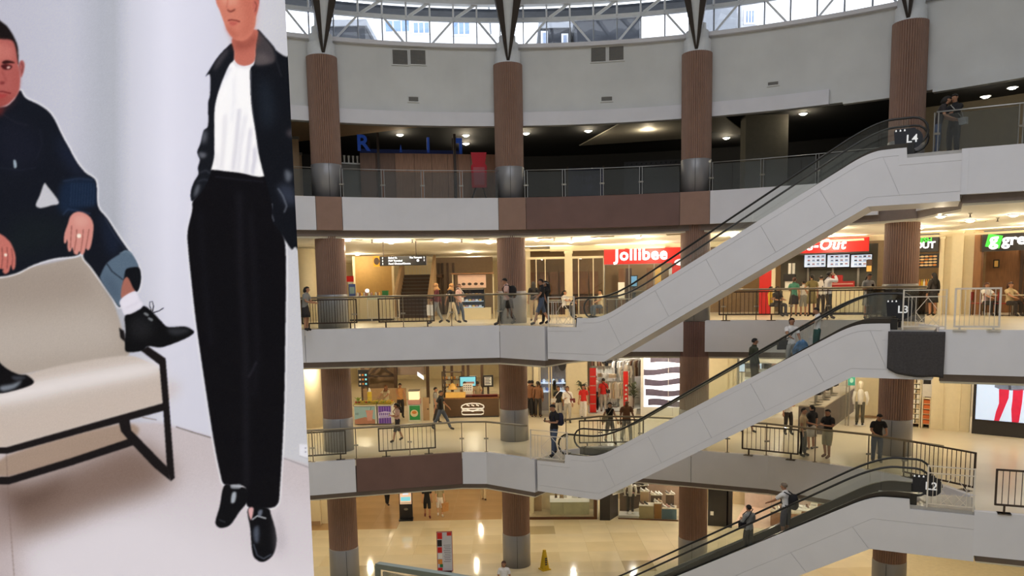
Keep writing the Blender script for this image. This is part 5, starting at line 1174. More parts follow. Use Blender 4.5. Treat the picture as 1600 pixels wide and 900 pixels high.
# cream wall and the bright shop beyond the middle escalator
f = FR(1062, 1152, 600, 26.4, Z2)
t = f.thing('wall_panel', 'cream wall right of the third column on the second floor', 'wall', 0, 0.1, 0); t['kind'] = 'structure'; part('board', MB().box(0, f.L, 0, 0.1, 0, 3.3), m_cream, t)
for px in (1132, 1140): part('pilaster', MB().box(f.at(px, 600)[0], f.at(px, 600)[0]+0.12, -0.06, 0, 0, 3.3), m_cream, t)
f = FR(1150, 1260, 590, 26.5, Z2); fx = lambda p, py=590: f.at(p, py)[0]
t = f.thing('store_window', 'bright shop front with red lintel seen over the middle escalator', 'shop window', 0, 0, 0)
part('red_lintel', MB().box(fx(1175), fx(1215), -0.05, 0.1, 2.75, 2.9), m_cola, t); part('glass_pane', MB().box(fx(1151), fx(1260), 0, 0.012, 0.05, 2.75), m_shopglass, t); part('jamb', MB().box(fx(1152), fx(1154), -0.05, 0.3, 0, 3.1), m_grey, t)
t, w2, H = screen(f, 'shop_screen', 'pale blue lit screen in the bright shop', (1153, 570, 1162, 582), m_scr, 0.4); part('stand', MB().box(-0.04, 0.04, 0.02, 0.05, -f.rect(1153,570,1162,582)[2], -0.04), m_wht, t)
for k, px in enumerate((1165, 1172, 1180, 1188, 1196, 1204)):
    t = f.thing('magazine_rack', 'white rack of small goods in the bright shop', 'rack', fx(px), 1.0+0.15*(k % 2), 0, 'racks in the bright shop'); part('back', MB().box(-0.18, 0.18, 0.2, 0.23, 0, 2.3), m_wht, t)
    for q in range(5): s_ = part('shelf', MB().box(-0.18, 0.18, 0, 0.2, 0.5+q*0.38, 0.53+q*0.38), m_wht, t); part('goods', MB().box(-0.15, 0.15, 0.02, 0.15, 0.53+q*0.38, 0.75+q*0.38), (m_cl[2], m_pink, m_scr, m_cl[4])[(q+k) % 4], s_)
# raised platform with black chairs, glass corner, emblem, mannequin
pA, pB = on_z(1262, 660, Z2), on_z(1338, 600, Z2+0.55)
P0 = on_z(1185, 640, Z2+0.7); P1 = on_z(1318, 612, Z2+0.7)
t = thing('salon_platform', 'long grey platform with a pale top running back from the second-floor shop', 'platform', (0,0,Z2), 0)
A_ = on_z(1288, 635, Z2+1.1); B_ = on_R(1335, 611, 29.6); dd = Vector((B_.x-A_.x, B_.y-A_.y)).normalized(); nn = Vector((-dd.y, dd.x)); Wp = 0.95
pl_ = [(A_.x, A_.y), (B_.x, B_.y), (B_.x+nn.x*Wp, B_.y+nn.y*Wp), (A_.x+nn.x*Wp, A_.y+nn.y*Wp)]
part('riser', MB().prism(pl_, 0.0, 1.05), M('slate_grey', S(96, 88, 86), 0.6), t); part('top', MB().prism(pl_, 1.05, 1.1), M('pale_stone', S(186, 176, 160), 0.4), t)
for k in range(6):
    u = 0.3+k*0.75
    c = Vector((A_.x, A_.y))+dd*u+nn*(0.4+0.1*(k % 2))
    if u > math.hypot(B_.x-A_.x, B_.y-A_.y)-0.3: break
    t = thing('salon_chair', ('nearest','second','third','fourth','fifth','sixth')[k]+' black box armchair along the pale platform', 'chair', (c.x, c.y, Z2+1.1), math.atan2(dd.y, dd.x), 'salon chairs on the platform')
    part('seat', MB().box(-0.25, 0.25, -0.25, 0.25, 0.42, 0.55), m_board, t); part('backrest', MB().box(-0.25, 0.25, 0.2, 0.27, 0.55, 0.9), m_board, t)
    for sx in (-1, 1): part('armrest', MB().box(sx*0.27-0.03, sx*0.27+0.03, -0.22, 0.25, 0.42, 0.7), m_board, t)
    part('stem', MB().lathe([(0.035,0.03),(0.035,0.42)], 10), m_chrome, t); part('base', MB().lathe([(0.25,0),(0.25,0.02),(0.06,0.04)], 16), m_chrome, t)
f = FR(1318, 1352, 620, 25.6, Z2); fx = lambda p, py=620: f.at(p, py)[0]
t = f.thing('glass_partition', 'glass corner partition beside the white shirted mannequin', 'glass wall', 0, 0, 0)
part('glass_pane', MB().box(fx(1312), fx(1326), 0, 0.012, 0.03, 2.6), m_shopglass, t)
for px in (1322, 1327): part('mullion', MB().box(fx(px)-0.02, fx(px)+0.02, -0.03, 0.03, 0, 2.7), m_chrome, t)
t = f.thing('emblem_sign', 'teal sign with a pale cup emblem hanging by the glass partition', 'sign', fx(1330), -0.05, f.at(1330, 602)[1]); part('board', MB().box(-0.13, 0.13, 0, 0.04, 0, 0.42), M('teal_sign', S(50, 140, 124), 0.4, emit=0.1), t); part('emblem', MB().plate([(0.07*math.cos(2*PI*k/12), 0.2+0.1*math.sin(2*PI*k/12)) for k in range(12)], -0.006, 0), M('teal_pale', S(160, 205, 190), 0.5), t); part('hanger', MB().bar((0,0.02,0.42), (0,0.02,0.62), 0.03), m_chrome, t)
t = f.thing('display_wall', 'pale cream display wall behind the mannequin', 'wall', 0, 2.4, 0); t['kind'] = 'structure'; part('board', MB().box(fx(1326), fx(1375), 0, 0.1, 0, 3.2), m_cream, t)
part('skirting', MB().box(fx(1326), fx(1375), -0.03, 0, 0, 0.1), m_tan, t)
mm = on_z(1343, 665, Z2)
mannequin('mannequin in a white printed sweatshirt and grey trousers beside the fourth column', (mm.x, mm.y, Z2+0.02), f.rz, m_cl[0], M('trouser_grey', S(84, 80, 70), 0.9), shoes=m_board)
# shelves and wall right of the fourth column
f = FR(1415, 1458, 620, 26.3, Z2); fx = lambda p, py=630: f.at(p, py)[0]
def box_shelf(label, pa, pb, y0, n, mats, grp, cols=3):
    x0, x1 = fx(pa), fx(pb); H = f.at((pa+pb)/2, y0)[1]; t = f.thing('shoe_shelf', label, 'shelf', x0, 0.05, 0, None); L = x1-x0
    part('back', MB().box(0, L, 0.35, 0.38, 0, H), m_dwood, t)
    for k in range(n+1): part('board', MB().box(0, L, 0, 0.35, 0.15+(H-0.2)*k/n, 0.17+(H-0.2)*k/n), m_cream, t)
    for xx in (0, L-0.03): part('side', MB().box(xx, xx+0.03, 0, 0.36, 0, H), m_cream, t)
    for k in range(n):
        for c in range(cols):
            o = part('shoe_box', MB().box(0, L/cols-0.06, 0, 0.28, 0, (H-0.2)/n*0.62), mats[(k*2+c) % len(mats)], None); o.location = f.world(x0+0.04+c*(L-0.04)/cols, 0.05, 0.17+(H-0.2)*k/n); o.rotation_euler.z = f.rz
            part('lid', MB().box(-0.005, L/cols-0.055, -0.006, 0.286, (H-0.2)/n*0.62, (H-0.2)/n*0.72), mats[(k*2+c) % len(mats)], o)
            tag(o, grp[0], 'box', grp[1])
box_shelf('tall shelf of pale shoe boxes right of the fourth column', 1417, 1438, 590, 9, [m_cl[0], m_wht, m_cl[1]], ('pale shoe box on the tall shelf by the fourth column', 'pale shoe boxes'))
box_shelf('shelf of orange shoe boxes next to the cream wall', 1441, 1454, 622, 5, [M('orange_box', S(214, 110, 50), 0.5)], ('orange shoe box on the low shelf by the cream wall', 'orange shoe boxes'), 1)
for k in range(5):
    o = obj('garment', hang[(2,3,2,4,3)[k]], None, f.world(fx(1424+k*5), 0.5, 2.75), f.rz+0.7); tag(o, 'dark garment hanging above the shoe shelves', 'clothing', 'garments above the shoe shelves'); part('hook', MB().bar((0,0,0), (0,0,0.5), 0.012), m_chrome, o)
t = f.thing('white_bag_display', 'white and black bag hanging above the orange boxes', 'bag', fx(1446), 0.1, 1.75); part('body', MB().box(-0.12, 0.14, 0, 0.12, 0, 0.4), m_board, t); part('strap', MB().tube([(-0.08,0.05,0.4),(0,0.05,0.62),(0.1,0.05,0.4)], 0.015, 6), m_wht, t)
f = FR(1455, 1516, 630, 26.2, Z2); t = f.thing('wall_panel', 'cream wall between shoe shelves and red stockings screen', 'wall', 0, 0, 0); t['kind'] = 'structure'; part('board', MB().box(0, f.L, 0, 0.2, 0, 3.3), m_cream, t)
for px in (1471, 1498): part('pilaster', MB().box(f.at(px,630)[0], f.at(px,630)[0]+0.06, -0.05, 0, 0, 3.3), m_cream, t)
# big screen with stockings
f = FR(1512, 1680, 640, 26.0, Z2); x0, x1, z0, z1 = f.rect(1525, 595, 1680, 661)
z0 = f.at(1540, 656)[1]; z1 = min(f.at(1540, 592)[1]+0.5, 3.0)
t = f.thing('stocking_screen', 'large lit screen showing legs in red stockings', 'screen', 0, 0, 0)
part('casing', MB().box(0.16, f.L, 0.02, 0.4, 0, 3.09), M('charcoal_case', S(38, 36, 38), 0.6), t); part('display', MB().box(x0, x1, 0, 0.02, z0, z1), M('screen_sky', S(188, 208, 238), 0.4, var=0.03, emit=0.7), t)
part('case_rim', MB().box(x0-0.06, x0, -0.02, 0.02, z0-0.06, 3.0).box(x0, x1, -0.02, 0.02, z0-0.06, z0), m_board, t)
q = lambda px, py: f.at(px, py)
def prt(name, px, m, y=-0.006): part(name, MB().plate([q(a, b) for a, b in px], y, y+0.004), m, t)
m_sk = M('print_denim', S(116, 130, 164), 0.5, var=0.2, emit=0.15); m_stk = M('print_crimson', S(206, 30, 72), 0.5, var=0.08, emit=0.3)
prt('skirt_print', [(1554,605),(1556,590),(1612,590),(1616,607),(1598,610),(1580,610),(1562,608)], m_sk)
prt('stocking_print', [(1561,608),(1577,609),(1576,622),(1571,634),(1561,658),(1553,658),(1556,644),(1561,630)], m_stk); prt('stocking_print', [(1583,609),(1599,608),(1597,630),(1592,660),(1581,661),(1580,640),(1582,625)], m_stk)
prt('skirt_pleat', [(1575,592),(1580,592),(1580,609),(1576,609)], M('print_pleat', S(64, 74, 100), 0.5, emit=0.08), -0.009)

# ---------------------------------------------------------------- ground floor
f = FR(818, 936, 790, 26.6, Z1); fx = lambda p, py=795: f.at(p, py)[0]
m_marble = M('marble', S(226, 214, 188), 0.3, var=0.16, scale=2.2); m_marble2 = M('marble_dark', S(196, 194, 160), 0.3, var=0.12, scale=2.5); m_bronze = M('bronze_frame', S(84, 52, 32), 0.4, metal=0.3)
t = f.thing('bag_window', 'bronze framed shop window with a marble back wall', 'shop window', 0, 0, 0)
part('back_wall', MB().box(fx(846), fx(931), 1.3, 1.4, 0.1, 3.1), m_marble, t); part('side_panel', MB().box(fx(820), fx(846), 1.0, 1.1, 0.1, 3.1), m_tan, t); part('platform', MB().box(fx(820), fx(931), 0.02, 1.3, 0, 0.12), m_marble, t)
part('glass_pane', MB().box(fx(820), fx(929), 0, 0.012, 0.12, 3.1), m_shopglass, t); part('sill', MB().box(fx(820), fx(935), -0.05, 0.03, 0, 0.12), m_bronze, t); part('jamb', MB().box(fx(928), fx(933), -0.05, 0.4, 0, 3.1), m_bronze, t); part('white_edge', MB().box(fx(933), fx(935), -0.05, 0.4, 0, 3.1), m_wht, t)
t = f.thing('marble_counter', 'veined marble display counter in the bag window', 'counter', fx(860), 0.35, 0.12); L = fx(921)-fx(860)
part('body', MB().box(0, L*0.33-0.01, 0, 0.6, 0, 0.62).box(L*0.33+0.01, L, 0, 0.6, 0, 0.62), m_marble2, t); part('worktop', MB().box(-0.02, L+0.02, -0.03, 0.63, 0.62, 0.78), M('lit_top', S(250, 244, 226), 0.3, emit=0.25), t)
bm_ = [m_dwood, m_tan, m_wht, m_wht, m_dwood]
for k, (px, w_, h) in enumerate(((869, 0.12, 0.24), (878, 0.2, 0.2), (884, 0.16, 0.16), (899, 0.3, 0.16), (907, 0.18, 0.24))):
    lab = ('small dark brown handbag at the left end of the marble counter', 'tan handbag second from left on the marble counter', 'small white handbag in the middle of the marble counter', 'wide white handbag right of the middle of the marble counter', 'dark brown handbag at the right end of the marble counter')[k]
    t = f.thing('handbag', lab, 'bag', fx(px), 0.5-0.06*(k % 2), 0.9); part('body', MB().plate([(-w_/2,0),(w_/2,0),(w_*0.42,h),(-w_*0.42,h)], 0, 0.12), bm_[k], t); part('handle', MB().tube([(-w_*0.25,0.06,h),(-w_*0.15,0.06,h+0.14),(w_*0.15,0.06,h+0.14),(w_*0.25,0.06,h)], 0.012, 6), bm_[k], t); part('clasp', MB().box(-0.015, 0.015, -0.006, 0, h*0.6, h*0.75), m_gold, t)
f = FR(935, 966, 790, 26.4, Z1); fx = lambda p, py=790: f.at(p, py)[0]
t = f.thing('black_pier', 'black pier between bag window and shoe shop', 'pier', 0, 0, 0); part('face', MB().box(fx(937), fx(953), 0, 0.4, 0, 3.1), m_board, t); part('side_wall', MB().prism([(fx(953), 0), (fx(966), 0.9), (fx(966), 1.0), (fx(953), 0.4)], 0, 3.1), M('pier_grey', S(62, 56, 52), 0.5), t)
t = f.thing('fashion_poster', 'tall pale poster on the dark wall by the shoe shop', 'poster', fx(957), 0.26, 1.15); t.rotation_euler.z = f.rz+0.85; part('frame', MB().box(0, 0.75, -0.03, 0, 0, 1.2), m_wht, t); part('print', MB().box(0.04, 0.71, -0.036, -0.03, 0.04, 1.16), M('poster_grey', S(170, 170, 168), 0.5, var=0.3), t)
f = FR(964, 1066, 800, 26.7, Z1); fx = lambda p, py=795: f.at(p, py)[0]
t = f.thing('store_shell', 'pinkish back wall of the shoe shop', 'store interior', 0, 0, 0); t['kind'] = 'structure'; part('back_wall', MB().box(fx(1000), fx(1064), 2.2, 2.3, 0, 2.7), M('mauve_wall', S(168, 140, 122), 0.6), t); part('lit_lintel', MB().box(fx(1000), fx(1064), 2.1, 2.2, 2.5, 2.75), M('pink_lit', S(255, 200, 200), 0.5, emit=0.7), t); part('side_wall', MB().prism([(fx(966), 1.0), (fx(1000), 2.2), (fx(1000), 2.3), (fx(966), 1.1)], 0, 3.1), m_dwood, t)
t = f.thing('shop_window', 'low framed glass front of the shoe shop', 'shop window', 0, 0, 0); part('sill', MB().box(fx(966), fx(1060), -0.04, 0.04, 0, 0.06), m_bronze, t)
for a, b in ((966, 978), (978, 1014), (1014, 1049), (1049, 1060)): part('glass_pane', MB().box(fx(a)+0.01, fx(b)-0.01, 0, 0.012, 0.06, 3.0), m_shopglass, t)
t = f.thing('plinth', 'low white plinth under the shoe shop mannequin', 'plinth', fx(967), 0.08, 0); part('body', MB().box(0, fx(998)-fx(967), 0, 0.7, 0, 0.12), m_wht, t); part('top', MB().box(-0.02, fx(998)-fx(967)+0.02, -0.02, 0.72, 0.12, 0.16), m_wht, t)
mannequin('mannequin in white shirt and dark trousers in the shoe shop window', f.world(fx(984), 0.45, 0.16), f.rz, m_cl[0], m_cl[2], head=True, shoes=m_wht)
shoe_m = {}
def shoe(label, loc, rz, m, grp='shoes on display'):
    if m.name not in shoe_m:
        b = MB(); b.tube([(0,0.13,0.05),(0,0.08,0.06),(0,-0.02,0.05),(0,-0.1,0.04),(0,-0.14,0.03)], [0.035,0.045,0.042,0.042,0.02], 8); shoe_m[m.name] = (b.mesh('upper', m, True), MB().plate([(-0.045,0),(0.045,0),(0.045,0.02),(-0.045,0.02)], -0.15, 0.16).mesh('sole', m_wht), MB().tube([(0,0.11,0.06),(0,0.1,0.13)], [0.04,0.035], 8).mesh('collar', m, True))
    t = thing('shoe', label, 'shoe', loc, rz, grp); u, s_, c = shoe_m[m.name]; obj('upper', u, t); obj('sole', s_, t); obj('collar', c, t)
def plinth(px0, px1, h, m, lab, y=0.25, dep=0.6):
    t = f.thing('shoe_plinth', lab, 'plinth', fx(px0), y, 0); part('body', MB().box(0, fx(px1)-fx(px0)-0.02, 0, dep, 0, h-0.03), m, t); part('top', MB().box(0, fx(px1)-fx(px0)-0.02, -0.01, dep+0.01, h-0.03, h), m_ctop, t)
plinth(998, 1022, 0.62, M('plinth_khaki', S(176, 160, 118), 0.6), 'khaki shoe plinth beside the shop mannequin'); plinth(1022, 1034, 0.75, M('plinth_ochre', S(170, 116, 42), 0.6), 'ochre shoe plinth in the middle of the shoe shop window'); plinth(1034, 1058, 0.52, M('plinth_blue', S(72, 110, 132), 0.6), 'blue shoe plinth next to the third column')
plinth(999, 1013, 1.1, m_tan, 'tall tan shoe plinth behind the khaki one', 1.0, 0.4); plinth(1016, 1034, 0.95, m_dwood, 'dark shoe plinth behind the ochre one', 1.0, 0.4); plinth(1040, 1054, 1.0, m_dwood, 'dark shoe plinth behind the blue one', 1.0, 0.4)
for k, (px, y, z, m) in enumerate(((1003,0.5,0.62,m_cl[3]),(1009,0.5,0.62,m_cl[2]),(1025,0.5,0.75,m_wht),(1031,0.5,0.75,m_tan),(1038,0.5,0.52,m_wht),(1044,0.5,0.52,m_pink),(1051,0.5,0.52,m_cl[4]),(1002,1.15,1.1,m_wht),(1010,1.15,1.1,m_wht),(1019,1.15,0.95,m_wht),(1026,1.15,0.95,m_wht),(1031,1.15,0.95,m_wht),(1043,1.15,1.0,m_cl[4]),(1051,1.15,1.0,m_wht))):
    shoe('shoe standing on a plinth in the shoe shop window', f.world(fx(px), y, z), f.rz+0.7, m, 'shoes in the shop window')
t = f.thing('shoe_rack', 'slanted rack crowded with dark shoes behind the mannequin', 'rack', fx(968), 1.35, 0)
t.rotation_euler.z = f.rz+0.45
for k in range(5): part('shelf', MB().box(0, 1.35, -0.2, 0, 0.8+k*0.4, 0.83+k*0.4), m_ctop, t)
part('back', MB().box(0, 1.35, 0, 0.03, 0.5, 2.8), m_dwood, t)
cz, sz_ = math.cos(f.rz+0.45), math.sin(f.rz+0.45); o0 = f.world(fx(968), 1.35, 0)
for k in range(30):
    u, q_ = 0.12+(k % 6)*0.22, k//6; x, y = u, -0.12
    shoe('shoe on the crowded slanted wall rack of the shoe shop', (o0[0]+cz*x-sz_*y, o0[1]+sz_*x+cz*y, 0.83+q_*0.4), f.rz+1.1, (m_cl[2], m_cl[3], m_wht, m_cl[4], m_pink)[(k*7) % 5], 'shoes on the wall rack')
f = FR(1104, 1150, 800, 26.3, Z1); fx = lambda p, py=800: f.at(p, py)[0]
t = f.thing('black_wall', 'glossy black rounded wall right of the third column on the ground floor', 'wall panel', 0, 0, 0); m_gb = M('gloss_black', S(26, 25, 28), 0.2, var=0.1)
part('board', MB().box(fx(1106), fx(1133), 0, 0.3, 0, 3.1), m_gb, t); part('round_edge', MB().tube([(fx(1133), 0.15, 0), (fx(1133), 0.15, 3.1)], 0.15, 16), m_gb, t); part('edge_fin', MB().box(fx(1138), fx(1144), -0.1, 0.3, 0, 3.1), m_board, t); part('notice', MB().box(fx(1110), fx(1115), -0.01, 0, 0.5, 0.68), m_wht, t)
f = FR(1146, 1330, 800, 26.6, Z1); fx = lambda p, py=805: f.at(p, py)[0]
t = f.thing('store_shell', 'pinkish floor and wall of the shop behind the escalator riders', 'store interior', 0, 0, 0); t['kind'] = 'structure'; part('store_floor', MB().box(fx(1146), fx(1330), 0, 3.4, 0.008, 0.02), M('pink_floor', S(226, 196, 176), 0.35), t); part('back_wall', MB().box(fx(1146), fx(1330), 3.4, 3.5, 0, 3.2), M('pink_wall', S(200, 180, 166), 0.6), t)
def disp_table(px, y, w_, d_, h, m, lab):
    t = f.thing('display_table', lab, 'table', fx(px), y, 0.02); part('top', MB().box(0, w_, 0, d_, h-0.05, h), m, t); part('front', MB().box(0.02, w_-0.02, 0.02, 0.06, 0, h-0.05), m_wood, t)
    for a in (0.02, w_-0.06):
        for b in (0.06, d_-0.06): part('leg', MB().box(a, a+0.04, b, b+0.04, 0, h-0.05), m_wood, t)
disp_table(1201, 0.5, 1.3, 0.9, 0.7, m_ctop, 'wooden display table nearest the escalator riders'); disp_table(1237, 0.9, 1.5, 0.9, 0.75, m_wht, 'white display table with shoes behind the escalator glass'); disp_table(1262, 1.8, 1.4, 0.6, 0.9, m_dwood, 'dark display table behind the white one')
for k, (px, y, z, m) in enumerate(((1240,1.1,0.77,m_cl[2]),(1246,1.3,0.77,m_wht),(1253,1.2,0.77,m_wht),(1258,1.4,0.77,m_cl[3]),(1266,2.0,0.92,m_wht),(1271,2.1,0.92,m_wht),(1276,2.0,0.92,m_wht),(1206,0.8,0.72,m_cl[3]),(1214,0.9,0.72,m_wht))): shoe('shoe on a display table behind the lowest escalator', f.world(fx(px), y, z), f.rz+0.5, m, 'shoes on the display tables')
t = f.thing('price_card', 'white sign card on the white display table', 'sign', fx(1262), 1.15, 0.77); part('card', MB().add([(0,0,0),(0.3,0,0),(0.33,0.1,0.3),(0.03,0.1,0.3),(0,0.02,0),(0.3,0.02,0),(0.33,0.12,0.3),(0.03,0.12,0.3)], [(0,1,2,3),(7,6,5,4),(0,4,5,1),(1,5,6,2),(2,6,7,3),(3,7,4,0)]), m_wht, t); part('text_line', MB().bar((0.05,0.05,0.2), (0.27,0.05,0.2), 0.02), m_ink, t)
for k in range(6):
    o = obj('garment', hang[(2,3,2,4,2,3)[k]], None, f.world(fx(1198)+k*0.1, 2.6, 2.3), f.rz+0.9); tag(o, 'dark garment on the rail at the back of the pinkish shop', 'clothing', 'garments in the pinkish shop'); part('hook', MB().bar((0,0,0), (0,0,0.07), 0.012), m_chrome, o)
t = f.thing('clothes_rack', 'clothes rail at the back of the pinkish shop', 'rack', fx(1198)-0.1, 2.6, 0.02); part('hanging_rail', MB().bar((0,0,2.33),(0.8,0,2.33),0.03), m_chrome, t)
for xx in (0, 0.8): part('upright', MB().bar((xx,0,0),(xx,0,2.33),0.03), m_chrome, t)
# directory kiosk, standee, caution cone on the open floor
p = on_z(634.5, 812, 0); f = Fr((p.x-0.3, p.y), (p.x+0.3, p.y+0.03), 0.008)
t = f.thing('directory_kiosk', 'black directory kiosk with a lit screen on the ground floor', 'kiosk', 0, 0, 0); w_ = 0.62
part('base', MB().box(-0.02, w_+0.02, -0.3, 0.25, 0, 0.05), m_board, t); part('body', MB().box(0, w_, 0, 0.12, 0.05, 1.5), m_board, t); part('display', MB().box(0.04, w_-0.04, -0.01, 0, 0.75, 1.44), M('screen_peach', S(236, 196, 168), 0.4, var=0.05, emit=0.6), t)
part('map_print', MB().box(0.08, w_-0.08, -0.014, -0.01, 0.9, 1.1), m_scrc, t); part('map_print', MB().box(0.18, w_-0.18, -0.014, -0.01, 1.2, 1.4), m_scr, t); part('map_print', MB().box(0.06, w_-0.06, -0.014, -0.01, 0.78, 0.84), m_wht, t); part('emblem', MB().plate([(w_/2+0.1*math.cos(2*PI*k/10), 0.5+0.06*math.sin(2*PI*k/10)) for k in range(10)], -0.008, 0), m_grey, t)
p = on_z(697, 894, 0.0); f = Fr((p.x-0.33, p.y), (p.x+0.3, p.y+0.02), 0.008); zt = on_line(697, 831, f.P, f.Q).z
t = f.thing('sign_standee', 'tall standee with red blocks and lines of text on the ground floor', 'sign', 0, 0, 0); w_ = 0.6
part('frame', MB().box(0, w_, 0, 0.05, 0.02, zt), m_cola, t); part('foot', MB().box(0.05, w_-0.05, -0.2, 0.25, 0, 0.03), m_bar, t); part('sheet', MB().box(0.02, w_-0.02, -0.004, 0, 0.05, zt-0.02), M('sheet_grey', S(206, 204, 212), 0.5, var=0.02), t)
for k, (a, b, c, d, m) in enumerate(((0.03,0.22,0.82,0.98,m_red),(0.4,0.57,0.9,0.985,m_red),(0.03,0.2,0.64,0.8,m_board),(0.03,0.2,0.48,0.62,m_red),(0.05,0.2,0.34,0.46,m_wht),(0.03,0.2,0.2,0.32,m_orange),(0.1,0.22,0.12,0.2,m_mgreen),(0.03,0.2,0.04,0.11,m_red))): part('print_block', MB().box(a, b, -0.008, -0.004, zt*c, zt*d), m, t)
for k in range(10): part('text_line', MB().box(0.26+0.02*(k % 3), 0.54-0.02*(k % 2), -0.008, -0.004, zt*(0.66-0.045*k), zt*(0.66-0.045*k)+0.015), m_ink, t)
p = on_z(851, 890, 0); t = thing('caution_cone', 'yellow square caution cone standing on the glossy ground floor', 'cone', (p.x, p.y, 0.008), 0.5)
b = MB(); v = [(-0.13,-0.13,0.04),(0.13,-0.13,0.04),(0.13,0.13,0.04),(-0.13,0.13,0.04),(-0.05,-0.05,0.72),(0.05,-0.05,0.72),(0.05,0.05,0.72),(-0.05,0.05,0.72)]; b.add(v, [(0,3,2,1),(4,5,6,7),(0,1,5,4),(1,2,6,5),(2,3,7,6),(3,0,4,7)]); part('cone', b, m_yel, t); part('base', MB().box(-0.18, 0.18, -0.18, 0.18, 0, 0.04), m_yel, t); part('collar', MB().box(-0.045, 0.045, -0.045, 0.045, 0.72, 0.78), m_yel, t)
for k in range(4): part('text_block', MB().add([(-0.05, -0.12+0.0004+0.0, 0.2+k*0.08), (0.05, -0.12, 0.2+k*0.08), (0.045, -0.113, 0.25+k*0.08), (-0.045, -0.113, 0.25+k*0.08)], [(0,1,2,3)]), m_ink, t)
# pale walls and door at the far left of the ground floor
f = FY(488, 512, 800, 35.5, 0); t = f.thing('wall_panel', 'pale cream wall at the left edge of the ground floor', 'wall', 0, 0, 0); t['kind'] = 'structure'; part('board', MB().box(-1.5, f.L*0.5, 0, 0.2, 0, 3.5), m_cream, t); part('recess', MB().box(f.L*0.5, f.L, 0.25, 0.4, 0, 3.5), m_cream, t); part('skirting', MB().box(-1.5, f.L*0.5, -0.03, 0, 0, 0.2), m_tan, t)
for z in (Z2, Z3):
    f = FY(463, 492, 620 if z == Z2 else 440, 33.0, z); t = f.thing('round_pillar', 'plain cream round pillar at the left end of the %s floor' % ('second' if z == Z2 else 'third'), 'pillar', f.at(486 if z == Z2 else 478, 600 if z == Z2 else 440)[0], 0, 0); part('shaft', MB().lathe([(0.42,0.1),(0.42,3.1)], 24), m_cream, t, True); part('foot', MB().lathe([(0.45,0),(0.45,0.1)], 24), m_cream, t)
f = FY(484, 500, 440, 33.5, Z3); t = f.thing('drape', 'dark brown hanging drape left of the first column', 'curtain', 0, 0, 0); xx = f.at(487, 440)[0]
bb = MB(); zt = f.at(489, 400)[1]; zb = f.at(489, 462)[1]
part('cloth', bb.tube([(xx,0,zb),(xx+0.03,0,zb+0.5),(xx-0.02,0,zt-0.5),(xx,0,zt)], [0.12,0.1,0.07,0.05], 8), m_dwood, t, True); part('rail', MB().bar((xx,0,zt), (xx,0,3.15), 0.03), m_bar, t)
# railing just below the camera
a = on_y(590, 883, 3.2); b_ = on_y(710, 902, 3.0); t = thing('near_rail', 'blurred grey metal rail close to the camera at the bottom edge', 'railing', (a.x, a.y, a.z), 0)
m_nr = M('near_rail_grey', S(122, 130, 122), 0.5, metal=0.2); part('top_rail', MB().bar((0,0,0), (b_-a)*3, 0.03, 0.022), m_nr, t); part('post', MB().bar((0,0,0.0), (0,0,-2.4), 0.022), m_nr, t); part('glass_pane', MB().ribbon([(0.02, 0.0), (0.02+(b_-a).x*3, (b_-a).y*3)], -1.0, -0.03, 0.01), m_gl3, t)
# ================================================================ people
SKINS = [M('skin_light', S(214, 168, 138), 0.55, var=0.03), M('skin_mid', S(178, 128, 98), 0.55, var=0.03), M('skin_dark', S(134, 92, 68), 0.55, var=0.03)]
m_hair = M('hair_black', S(28, 22, 20), 0.8, var=0.1, scale=30); m_hairb = M('hair_brown', S(72, 40, 28), 0.5, var=0.1, scale=30); m_hairg = M('hair_grey', S(120, 104, 88), 0.6)
m_eye = M('eye_dark', S(24, 18, 16), 0.3, var=0); m_lip = M('lip', S(150, 84, 76), 0.5, var=0)
def cl(name, r, g, b): return M('fabric_'+name, S(r, g, b), 0.85, var=0.08, scale=12)
C_ = dict(white=cl('white', 232, 226, 222), black=cl('black', 26, 24, 27), maroon=cl('maroon', 104, 40, 42), cream=cl('cream', 222, 204, 172), jeans=cl('jeans', 74, 84, 104), dark=cl('dark', 44, 38, 38), grey=cl('grey', 140, 138, 134),
          beige=cl('beige', 196, 172, 134), olive=cl('olive', 116, 104, 66), red=cl('red', 196, 34, 30), brown=cl('brown', 122, 82, 56), teal=cl('teal', 70, 130, 112), dteal=cl('dteal', 34, 88, 78), yellow=cl('yellow', 214, 170, 40), green=cl('green', 52, 56, 42),
          pink=cl('pink', 214, 176, 166), navy=cl('navy', 40, 40, 62), tan=cl('tan', 198, 146, 92), lgrey=cl('lgrey', 178, 172, 164), blue=cl('blue', 70, 110, 170), orange=cl('orange', 214, 120, 60), khaki=cl('khaki', 160, 148, 118))
ARM = {'down': ((.205,.03,1.12),(.225,-.03,.88),(.225,-.05,.80)), 'phone': ((.2,.0,1.12),(.12,-.22,1.13),(.07,-.29,1.18)), 'rail': ((.22,-.1,1.14),(.17,-.34,1.11),(.1,-.4,1.11)), 'head': ((.34,-.1,1.33),(.17,-.14,1.52),(.12,-.1,1.6)),
       'fwd': ((.2,-.08,1.13),(.2,-.27,.96),(.19,-.33,.90)), 'back': ((.21,.14,1.14),(.2,.22,.9),(.2,.24,.82)), 'cross': ((.22,-.04,1.13),(.02,-.22,1.16),(-.06,-.24,1.17)), 'hip': ((.3,.06,1.16),(.2,-.02,.98),(.17,-.04,.95)), 'reach': ((.2,-.2,1.2),(.17,-.42,1.12),(.15,-.5,1.1)),
       'pocket': ((.24,.06,1.12),(.18,-.05,.92),(.15,-.09,.87))}
PCACHE = {}
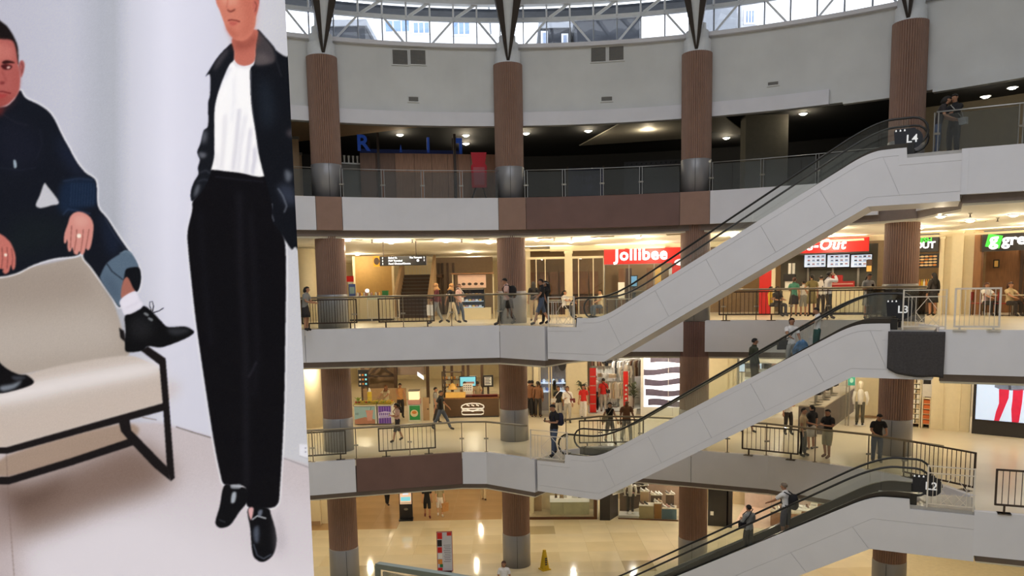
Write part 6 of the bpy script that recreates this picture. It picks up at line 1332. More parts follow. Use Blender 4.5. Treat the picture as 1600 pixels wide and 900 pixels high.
def body_mesh(armL, armR, stride, lean, sit, nod):
    key = (armL, armR, stride, lean, sit, nod)
    if key in PCACHE: return PCACHE[key]
    J = {}; dz = -0.42 if sit else 0.0
    def up(p):                                    # lean the upper body about the hips
        x, y, z = p; c, s_ = math.cos(lean), math.sin(lean); zz = z-0.92
        return (x, y*c - zz*s_, 0.92 + zz*c + y*s_ + dz)
    def hd(p):
        x, y, z = p; c, s_ = math.cos(nod), math.sin(nod); zz = z-1.47
        return up((x, y*c - zz*s_, 1.47 + zz*c + y*s_))
    for n_, p, r in (('pelvis',(0,.01,.92),(.148,.108)), ('waist',(0,.01,1.06),(.128,.092)), ('chest',(0,.015,1.27),(.150,.105)), ('neckb',(0,.02,1.41),(.085,.062))): J[n_] = (up(p), r)
    for n_, p, r in (('neck',(0,.0,1.475),(.05,.052)), ('head',(0,-.015,1.575),(.076,.092)), ('crown',(0,-.005,1.645),(.056,.066))): J[n_] = (hd(p), r)
    for s_, a, nm in ((1, armL, 'l'), (-1, armR, 'r')):
        e, w_, h = [(x*s_, y, z) for x, y, z in ARM[a]]
        J['sh'+nm] = (up((.158*s_,.02,1.375)), (.058,.055)); J['el'+nm] = (up(e), (.040,.040)); J['wr'+nm] = (up(w_), (.027,.027)); J['ha'+nm] = (up(h), (.022,.03))
        f_ = -stride/2*s_
        if sit: hip, kn, an, to = (.09*s_,-.02,.90+dz), (.11*s_,-.42,.50), (.11*s_,-.42,.09), (.12*s_,-.56,.035)
        else:
            lift = 0.06 if f_ > 0.08 else 0.0
            hip, kn, an, to = (.088*s_,.0,.86), (.10*s_,f_*0.5-.03,.48), (.10*s_,f_+.01,.085+lift), (.115*s_,f_-.14,.032+lift*0.3)
        J['hi'+nm] = (hip, (.088,.088)); J['kn'+nm] = (kn, (.056,.058)); J['an'+nm] = (an, (.040,.042)); J['to'+nm] = (to, (.036,.026))
    B_ = [('pelvis','waist','torso'),('waist','chest','torso'),('chest','neckb','torso'),('neckb','neck','neck'),('neck','head','head'),('head','crown','head')]
    for nm in 'lr': B_ += [('chest','sh'+nm,'torso'),('sh'+nm,'el'+nm,'uparm'),('el'+nm,'wr'+nm,'loarm'),('wr'+nm,'ha'+nm,'hand'),('pelvis','hi'+nm,'hips'),('hi'+nm,'kn'+nm,'thigh'),('kn'+nm,'an'+nm,'shin'),('an'+nm,'to'+nm,'foot')]
    names = list(J); idx = {n_: i for i, n_ in enumerate(names)}
    me = bpy.data.meshes.new('figure'); me.from_pydata([J[n_][0] for n_ in names], [(idx[a], idx[b]) for a, b, _ in B_], [])
    o = bpy.data.objects.new('figure', me); COL.objects.link(o)
    md = o.modifiers.new('skin', 'SKIN'); md.branch_smoothing = 0.4; ss = o.modifiers.new('sub', 'SUBSURF'); ss.levels = 2; ss.render_levels = 2
    sk = me.skin_vertices[0].data
    for n_ in names: sk[idx[n_]].radius = J[n_][1]; sk[idx[n_]].use_root = (n_ == 'pelvis')
    dg = bpy.context.evaluated_depsgraph_get(); ev = bpy.data.meshes.new_from_object(o.evaluated_get(dg)); bpy.data.objects.remove(o); bpy.data.meshes.remove(me)
    nv = len(ev.vertices); co = np.empty(nv*3); ev.vertices.foreach_get('co', co); co = co.reshape(-1, 3)
    no = np.empty(nv*3); ev.vertices.foreach_get('normal', no); no = no.reshape(-1, 3)
    faces = [tuple(p.vertices) for p in ev.polygons]; bpy.data.meshes.remove(ev)
    fc = np.array([co[list(f_)].mean(0) for f_ in faces])
    best = np.full(len(fc), 1e9); lab = np.zeros(len(fc), int); tt = np.zeros(len(fc))
    for i, (a, b, _) in enumerate(B_):
        A = np.array(J[a][0]); D = np.array(J[b][0])-A; t = np.clip(((fc-A)@D)/(D@D), 0, 1); ra = (J[a][1][0]*(1-t)+J[b][1][0]*t)
        d_ = np.linalg.norm(fc-(A+t[:,None]*D), axis=1)/ra; m_ = d_ < best; best[m_] = d_[m_]; lab[m_] = i; tt[m_] = t[m_]
    reg = [B_[i][2] for i in lab]
    r_ = dict(co=co, no=no, faces=faces, fc=fc, reg=reg, t=tt, J={k: Vector(v[0]) for k, v in J.items()}, up=up, hd=hd, dz=dz)
    PCACHE[key] = r_; return r_
def garment(Bm, sel, off):
    fs = [f_ for f_, k in zip(Bm['faces'], sel) if k]; vs = sorted({i for f_ in fs for i in f_}); mp = {v: i for i, v in enumerate(vs)}
    b = MB(); b.add([tuple(Bm['co'][v]+Bm['no'][v]*off) for v in vs], [tuple(mp[i] for i in f_) for f_ in fs]); return b
def hand_mesh(b, w_, h, side):
    d = (h-w_).normalized(); x = d.cross(Vector((0,0,1))); x = x.normalized() if x.length > 0.1 else Vector((1,0,0)); n_ = x.cross(d)
    p0 = h + d*0.01
    for k in range(4):
        base = p0 + x*(-0.027+0.018*k); L = (0.058, 0.07, 0.066, 0.05)[k]
        b.tube([base-d*0.02, base+d*L*0.5-n_*0.004, base+d*L-n_*0.022], [0.0095,0.009,0.006], 6)
    th = w_ + d*0.03 + x*(0.03*side); b.tube([th, th+x*(0.025*side)+d*0.03, th+x*(0.03*side)+d*0.06-n_*0.01], [0.011,0.010,0.007], 6)
def person(label, loc, deg, H, shirt, pants, kind='trousers', sleeves='short', hair='short', hm=None, skin=1, arms=('down','down'), stride=0.0, lean=0.0, sit=False, nod=0.15, shoes=None, belt=False, fat=1.0):
    Bm = body_mesh(arms[0], arms[1], stride, lean, sit, nod); hm = hm or m_hair; S_ = SKINS[skin]
    t = thing('person', label, 'person', loc, math.radians(deg)); s_ = H/1.70; t.scale = (s_*fat, s_*fat, s_)
    b = MB(); b.add([tuple(v) for v in Bm['co']], Bm['faces'])
    for nm, sd in (('l', -1), ('r', 1)): hand_mesh(b, Bm['J']['wr'+nm], Bm['J']['ha'+nm], sd)
    hd = Bm['hd']
    b.add([hd((0,-.098,1.60)), hd((-.016,-.1,1.565)), hd((.016,-.1,1.565)), hd((0,-.126,1.568)), hd((0,-.1,1.558))], [(0,1,3),(0,3,2),(1,4,3),(3,4,2)])
    for sx in (-1, 1): b.ell(hd((sx*.079,0,1.585)), (.012,.022,.032), 6, 4)
    b.cur = 1
    for sx in (-1, 1): b.ell(hd((sx*.032,-.094,1.598)), (.013,.008,.007), 6, 4)
    for sx in (-1, 1): b.add([hd((sx*.016,-.103,1.618)), hd((sx*.05,-.092,1.618)), hd((sx*.05,-.092,1.624)), hd((sx*.016,-.103,1.626))], [(0,1,2,3)])
    b.cur = 2; b.ell(hd((0,-.094,1.535)), (.024,.008,.007), 8, 4)
    part('body', b, [S_, m_eye, m_lip], t, True)
    reg, fc, tt = Bm['reg'], Bm['fc'], Bm['t']; dz = Bm['dz']
    hem = 0.90+dz if kind != 'dress' else 0.8+dz
    def slv(r, t_): return (r == 'torso' or (r == 'neck' and t_ < 0.12) or (r == 'uparm' and (t_ < 0.72 or sleeves == 'long')) or (sleeves == 'long' and r == 'loarm' and t_ < 0.94) or (sleeves == 'none' and False))
    sel = [(slv(r, t_) or r == 'hips') and (r not in ('torso', 'hips') or c[2] > hem or (sit and r == 'torso')) for r, t_, c in zip(reg, tt, fc)]
    if sleeves == 'none': sel = [k and r != 'uparm' for k, r in zip(sel, reg)]
    part('shirt', garment(Bm, sel, 0.02), shirt, t, True)
    if kind in ('trousers', 'shorts'):
        lim = 0.95 if kind == 'trousers' else 0.05
        sel = [r in ('hips', 'thigh') or (r == 'torso' and c[2] < 1.0+dz) or (r == 'shin' and t_ < lim) for r, t_, c in zip(reg, tt, fc)]
        part(kind, garment(Bm, sel, 0.016 if kind == 'trousers' else 0.022), pants, t, True)
    elif kind in ('skirt', 'dress'):
        z0 = 0.98 if kind == 'skirt' else 1.02; part('skirt', MB().lathe([(.135,z0),(.17,.86),(.20,.66),(.215,.52)], 20, sy=0.78), pants, t, True)
    if belt: part('belt', MB().lathe([(.152,.955),(.152,.99)], 18, sy=0.75), C_['dark'], t)
    sh = [r == 'foot' for r in reg]
    part('shoes', garment(Bm, sh, 0.012), shoes or C_['dark'], t, True)
    # hair
    hb = MB(); c = Vector((0, .012, 1.598)); R = (.088, .106, .094); nu, nv_ = 16, 10; V = []
    for j in range(nv_+1):
        ph = PI*j/nv_
        for k in range(nu): V.append(hd((c.x+R[0]*math.sin(ph)*math.cos(2*PI*k/nu), c.y+R[1]*math.sin(ph)*math.sin(2*PI*k/nu), c.z+R[2]*math.cos(ph))))
    Fs = []
    for j in range(nv_):
        for k in range(nu):
            yy = math.sin(PI*(j+.5)/nv_)*math.sin(2*PI*(k+.5)/nu); zz = math.cos(PI*(j+.5)/nv_)
            face_open = (yy < -0.3 and zz < 0.55) or (yy < -0.1 and zz < 0.2)
            low = zz < (-0.7 if hair == 'short' else -0.8)
            if hair == 'scarf': face_open = yy < -0.55 and zz < 0.25; low = False
            if hair in ('short', 'tail') and yy < 0.3 and zz < -0.08: face_open = True
            if hair == 'bald': continue
            if not face_open and not low: Fs.append((j*nu+k, (j+1)*nu+k, (j+1)*nu+(k+1)%nu, j*nu+(k+1)%nu))
    if hair == 'scarf': hb.tube([hd((0,.01,1.54)), hd((0,.02,1.46)), hd((0,.02,1.38))], [.085,.10,.16], 14)
    if hair == 'long': hb.tube([hd((0,.06,1.62)), hd((0,.085,1.52)), hd((0,.10,1.40)), hd((0,.105,1.24)), hd((0,.10,1.18))], [.075,.085,.085,.07,.03], 12, sq=1.0)
    if hair == 'bob':
        hb.tube([hd((0,.05,1.62)), hd((0,.06,1.52)), hd((0,.055,1.44))], [.085,.092,.075], 12)
    if hair == 'tail': hb.tube([hd((0,.10,1.62)), hd((0,.15,1.56)), hd((0,.14,1.42))], [.03,.04,.012], 8)
    if hair == 'cap':
        hb.add([hd((-.07,-.09,1.645)), hd((.07,-.09,1.645)), hd((.06,-.19,1.63)), hd((-.06,-.19,1.63)), hd((-.07,-.09,1.655)), hd((.07,-.09,1.655)), hd((.06,-.19,1.637)), hd((-.06,-.19,1.637))], [(0,3,2,1),(4,5,6,7),(0,1,5,4),(1,2,6,5),(2,3,7,6),(3,0,4,7)])
    if Fs: hb.add(V, Fs)
    if hb.f: part('headscarf' if hair == 'scarf' else ('cap' if hair == 'cap' else 'hair'), hb, hm, t, True)
    t['_H'] = H
    return t, Bm, s_
def wl(P, p):                                      # local figure point to the world
    t, Bm, s_ = P; v = Vector((p[0]*t.scale.x, p[1]*t.scale.y, p[2]*t.scale.z)); v.rotate(t.rotation_euler); return Vector(t.location)+v
def backpack(P, label, m):
    t = thing('backpack', label, 'backpack', wl(P, (0, .20, .98)), P[0].rotation_euler.z)
    part('body', MB().tube([(0,0.02,0),(0,0.03,0.05),(0,0.03,0.3),(0,0.01,0.4),(0,0,0.43)], [.10,.15,.155,.12,.04], 12, sq=0.62), m, t, True); part('pocket', MB().box(-0.1, 0.1, 0.1, 0.14, 0.06, 0.22), m, t)
    for sx in (-1, 1): part('strap', MB().tube([(sx*.09,-.05,.05),(sx*.12,-.25,.12),(sx*.11,-.33,.32),(sx*.09,-.2,.46),(sx*.07,-.03,.40)], .018, 6), m, t, True)
def slingbag(P, label, m, side=1, z=.85, strap=True, size=1.0):
    t = thing('sling_bag', label, 'bag', wl(P, (side*.22*1.0, 0, z)), P[0].rotation_euler.z)
    part('body', MB().plate([(-.13*size,0),(.13*size,0),(.12*size,.18*size),(-.12*size,.18*size)], -.04, .05), m, t); part('flap', MB().plate([(-.125*size,.09*size),(.125*size,.09*size),(.12*size,.185*size),(-.12*size,.185*size)], -.052, -.04), m, t)
    if strap: part('strap', MB().tube([(0,0,.17*size),(-side*.1,-.14,.36),(-side*.3,-.05,.56),(-side*.3,.06,.55),(-side*.1,.13,.36),(0,.03,.17*size)], .014, 6), m, t, True)
def totebag(P, label, m, at, w_=.3, h=.34, name='shopping_bag'):
    t = thing(name, label, 'bag', wl(P, at), P[0].rotation_euler.z+0.5); zz = -h-0.12
    part('body', MB().add([(-w_/2,-.06,zz),(w_/2,-.06,zz),(w_/2,.06,zz),(-w_/2,.06,zz),(-w_/2*1.05,-.07,zz+h),(w_/2*1.05,-.07,zz+h),(w_/2*1.05,.07,zz+h),(-w_/2*1.05,.07,zz+h)], [(0,3,2,1),(4,5,6,7),(0,1,5,4),(1,2,6,5),(2,3,7,6),(3,0,4,7)]), m, t)
    for y in (-.06, .06): part('handle', MB().tube([(-w_*.25,y,zz+h),(-w_*.1,y*.3,-0.01),(w_*.1,y*.3,-0.01),(w_*.25,y,zz+h)], .008, 6), m, t)
m_ph = M('phone_black', S(20, 20, 24), 0.2, var=0)
def phone(P, label):
    h = (P[1]['J']['hal']+P[1]['J']['har'])/2
    t = thing('phone', label, 'phone', wl(P, (h.x, h.y-.03, h.z+.01)), P[0].rotation_euler.z)
    part('case', MB().add([(-.04,-.03,-.05),(.04,-.03,-.05),(.04,.0,.09),(-.04,.0,.09),(-.04,-.038,-.048),(.04,-.038,-.048),(.04,-.008,.092),(-.04,-.008,.092)], [(0,1,2,3),(7,6,5,4),(0,4,5,1),(1,5,6,2),(2,6,7,3),(3,7,4,0)]), m_ph, t)
    part('glass', MB().add([(-.035,-.027,-.045),(.035,-.027,-.045),(.035,.0015,.085),(-.035,.0015,.085)], [(3,2,1,0)]), m_scr, t)
def R3(px, R): p = on_R(px, 480, R); return (p.x, p.y, Z3)
def G(px, py, z): p = on_z(px, py, z); return (p.x, p.y, z)
def heads(px, py, z, H): p = on_z(px, py, z+H); return (p.x, p.y, z)
K = C_
# third floor
person('woman in a grey top leaning at the rail beside the poster edge', R3(477, 18.9), 80, 1.5, K['grey'], K['dark'], 'skirt', 'short', 'bob', arms=('rail','rail'), lean=0.15)
P = person('woman in a maroon shirt and tan headscarf walking with a white bag', R3(682, 21.5), -75, 1.58, K['maroon'], K['grey'], hair='scarf', hm=K['tan'], stride=0.5, arms=('fwd','back'), sleeves='long'); totebag(P, 'white plastic bag carried by the woman in maroon', K['white'], (.2,-.3,.92), .26, .4)
person('woman in a black top, cream trousers and tan headscarf', R3(706, 21.8), 80, 1.56, K['black'], K['cream'], hair='scarf', hm=K['tan'], stride=0.45, arms=('fwd','back'))
P = person('woman with brown hair, patterned top and jeans by the pastry fridge', R3(718, 22.2), 70, 1.54, K['pink'], K['jeans'], hair='bob', hm=m_hairb, stride=0.3, arms=('phone','down')); slingbag(P, 'white waist bag of the woman by the pastry fridge', K['white'], 1, .9)
P = person('man in a pale tee walking left looking at his phone', R3(791, 18.9), -90, 1.68, K['pink'], K['dark'], stride=0.62, arms=('phone','phone'), nod=0.45); backpack(P, 'black backpack on the man in the pale tee', K['black']); phone(P, 'phone of the man in the pale tee')
person('long haired woman in black top and beige trousers seen from behind', R3(834, 22.0), 180, 1.58, K['black'], K['beige'], hair='long', stride=0.2)
person('man in black tee and grey shorts walking left by the lattice gate', R3(846, 18.55), -80, 1.62, K['black'], K['jeans'], 'shorts', stride=0.6, arms=('fwd','back'), nod=0.2)
P = person('woman in black hugging close to the man by the lattice gate', R3(853, 18.9), -80, 1.56, K['black'], K['dark'], hair='long', stride=0.3, arms=('reach','down')); slingbag(P, 'pale shoulder bag of the woman by the lattice gate', K['lgrey'], -1, 1.0)
person('seated diner in a white blouse inside the restaurant window', (*on_R(882, 470, 25.4).xy, Z3), 60, 1.6, K['white'], K['dark'], sit=True, hair='bob', arms=('reach','reach'))
person('seated diner in a cream shirt inside the restaurant window', (*on_R(938, 470, 25.6).xy, Z3), -60, 1.6, K['cream'], K['jeans'], sit=True, arms=('reach','down'))
person('person in a yellow shirt sitting before the red wall panel', R3(1204, 24.6), 60, 1.6, K['yellow'], K['dark'], sit=True, arms=('rail','rail'))
person('person in dark clothes sitting beside the yellow shirt', R3(1214, 24.2), 20, 1.6, K['dark'], K['dark'], sit=True, arms=('rail','rail'), hair='bob')
person('woman in a teal top and dark skirt queuing at the take-out counter', R3(1240, 24.3), 150, 1.55, K['teal'], K['dark'], 'skirt', hair='tail', hm=m_hairb, arms=('cross','down'))
person('child-sized customer in a white tee queuing at the counter', R3(1255, 24.4), 170, 1.42, K['white'], K['grey'], 'shorts', hair='short')
person('woman in an olive dress with hair up in the take-out queue', R3(1268, 24.0), 175, 1.64, K['olive'], K['olive'], 'dress', hair='tail', arms=('hip','down'))
person('customer in a white shirt at the take-out counter', R3(1282, 24.6), 160, 1.6, K['white'], K['dark'], arms=('phone','down'))
P = person('man in a white shirt holding his hand to his head', R3(1294, 21.3), 100, 1.7, K['white'], K['dark'], sleeves='long', stride=0.4, arms=('down','head')); slingbag(P, 'black sling bag of the man with hand to head', K['black'], 1, 1.0)
P = person('woman with long hair in a grey dress reading her phone', R3(1356, 21.2), 0, 1.6, K['grey'], K['lgrey'], 'dress', hair='long', arms=('phone','phone'), nod=0.5); phone(P, 'phone of the woman in the grey dress')
person('person with long black hair at the juice counter', R3(1457, 24.8), 185, 1.6, K['dark'], K['black'], 'skirt', sleeves='long', hair='long')
for px, R, nm, c in ((1577, 24.9, 'diner with dark hair seated near the right edge', K['beige']), (1540, 25.2, 'diner in a white top seated by the brown jamb', K['white'])): person(nm, R3(px, R), 10, 1.6, c, K['dark'], sit=True, arms=('reach','reach'), hair='bob', hm=m_hairb)
# second floor, left
P = person('young woman in a pink top with a phone walking past the fruit kiosk', G(622, 690, Z2), -70, 1.52, K['pink'], K['dark'], 'shorts', hair='long', stride=0.45, arms=('phone','phone'), nod=0.4); phone(P, 'phone of the young woman in pink'); slingbag(P, 'brown bag of the young woman in pink', K['brown'], -1, .9)
person('man in a black tee and jeans striding right', G(690, 672, Z2), 80, 1.68, K['black'], K['jeans'], stride=0.75, arms=('fwd','back'), nod=0.2)
person('kiosk seller in a tan vest behind the purple counter', (*on_y(626, 640, 35.6).xy, Z2), 20, 1.62, K['tan'], K['dark'], sleeves='none', arms=('fwd','reach'), nod=0.35)
person('kiosk seller in a pale shirt behind the fruit', (*on_y(604, 640, 35.6).xy, Z2), -20, 1.55, K['cream'], K['dark'], hair='scarf', hm=K['brown'], arms=('reach','reach'))
person('shopper in grey with a dark bag behind the man in black tee', G(682, 662, Z2), 90, 1.62, K['grey'], K['dark'], stride=0.2)
for px, nm, c in ((727, 'kiosk worker with black hair in front of the cyan screen', K['beige']), (747, 'kiosk worker in a black cap beside the menu board', K['beige'])): person(nm, (*on_y(px, 640, 36.3 if px < 740 else 36.25).xy, Z2), 0, 1.56, c, K['dark'], hair='cap' if px > 740 else 'short', arms=('reach','reach'), nod=0.3)
# second floor, middle crowd
P = person('man in a black tee with a backpack looking at his phone by the lattice gate', G(866, 713, Z2), -60, 1.84, K['black'], K['jeans'], stride=0.25, arms=('phone','phone'), nod=0.45); backpack(P, 'dark backpack on the man by the second-floor lattice gate', K['navy']); phone(P, 'phone of the man with the dark backpack')
crowd = [('person in a long black jacket beside the second column', (832, 650), 175, 1.66, 'black', 'dark', 'trousers', 'long', 'short'), ('youth in a white tee with a black bag beside the second column', (843, 650), 120, 1.55, 'white', 'cream', 'trousers', 'short', 'cap'),
         ('woman in a black top with a white strap facing the atrium', (873, 658), 0, 1.56, 'black', 'lgrey', 'trousers', 'short', 'bob'), ('woman in a loose white top facing the atrium', (887, 660), 0, 1.6, 'white', 'lgrey', 'trousers', 'long', 'bob'),
         ('woman in a red tee and white trousers', (912, 656), -20, 1.58, 'red', 'white', 'trousers', 'short', 'long'), ('man in a white vest and black trousers by the store entrance', (930, 641), 180, 1.7, 'white', 'black', 'trousers', 'short', 'short'),
         ('man in a red jersey and grey trousers by the store entrance', (943, 644), 170, 1.62, 'red', 'lgrey', 'trousers', 'short', 'short'), ('tall man in a beige shirt seen from behind', (862, 640), 170, 1.78, 'beige', 'beige', 'trousers', 'short', 'short'),
         ('woman with long hair beside the tall man in beige', (867, 645), 175, 1.55, 'khaki', 'beige', 'skirt', 'short', 'long'), ('man in a dark shirt carrying a yellow bag', (888, 641), 175, 1.7, 'dark', 'brown', 'shorts', 'short', 'short'),
         ('woman in brown at the back of the crowd by the second column', (841, 652), 180, 1.66, 'brown', 'dark', 'trousers', 'long', 'tail'), ('man in dark brown at the back of the crowd', (828, 652), 180, 1.7, 'brown', 'black', 'trousers', 'long', 'short')]
for lab, (px, py), dg, H, a, b, kd, sl, hr in crowd:
    P = person(lab, G(px, py, Z2), dg, H, K[a], K[b], kd, sl, hr, hm=m_hairb if 'loose' in lab or 'white strap' in lab else None, stride=0.2 if dg < 100 else 0.12, arms=('down', 'phone' if 'loose' in lab else 'down'))
    if 'yellow bag' in lab: totebag(P, 'yellow shopping bag in the crowd', K['yellow'], (.23,-.04,.86), .26, .4)
    if 'white strap' in lab: slingbag(P, 'white strapped bag of the woman in black', K['white'], -1, .9)
    if 'loose' in lab: slingbag(P, 'maroon handbag of the woman in the loose white top', K['maroon'], 1, .92)
    if 'white vest' in lab: slingbag(P, 'orange bag on the man in the white vest', K['orange'], 1, .95, True, 1.2)
    if 'red jersey' in lab: slingbag(P, 'dark bag on the man in the red jersey', K['dark'], -1, .95)
    if lab.startswith('tall man'): slingbag(P, 'brown bag of the tall man in beige', K['brown'], -1, .95, True, 1.2)
    if 'youth' in lab: slingbag(P, 'black belt bag of the youth in white', K['black'], 1, .9)
P = person('woman in a black vest walking beside a man in brown', G(953, 693, Z2), 20, 1.56, K['black'], K['lgrey'], 'shorts', 'none', 'short', stride=0.4, arms=('fwd','back'), skin=0); slingbag(P, 'pale bag of the woman in the black vest', K['khaki'], -1, .9)
person('bald man in a brown tee and pale trousers walking', G(979, 691, Z2), 10, 1.62, K['brown'], K['lgrey'], hair='bald', stride=0.4, arms=('fwd','down'), skin=2, fat=1.1)
# second floor, right
person('man in a white tee and dark trousers half hidden by the middle escalator', G(1231, 679, Z2), 10, 1.68, K['white'], K['dark'], arms=('cross','down'), stride=0.1)
P = person('man in a beige shirt and dark trousers talking at the rail', G(1254, 713, Z2), 60, 1.66, K['beige'], K['dark'], belt=True, stride=0.1, arms=('rail','down')); slingbag(P, 'brown belt pouch of the man in beige', K['brown'], 1, .95, False, .6)
person('woman in black with a grey skirt behind the man in beige', G(1267, 703, Z2), 200, 1.6, K['black'], K['lgrey'], 'skirt', hair='tail', arms=('cross','down'))
person('man in a black polo and grey shorts with folded arms', G(1292, 715, Z2), -60, 1.64, K['black'], K['khaki'], 'shorts', stride=0.1, arms=('cross','cross'), nod=0.25, fat=1.12, skin=1, shoes=K['brown'])
person('man in a black polo leaning forward on the glass rail', (*on_z(1369, 722, Z2).xy, Z2), -10, 1.64, K['black'], K['jeans'], arms=('rail','rail'), lean=0.25, nod=0.3, fat=1.08)
for px, nm in ((1163, 'leg of a walker in sandals under the middle escalator'),): person('walker in pale shorts mostly hidden behind the middle escalator', G(1166, 676, Z2), 60, 1.6, K['dark'], K['khaki'], 'shorts', stride=0.5)
# fourth floor
person('person in dark clothes bending over behind the L4 glass', (*on_z(1467, 156, Z4+1.5).xy, Z4), 60, 1.62, K['dark'], K['jeans'], hair='bob', arms=('rail','rail'), lean=0.3, nod=0.3)
P = person('tall person in black holding out a hand behind the L4 glass', (*on_z(1493, 147, Z4+1.7).xy, Z4), -60, 1.72, K['black'], K['dark'], sleeves='long', arms=('reach','rail'), nod=0.25); slingbag(P, 'white bag of the tall person in black', K['lgrey'], 1, .85)
# escalator riders
def rider(px, py, A, B, z0, ui):
    d = Vector((B[0]-A[0], B[1]-A[1])).normalized(); n_ = Vector((-d.y, d.x)); A2 = (A[0]+n_.x*0.8, A[1]+n_.y*0.8); B2 = (A2[0]+d.x, A2[1]+d.y)
    p = on_line(px, py, A2, B2); u = (p.x-A2[0])*d.x+(p.y-A2[1])*d.y; k = round((u-ui-0.1-0.16)*T30/0.2); u = ui+0.1+0.2*k/T30-0.05+0.2
    return (A2[0]+d.x*u, A2[1]+d.y*u, z0+0.2*k)
ea = math.degrees(math.atan2(E1B[1]-E1A[1], E1B[0]-E1A[0]))
P = person('woman in a white top with big bags on the middle escalator', rider(1240, 560, E2A, E2B, Z2, 2.2), 0, 1.6, K['white'], K['lgrey'], hair='tail', arms=('fwd','reach'), nod=0.1); slingbag(P, 'black shoulder bag of the woman with big bags', K['black'], -1, .72, True, 1.5)
m_bb = M('blue_white_plastic', S(96, 150, 205), 0.5, var=0.5, scale=7)
t = thing('big_bag', 'big blue and white plastic bag held on the middle escalator', 'bag', wl(P, (.16,-.42,.30)), 0.6); part('body', MB().tube([(0,0,0),(0,0,.06),(0,0,.4),(0.02,0,.62),(0.03,0,.7)], [.12,.24,.28,.16,.05], 14, sq=0.6), m_bb, t, True); part('handle', MB().tube([(-.03,0,.66),(-.02,0,.8),(.04,0,.8),(.06,0,.66)], .012, 6), K['white'], t)
P = person('person in a white shirt and teal shorts above the woman with bags', rider(1276, 541, E2A, E2B, Z2, 2.2), -100, 1.5, K['white'], K['dteal'], 'shorts', arms=('reach','down'), nod=0.4); totebag(P, 'small white bag of the person in teal shorts', K['white'], (-.23,-.05,.84), .2, .26)
person('person in a dark green jacket riding the middle escalator', rider(1182, 592, E2A, E2B, Z2, 2.2), 100, 1.6, K['green'], K['black'], sleeves='long', arms=('down','down'))
P = person('woman in a grey shirt riding the lowest escalator', rider(1162, 856, E3A, E3B, Z1, 1.35), 200, 1.56, K['grey'], K['black'], sleeves='long', arms=('phone','phone')); slingbag(P, 'black shoulder bag of the woman in the grey shirt', K['black'], 1, .95)
P = person('man with grey hair in a white tee and navy shorts on the lowest escalator', rider(1226, 826, E3A, E3B, Z1, 1.35), 215, 1.72, K['white'], K['navy'], 'shorts', hair='short', hm=m_hairg, arms=('reach','fwd'), lean=0.12, skin=1); backpack(P, 'black sling pack on the man in navy shorts', K['black'])
# ground floor
person('person in black trousers walking behind the brown fascia', G(605, 790, 0.008), 170, 1.65, K['dark'], K['black'], stride=0.4)
person('man in a black tee and long black shorts beside the directory kiosk', G(668, 808, 0.008), 10, 1.66, K['black'], K['black'], 'shorts', stride=0.3, shoes=K['maroon'], arms=('down','down'))
P = person('woman in an olive top and white shorts carrying a paper bag', G(688, 806, 0.008), 10, 1.58, K['khaki'], K['white'], 'shorts', stride=0.2, arms=('down','fwd'), skin=0, shoes=K['white']); totebag(P, 'brown paper shopping bag on the ground floor', K['tan'], (.24,-.05,.82), .34, .42, 'paper_bag')
person('person in a pale outfit walking near the ground floor wing', G(756, 782, 0.008), 170, 1.6, K['lgrey'], K['cream'], stride=0.3)
person('woman with dark hair at the bottom edge under the second column', (*on_z(787, 876, 1.6).xy, 0.008), 0, 1.6, K['white'], K['dark'], hair='long', hm=m_hairb)
# ================================================================ the large hanging fashion poster (flat print with added glow, painted point by point on its sheet)
PX0, PY0, PW_, PH_ = -150, -110, 660, 1120
def srgb_lin(a): return np.where(a <= 0.04045, a/12.92, ((a+0.055)/1.055)**2.4)
xs_ = np.arange(PW_)+PX0+0.5; ys_ = np.arange(PH_)+PY0+0.5
GX, GY = np.meshgrid(xs_, ys_)
img = np.zeros((PH_, PW_, 3))
def smooth_poly(p, n=4):
    p = np.array(p, float); k = len(p); out = []
    for i in range(k):
        a, b, c, d = p[i-1], p[i], p[(i+1) % k], p[(i+2) % k]
        for j in range(n):
            t = j/n; out.append(0.5*((2*b)+(c-a)*t+(2*a-5*b+4*c-d)*t*t+(3*b-3*c+d-a)*t**3))
    return np.array(out)
def blur(a, s):
    if s <= 0: return a
    r = int(3*s)+1; k = np.exp(-0.5*(np.arange(-r, r+1)/s)**2); k /= k.sum()
    for ax in (0, 1):
        pad = [(r, r) if i == ax else (0, 0) for i in range(2)]; q = np.pad(a, pad, mode='edge'); acc = np.zeros_like(a)
        for i, w_ in enumerate(k): acc += w_*(q[i:i+a.shape[0], :] if ax == 0 else q[:, i:i+a.shape[1]])
        a = acc
    return a
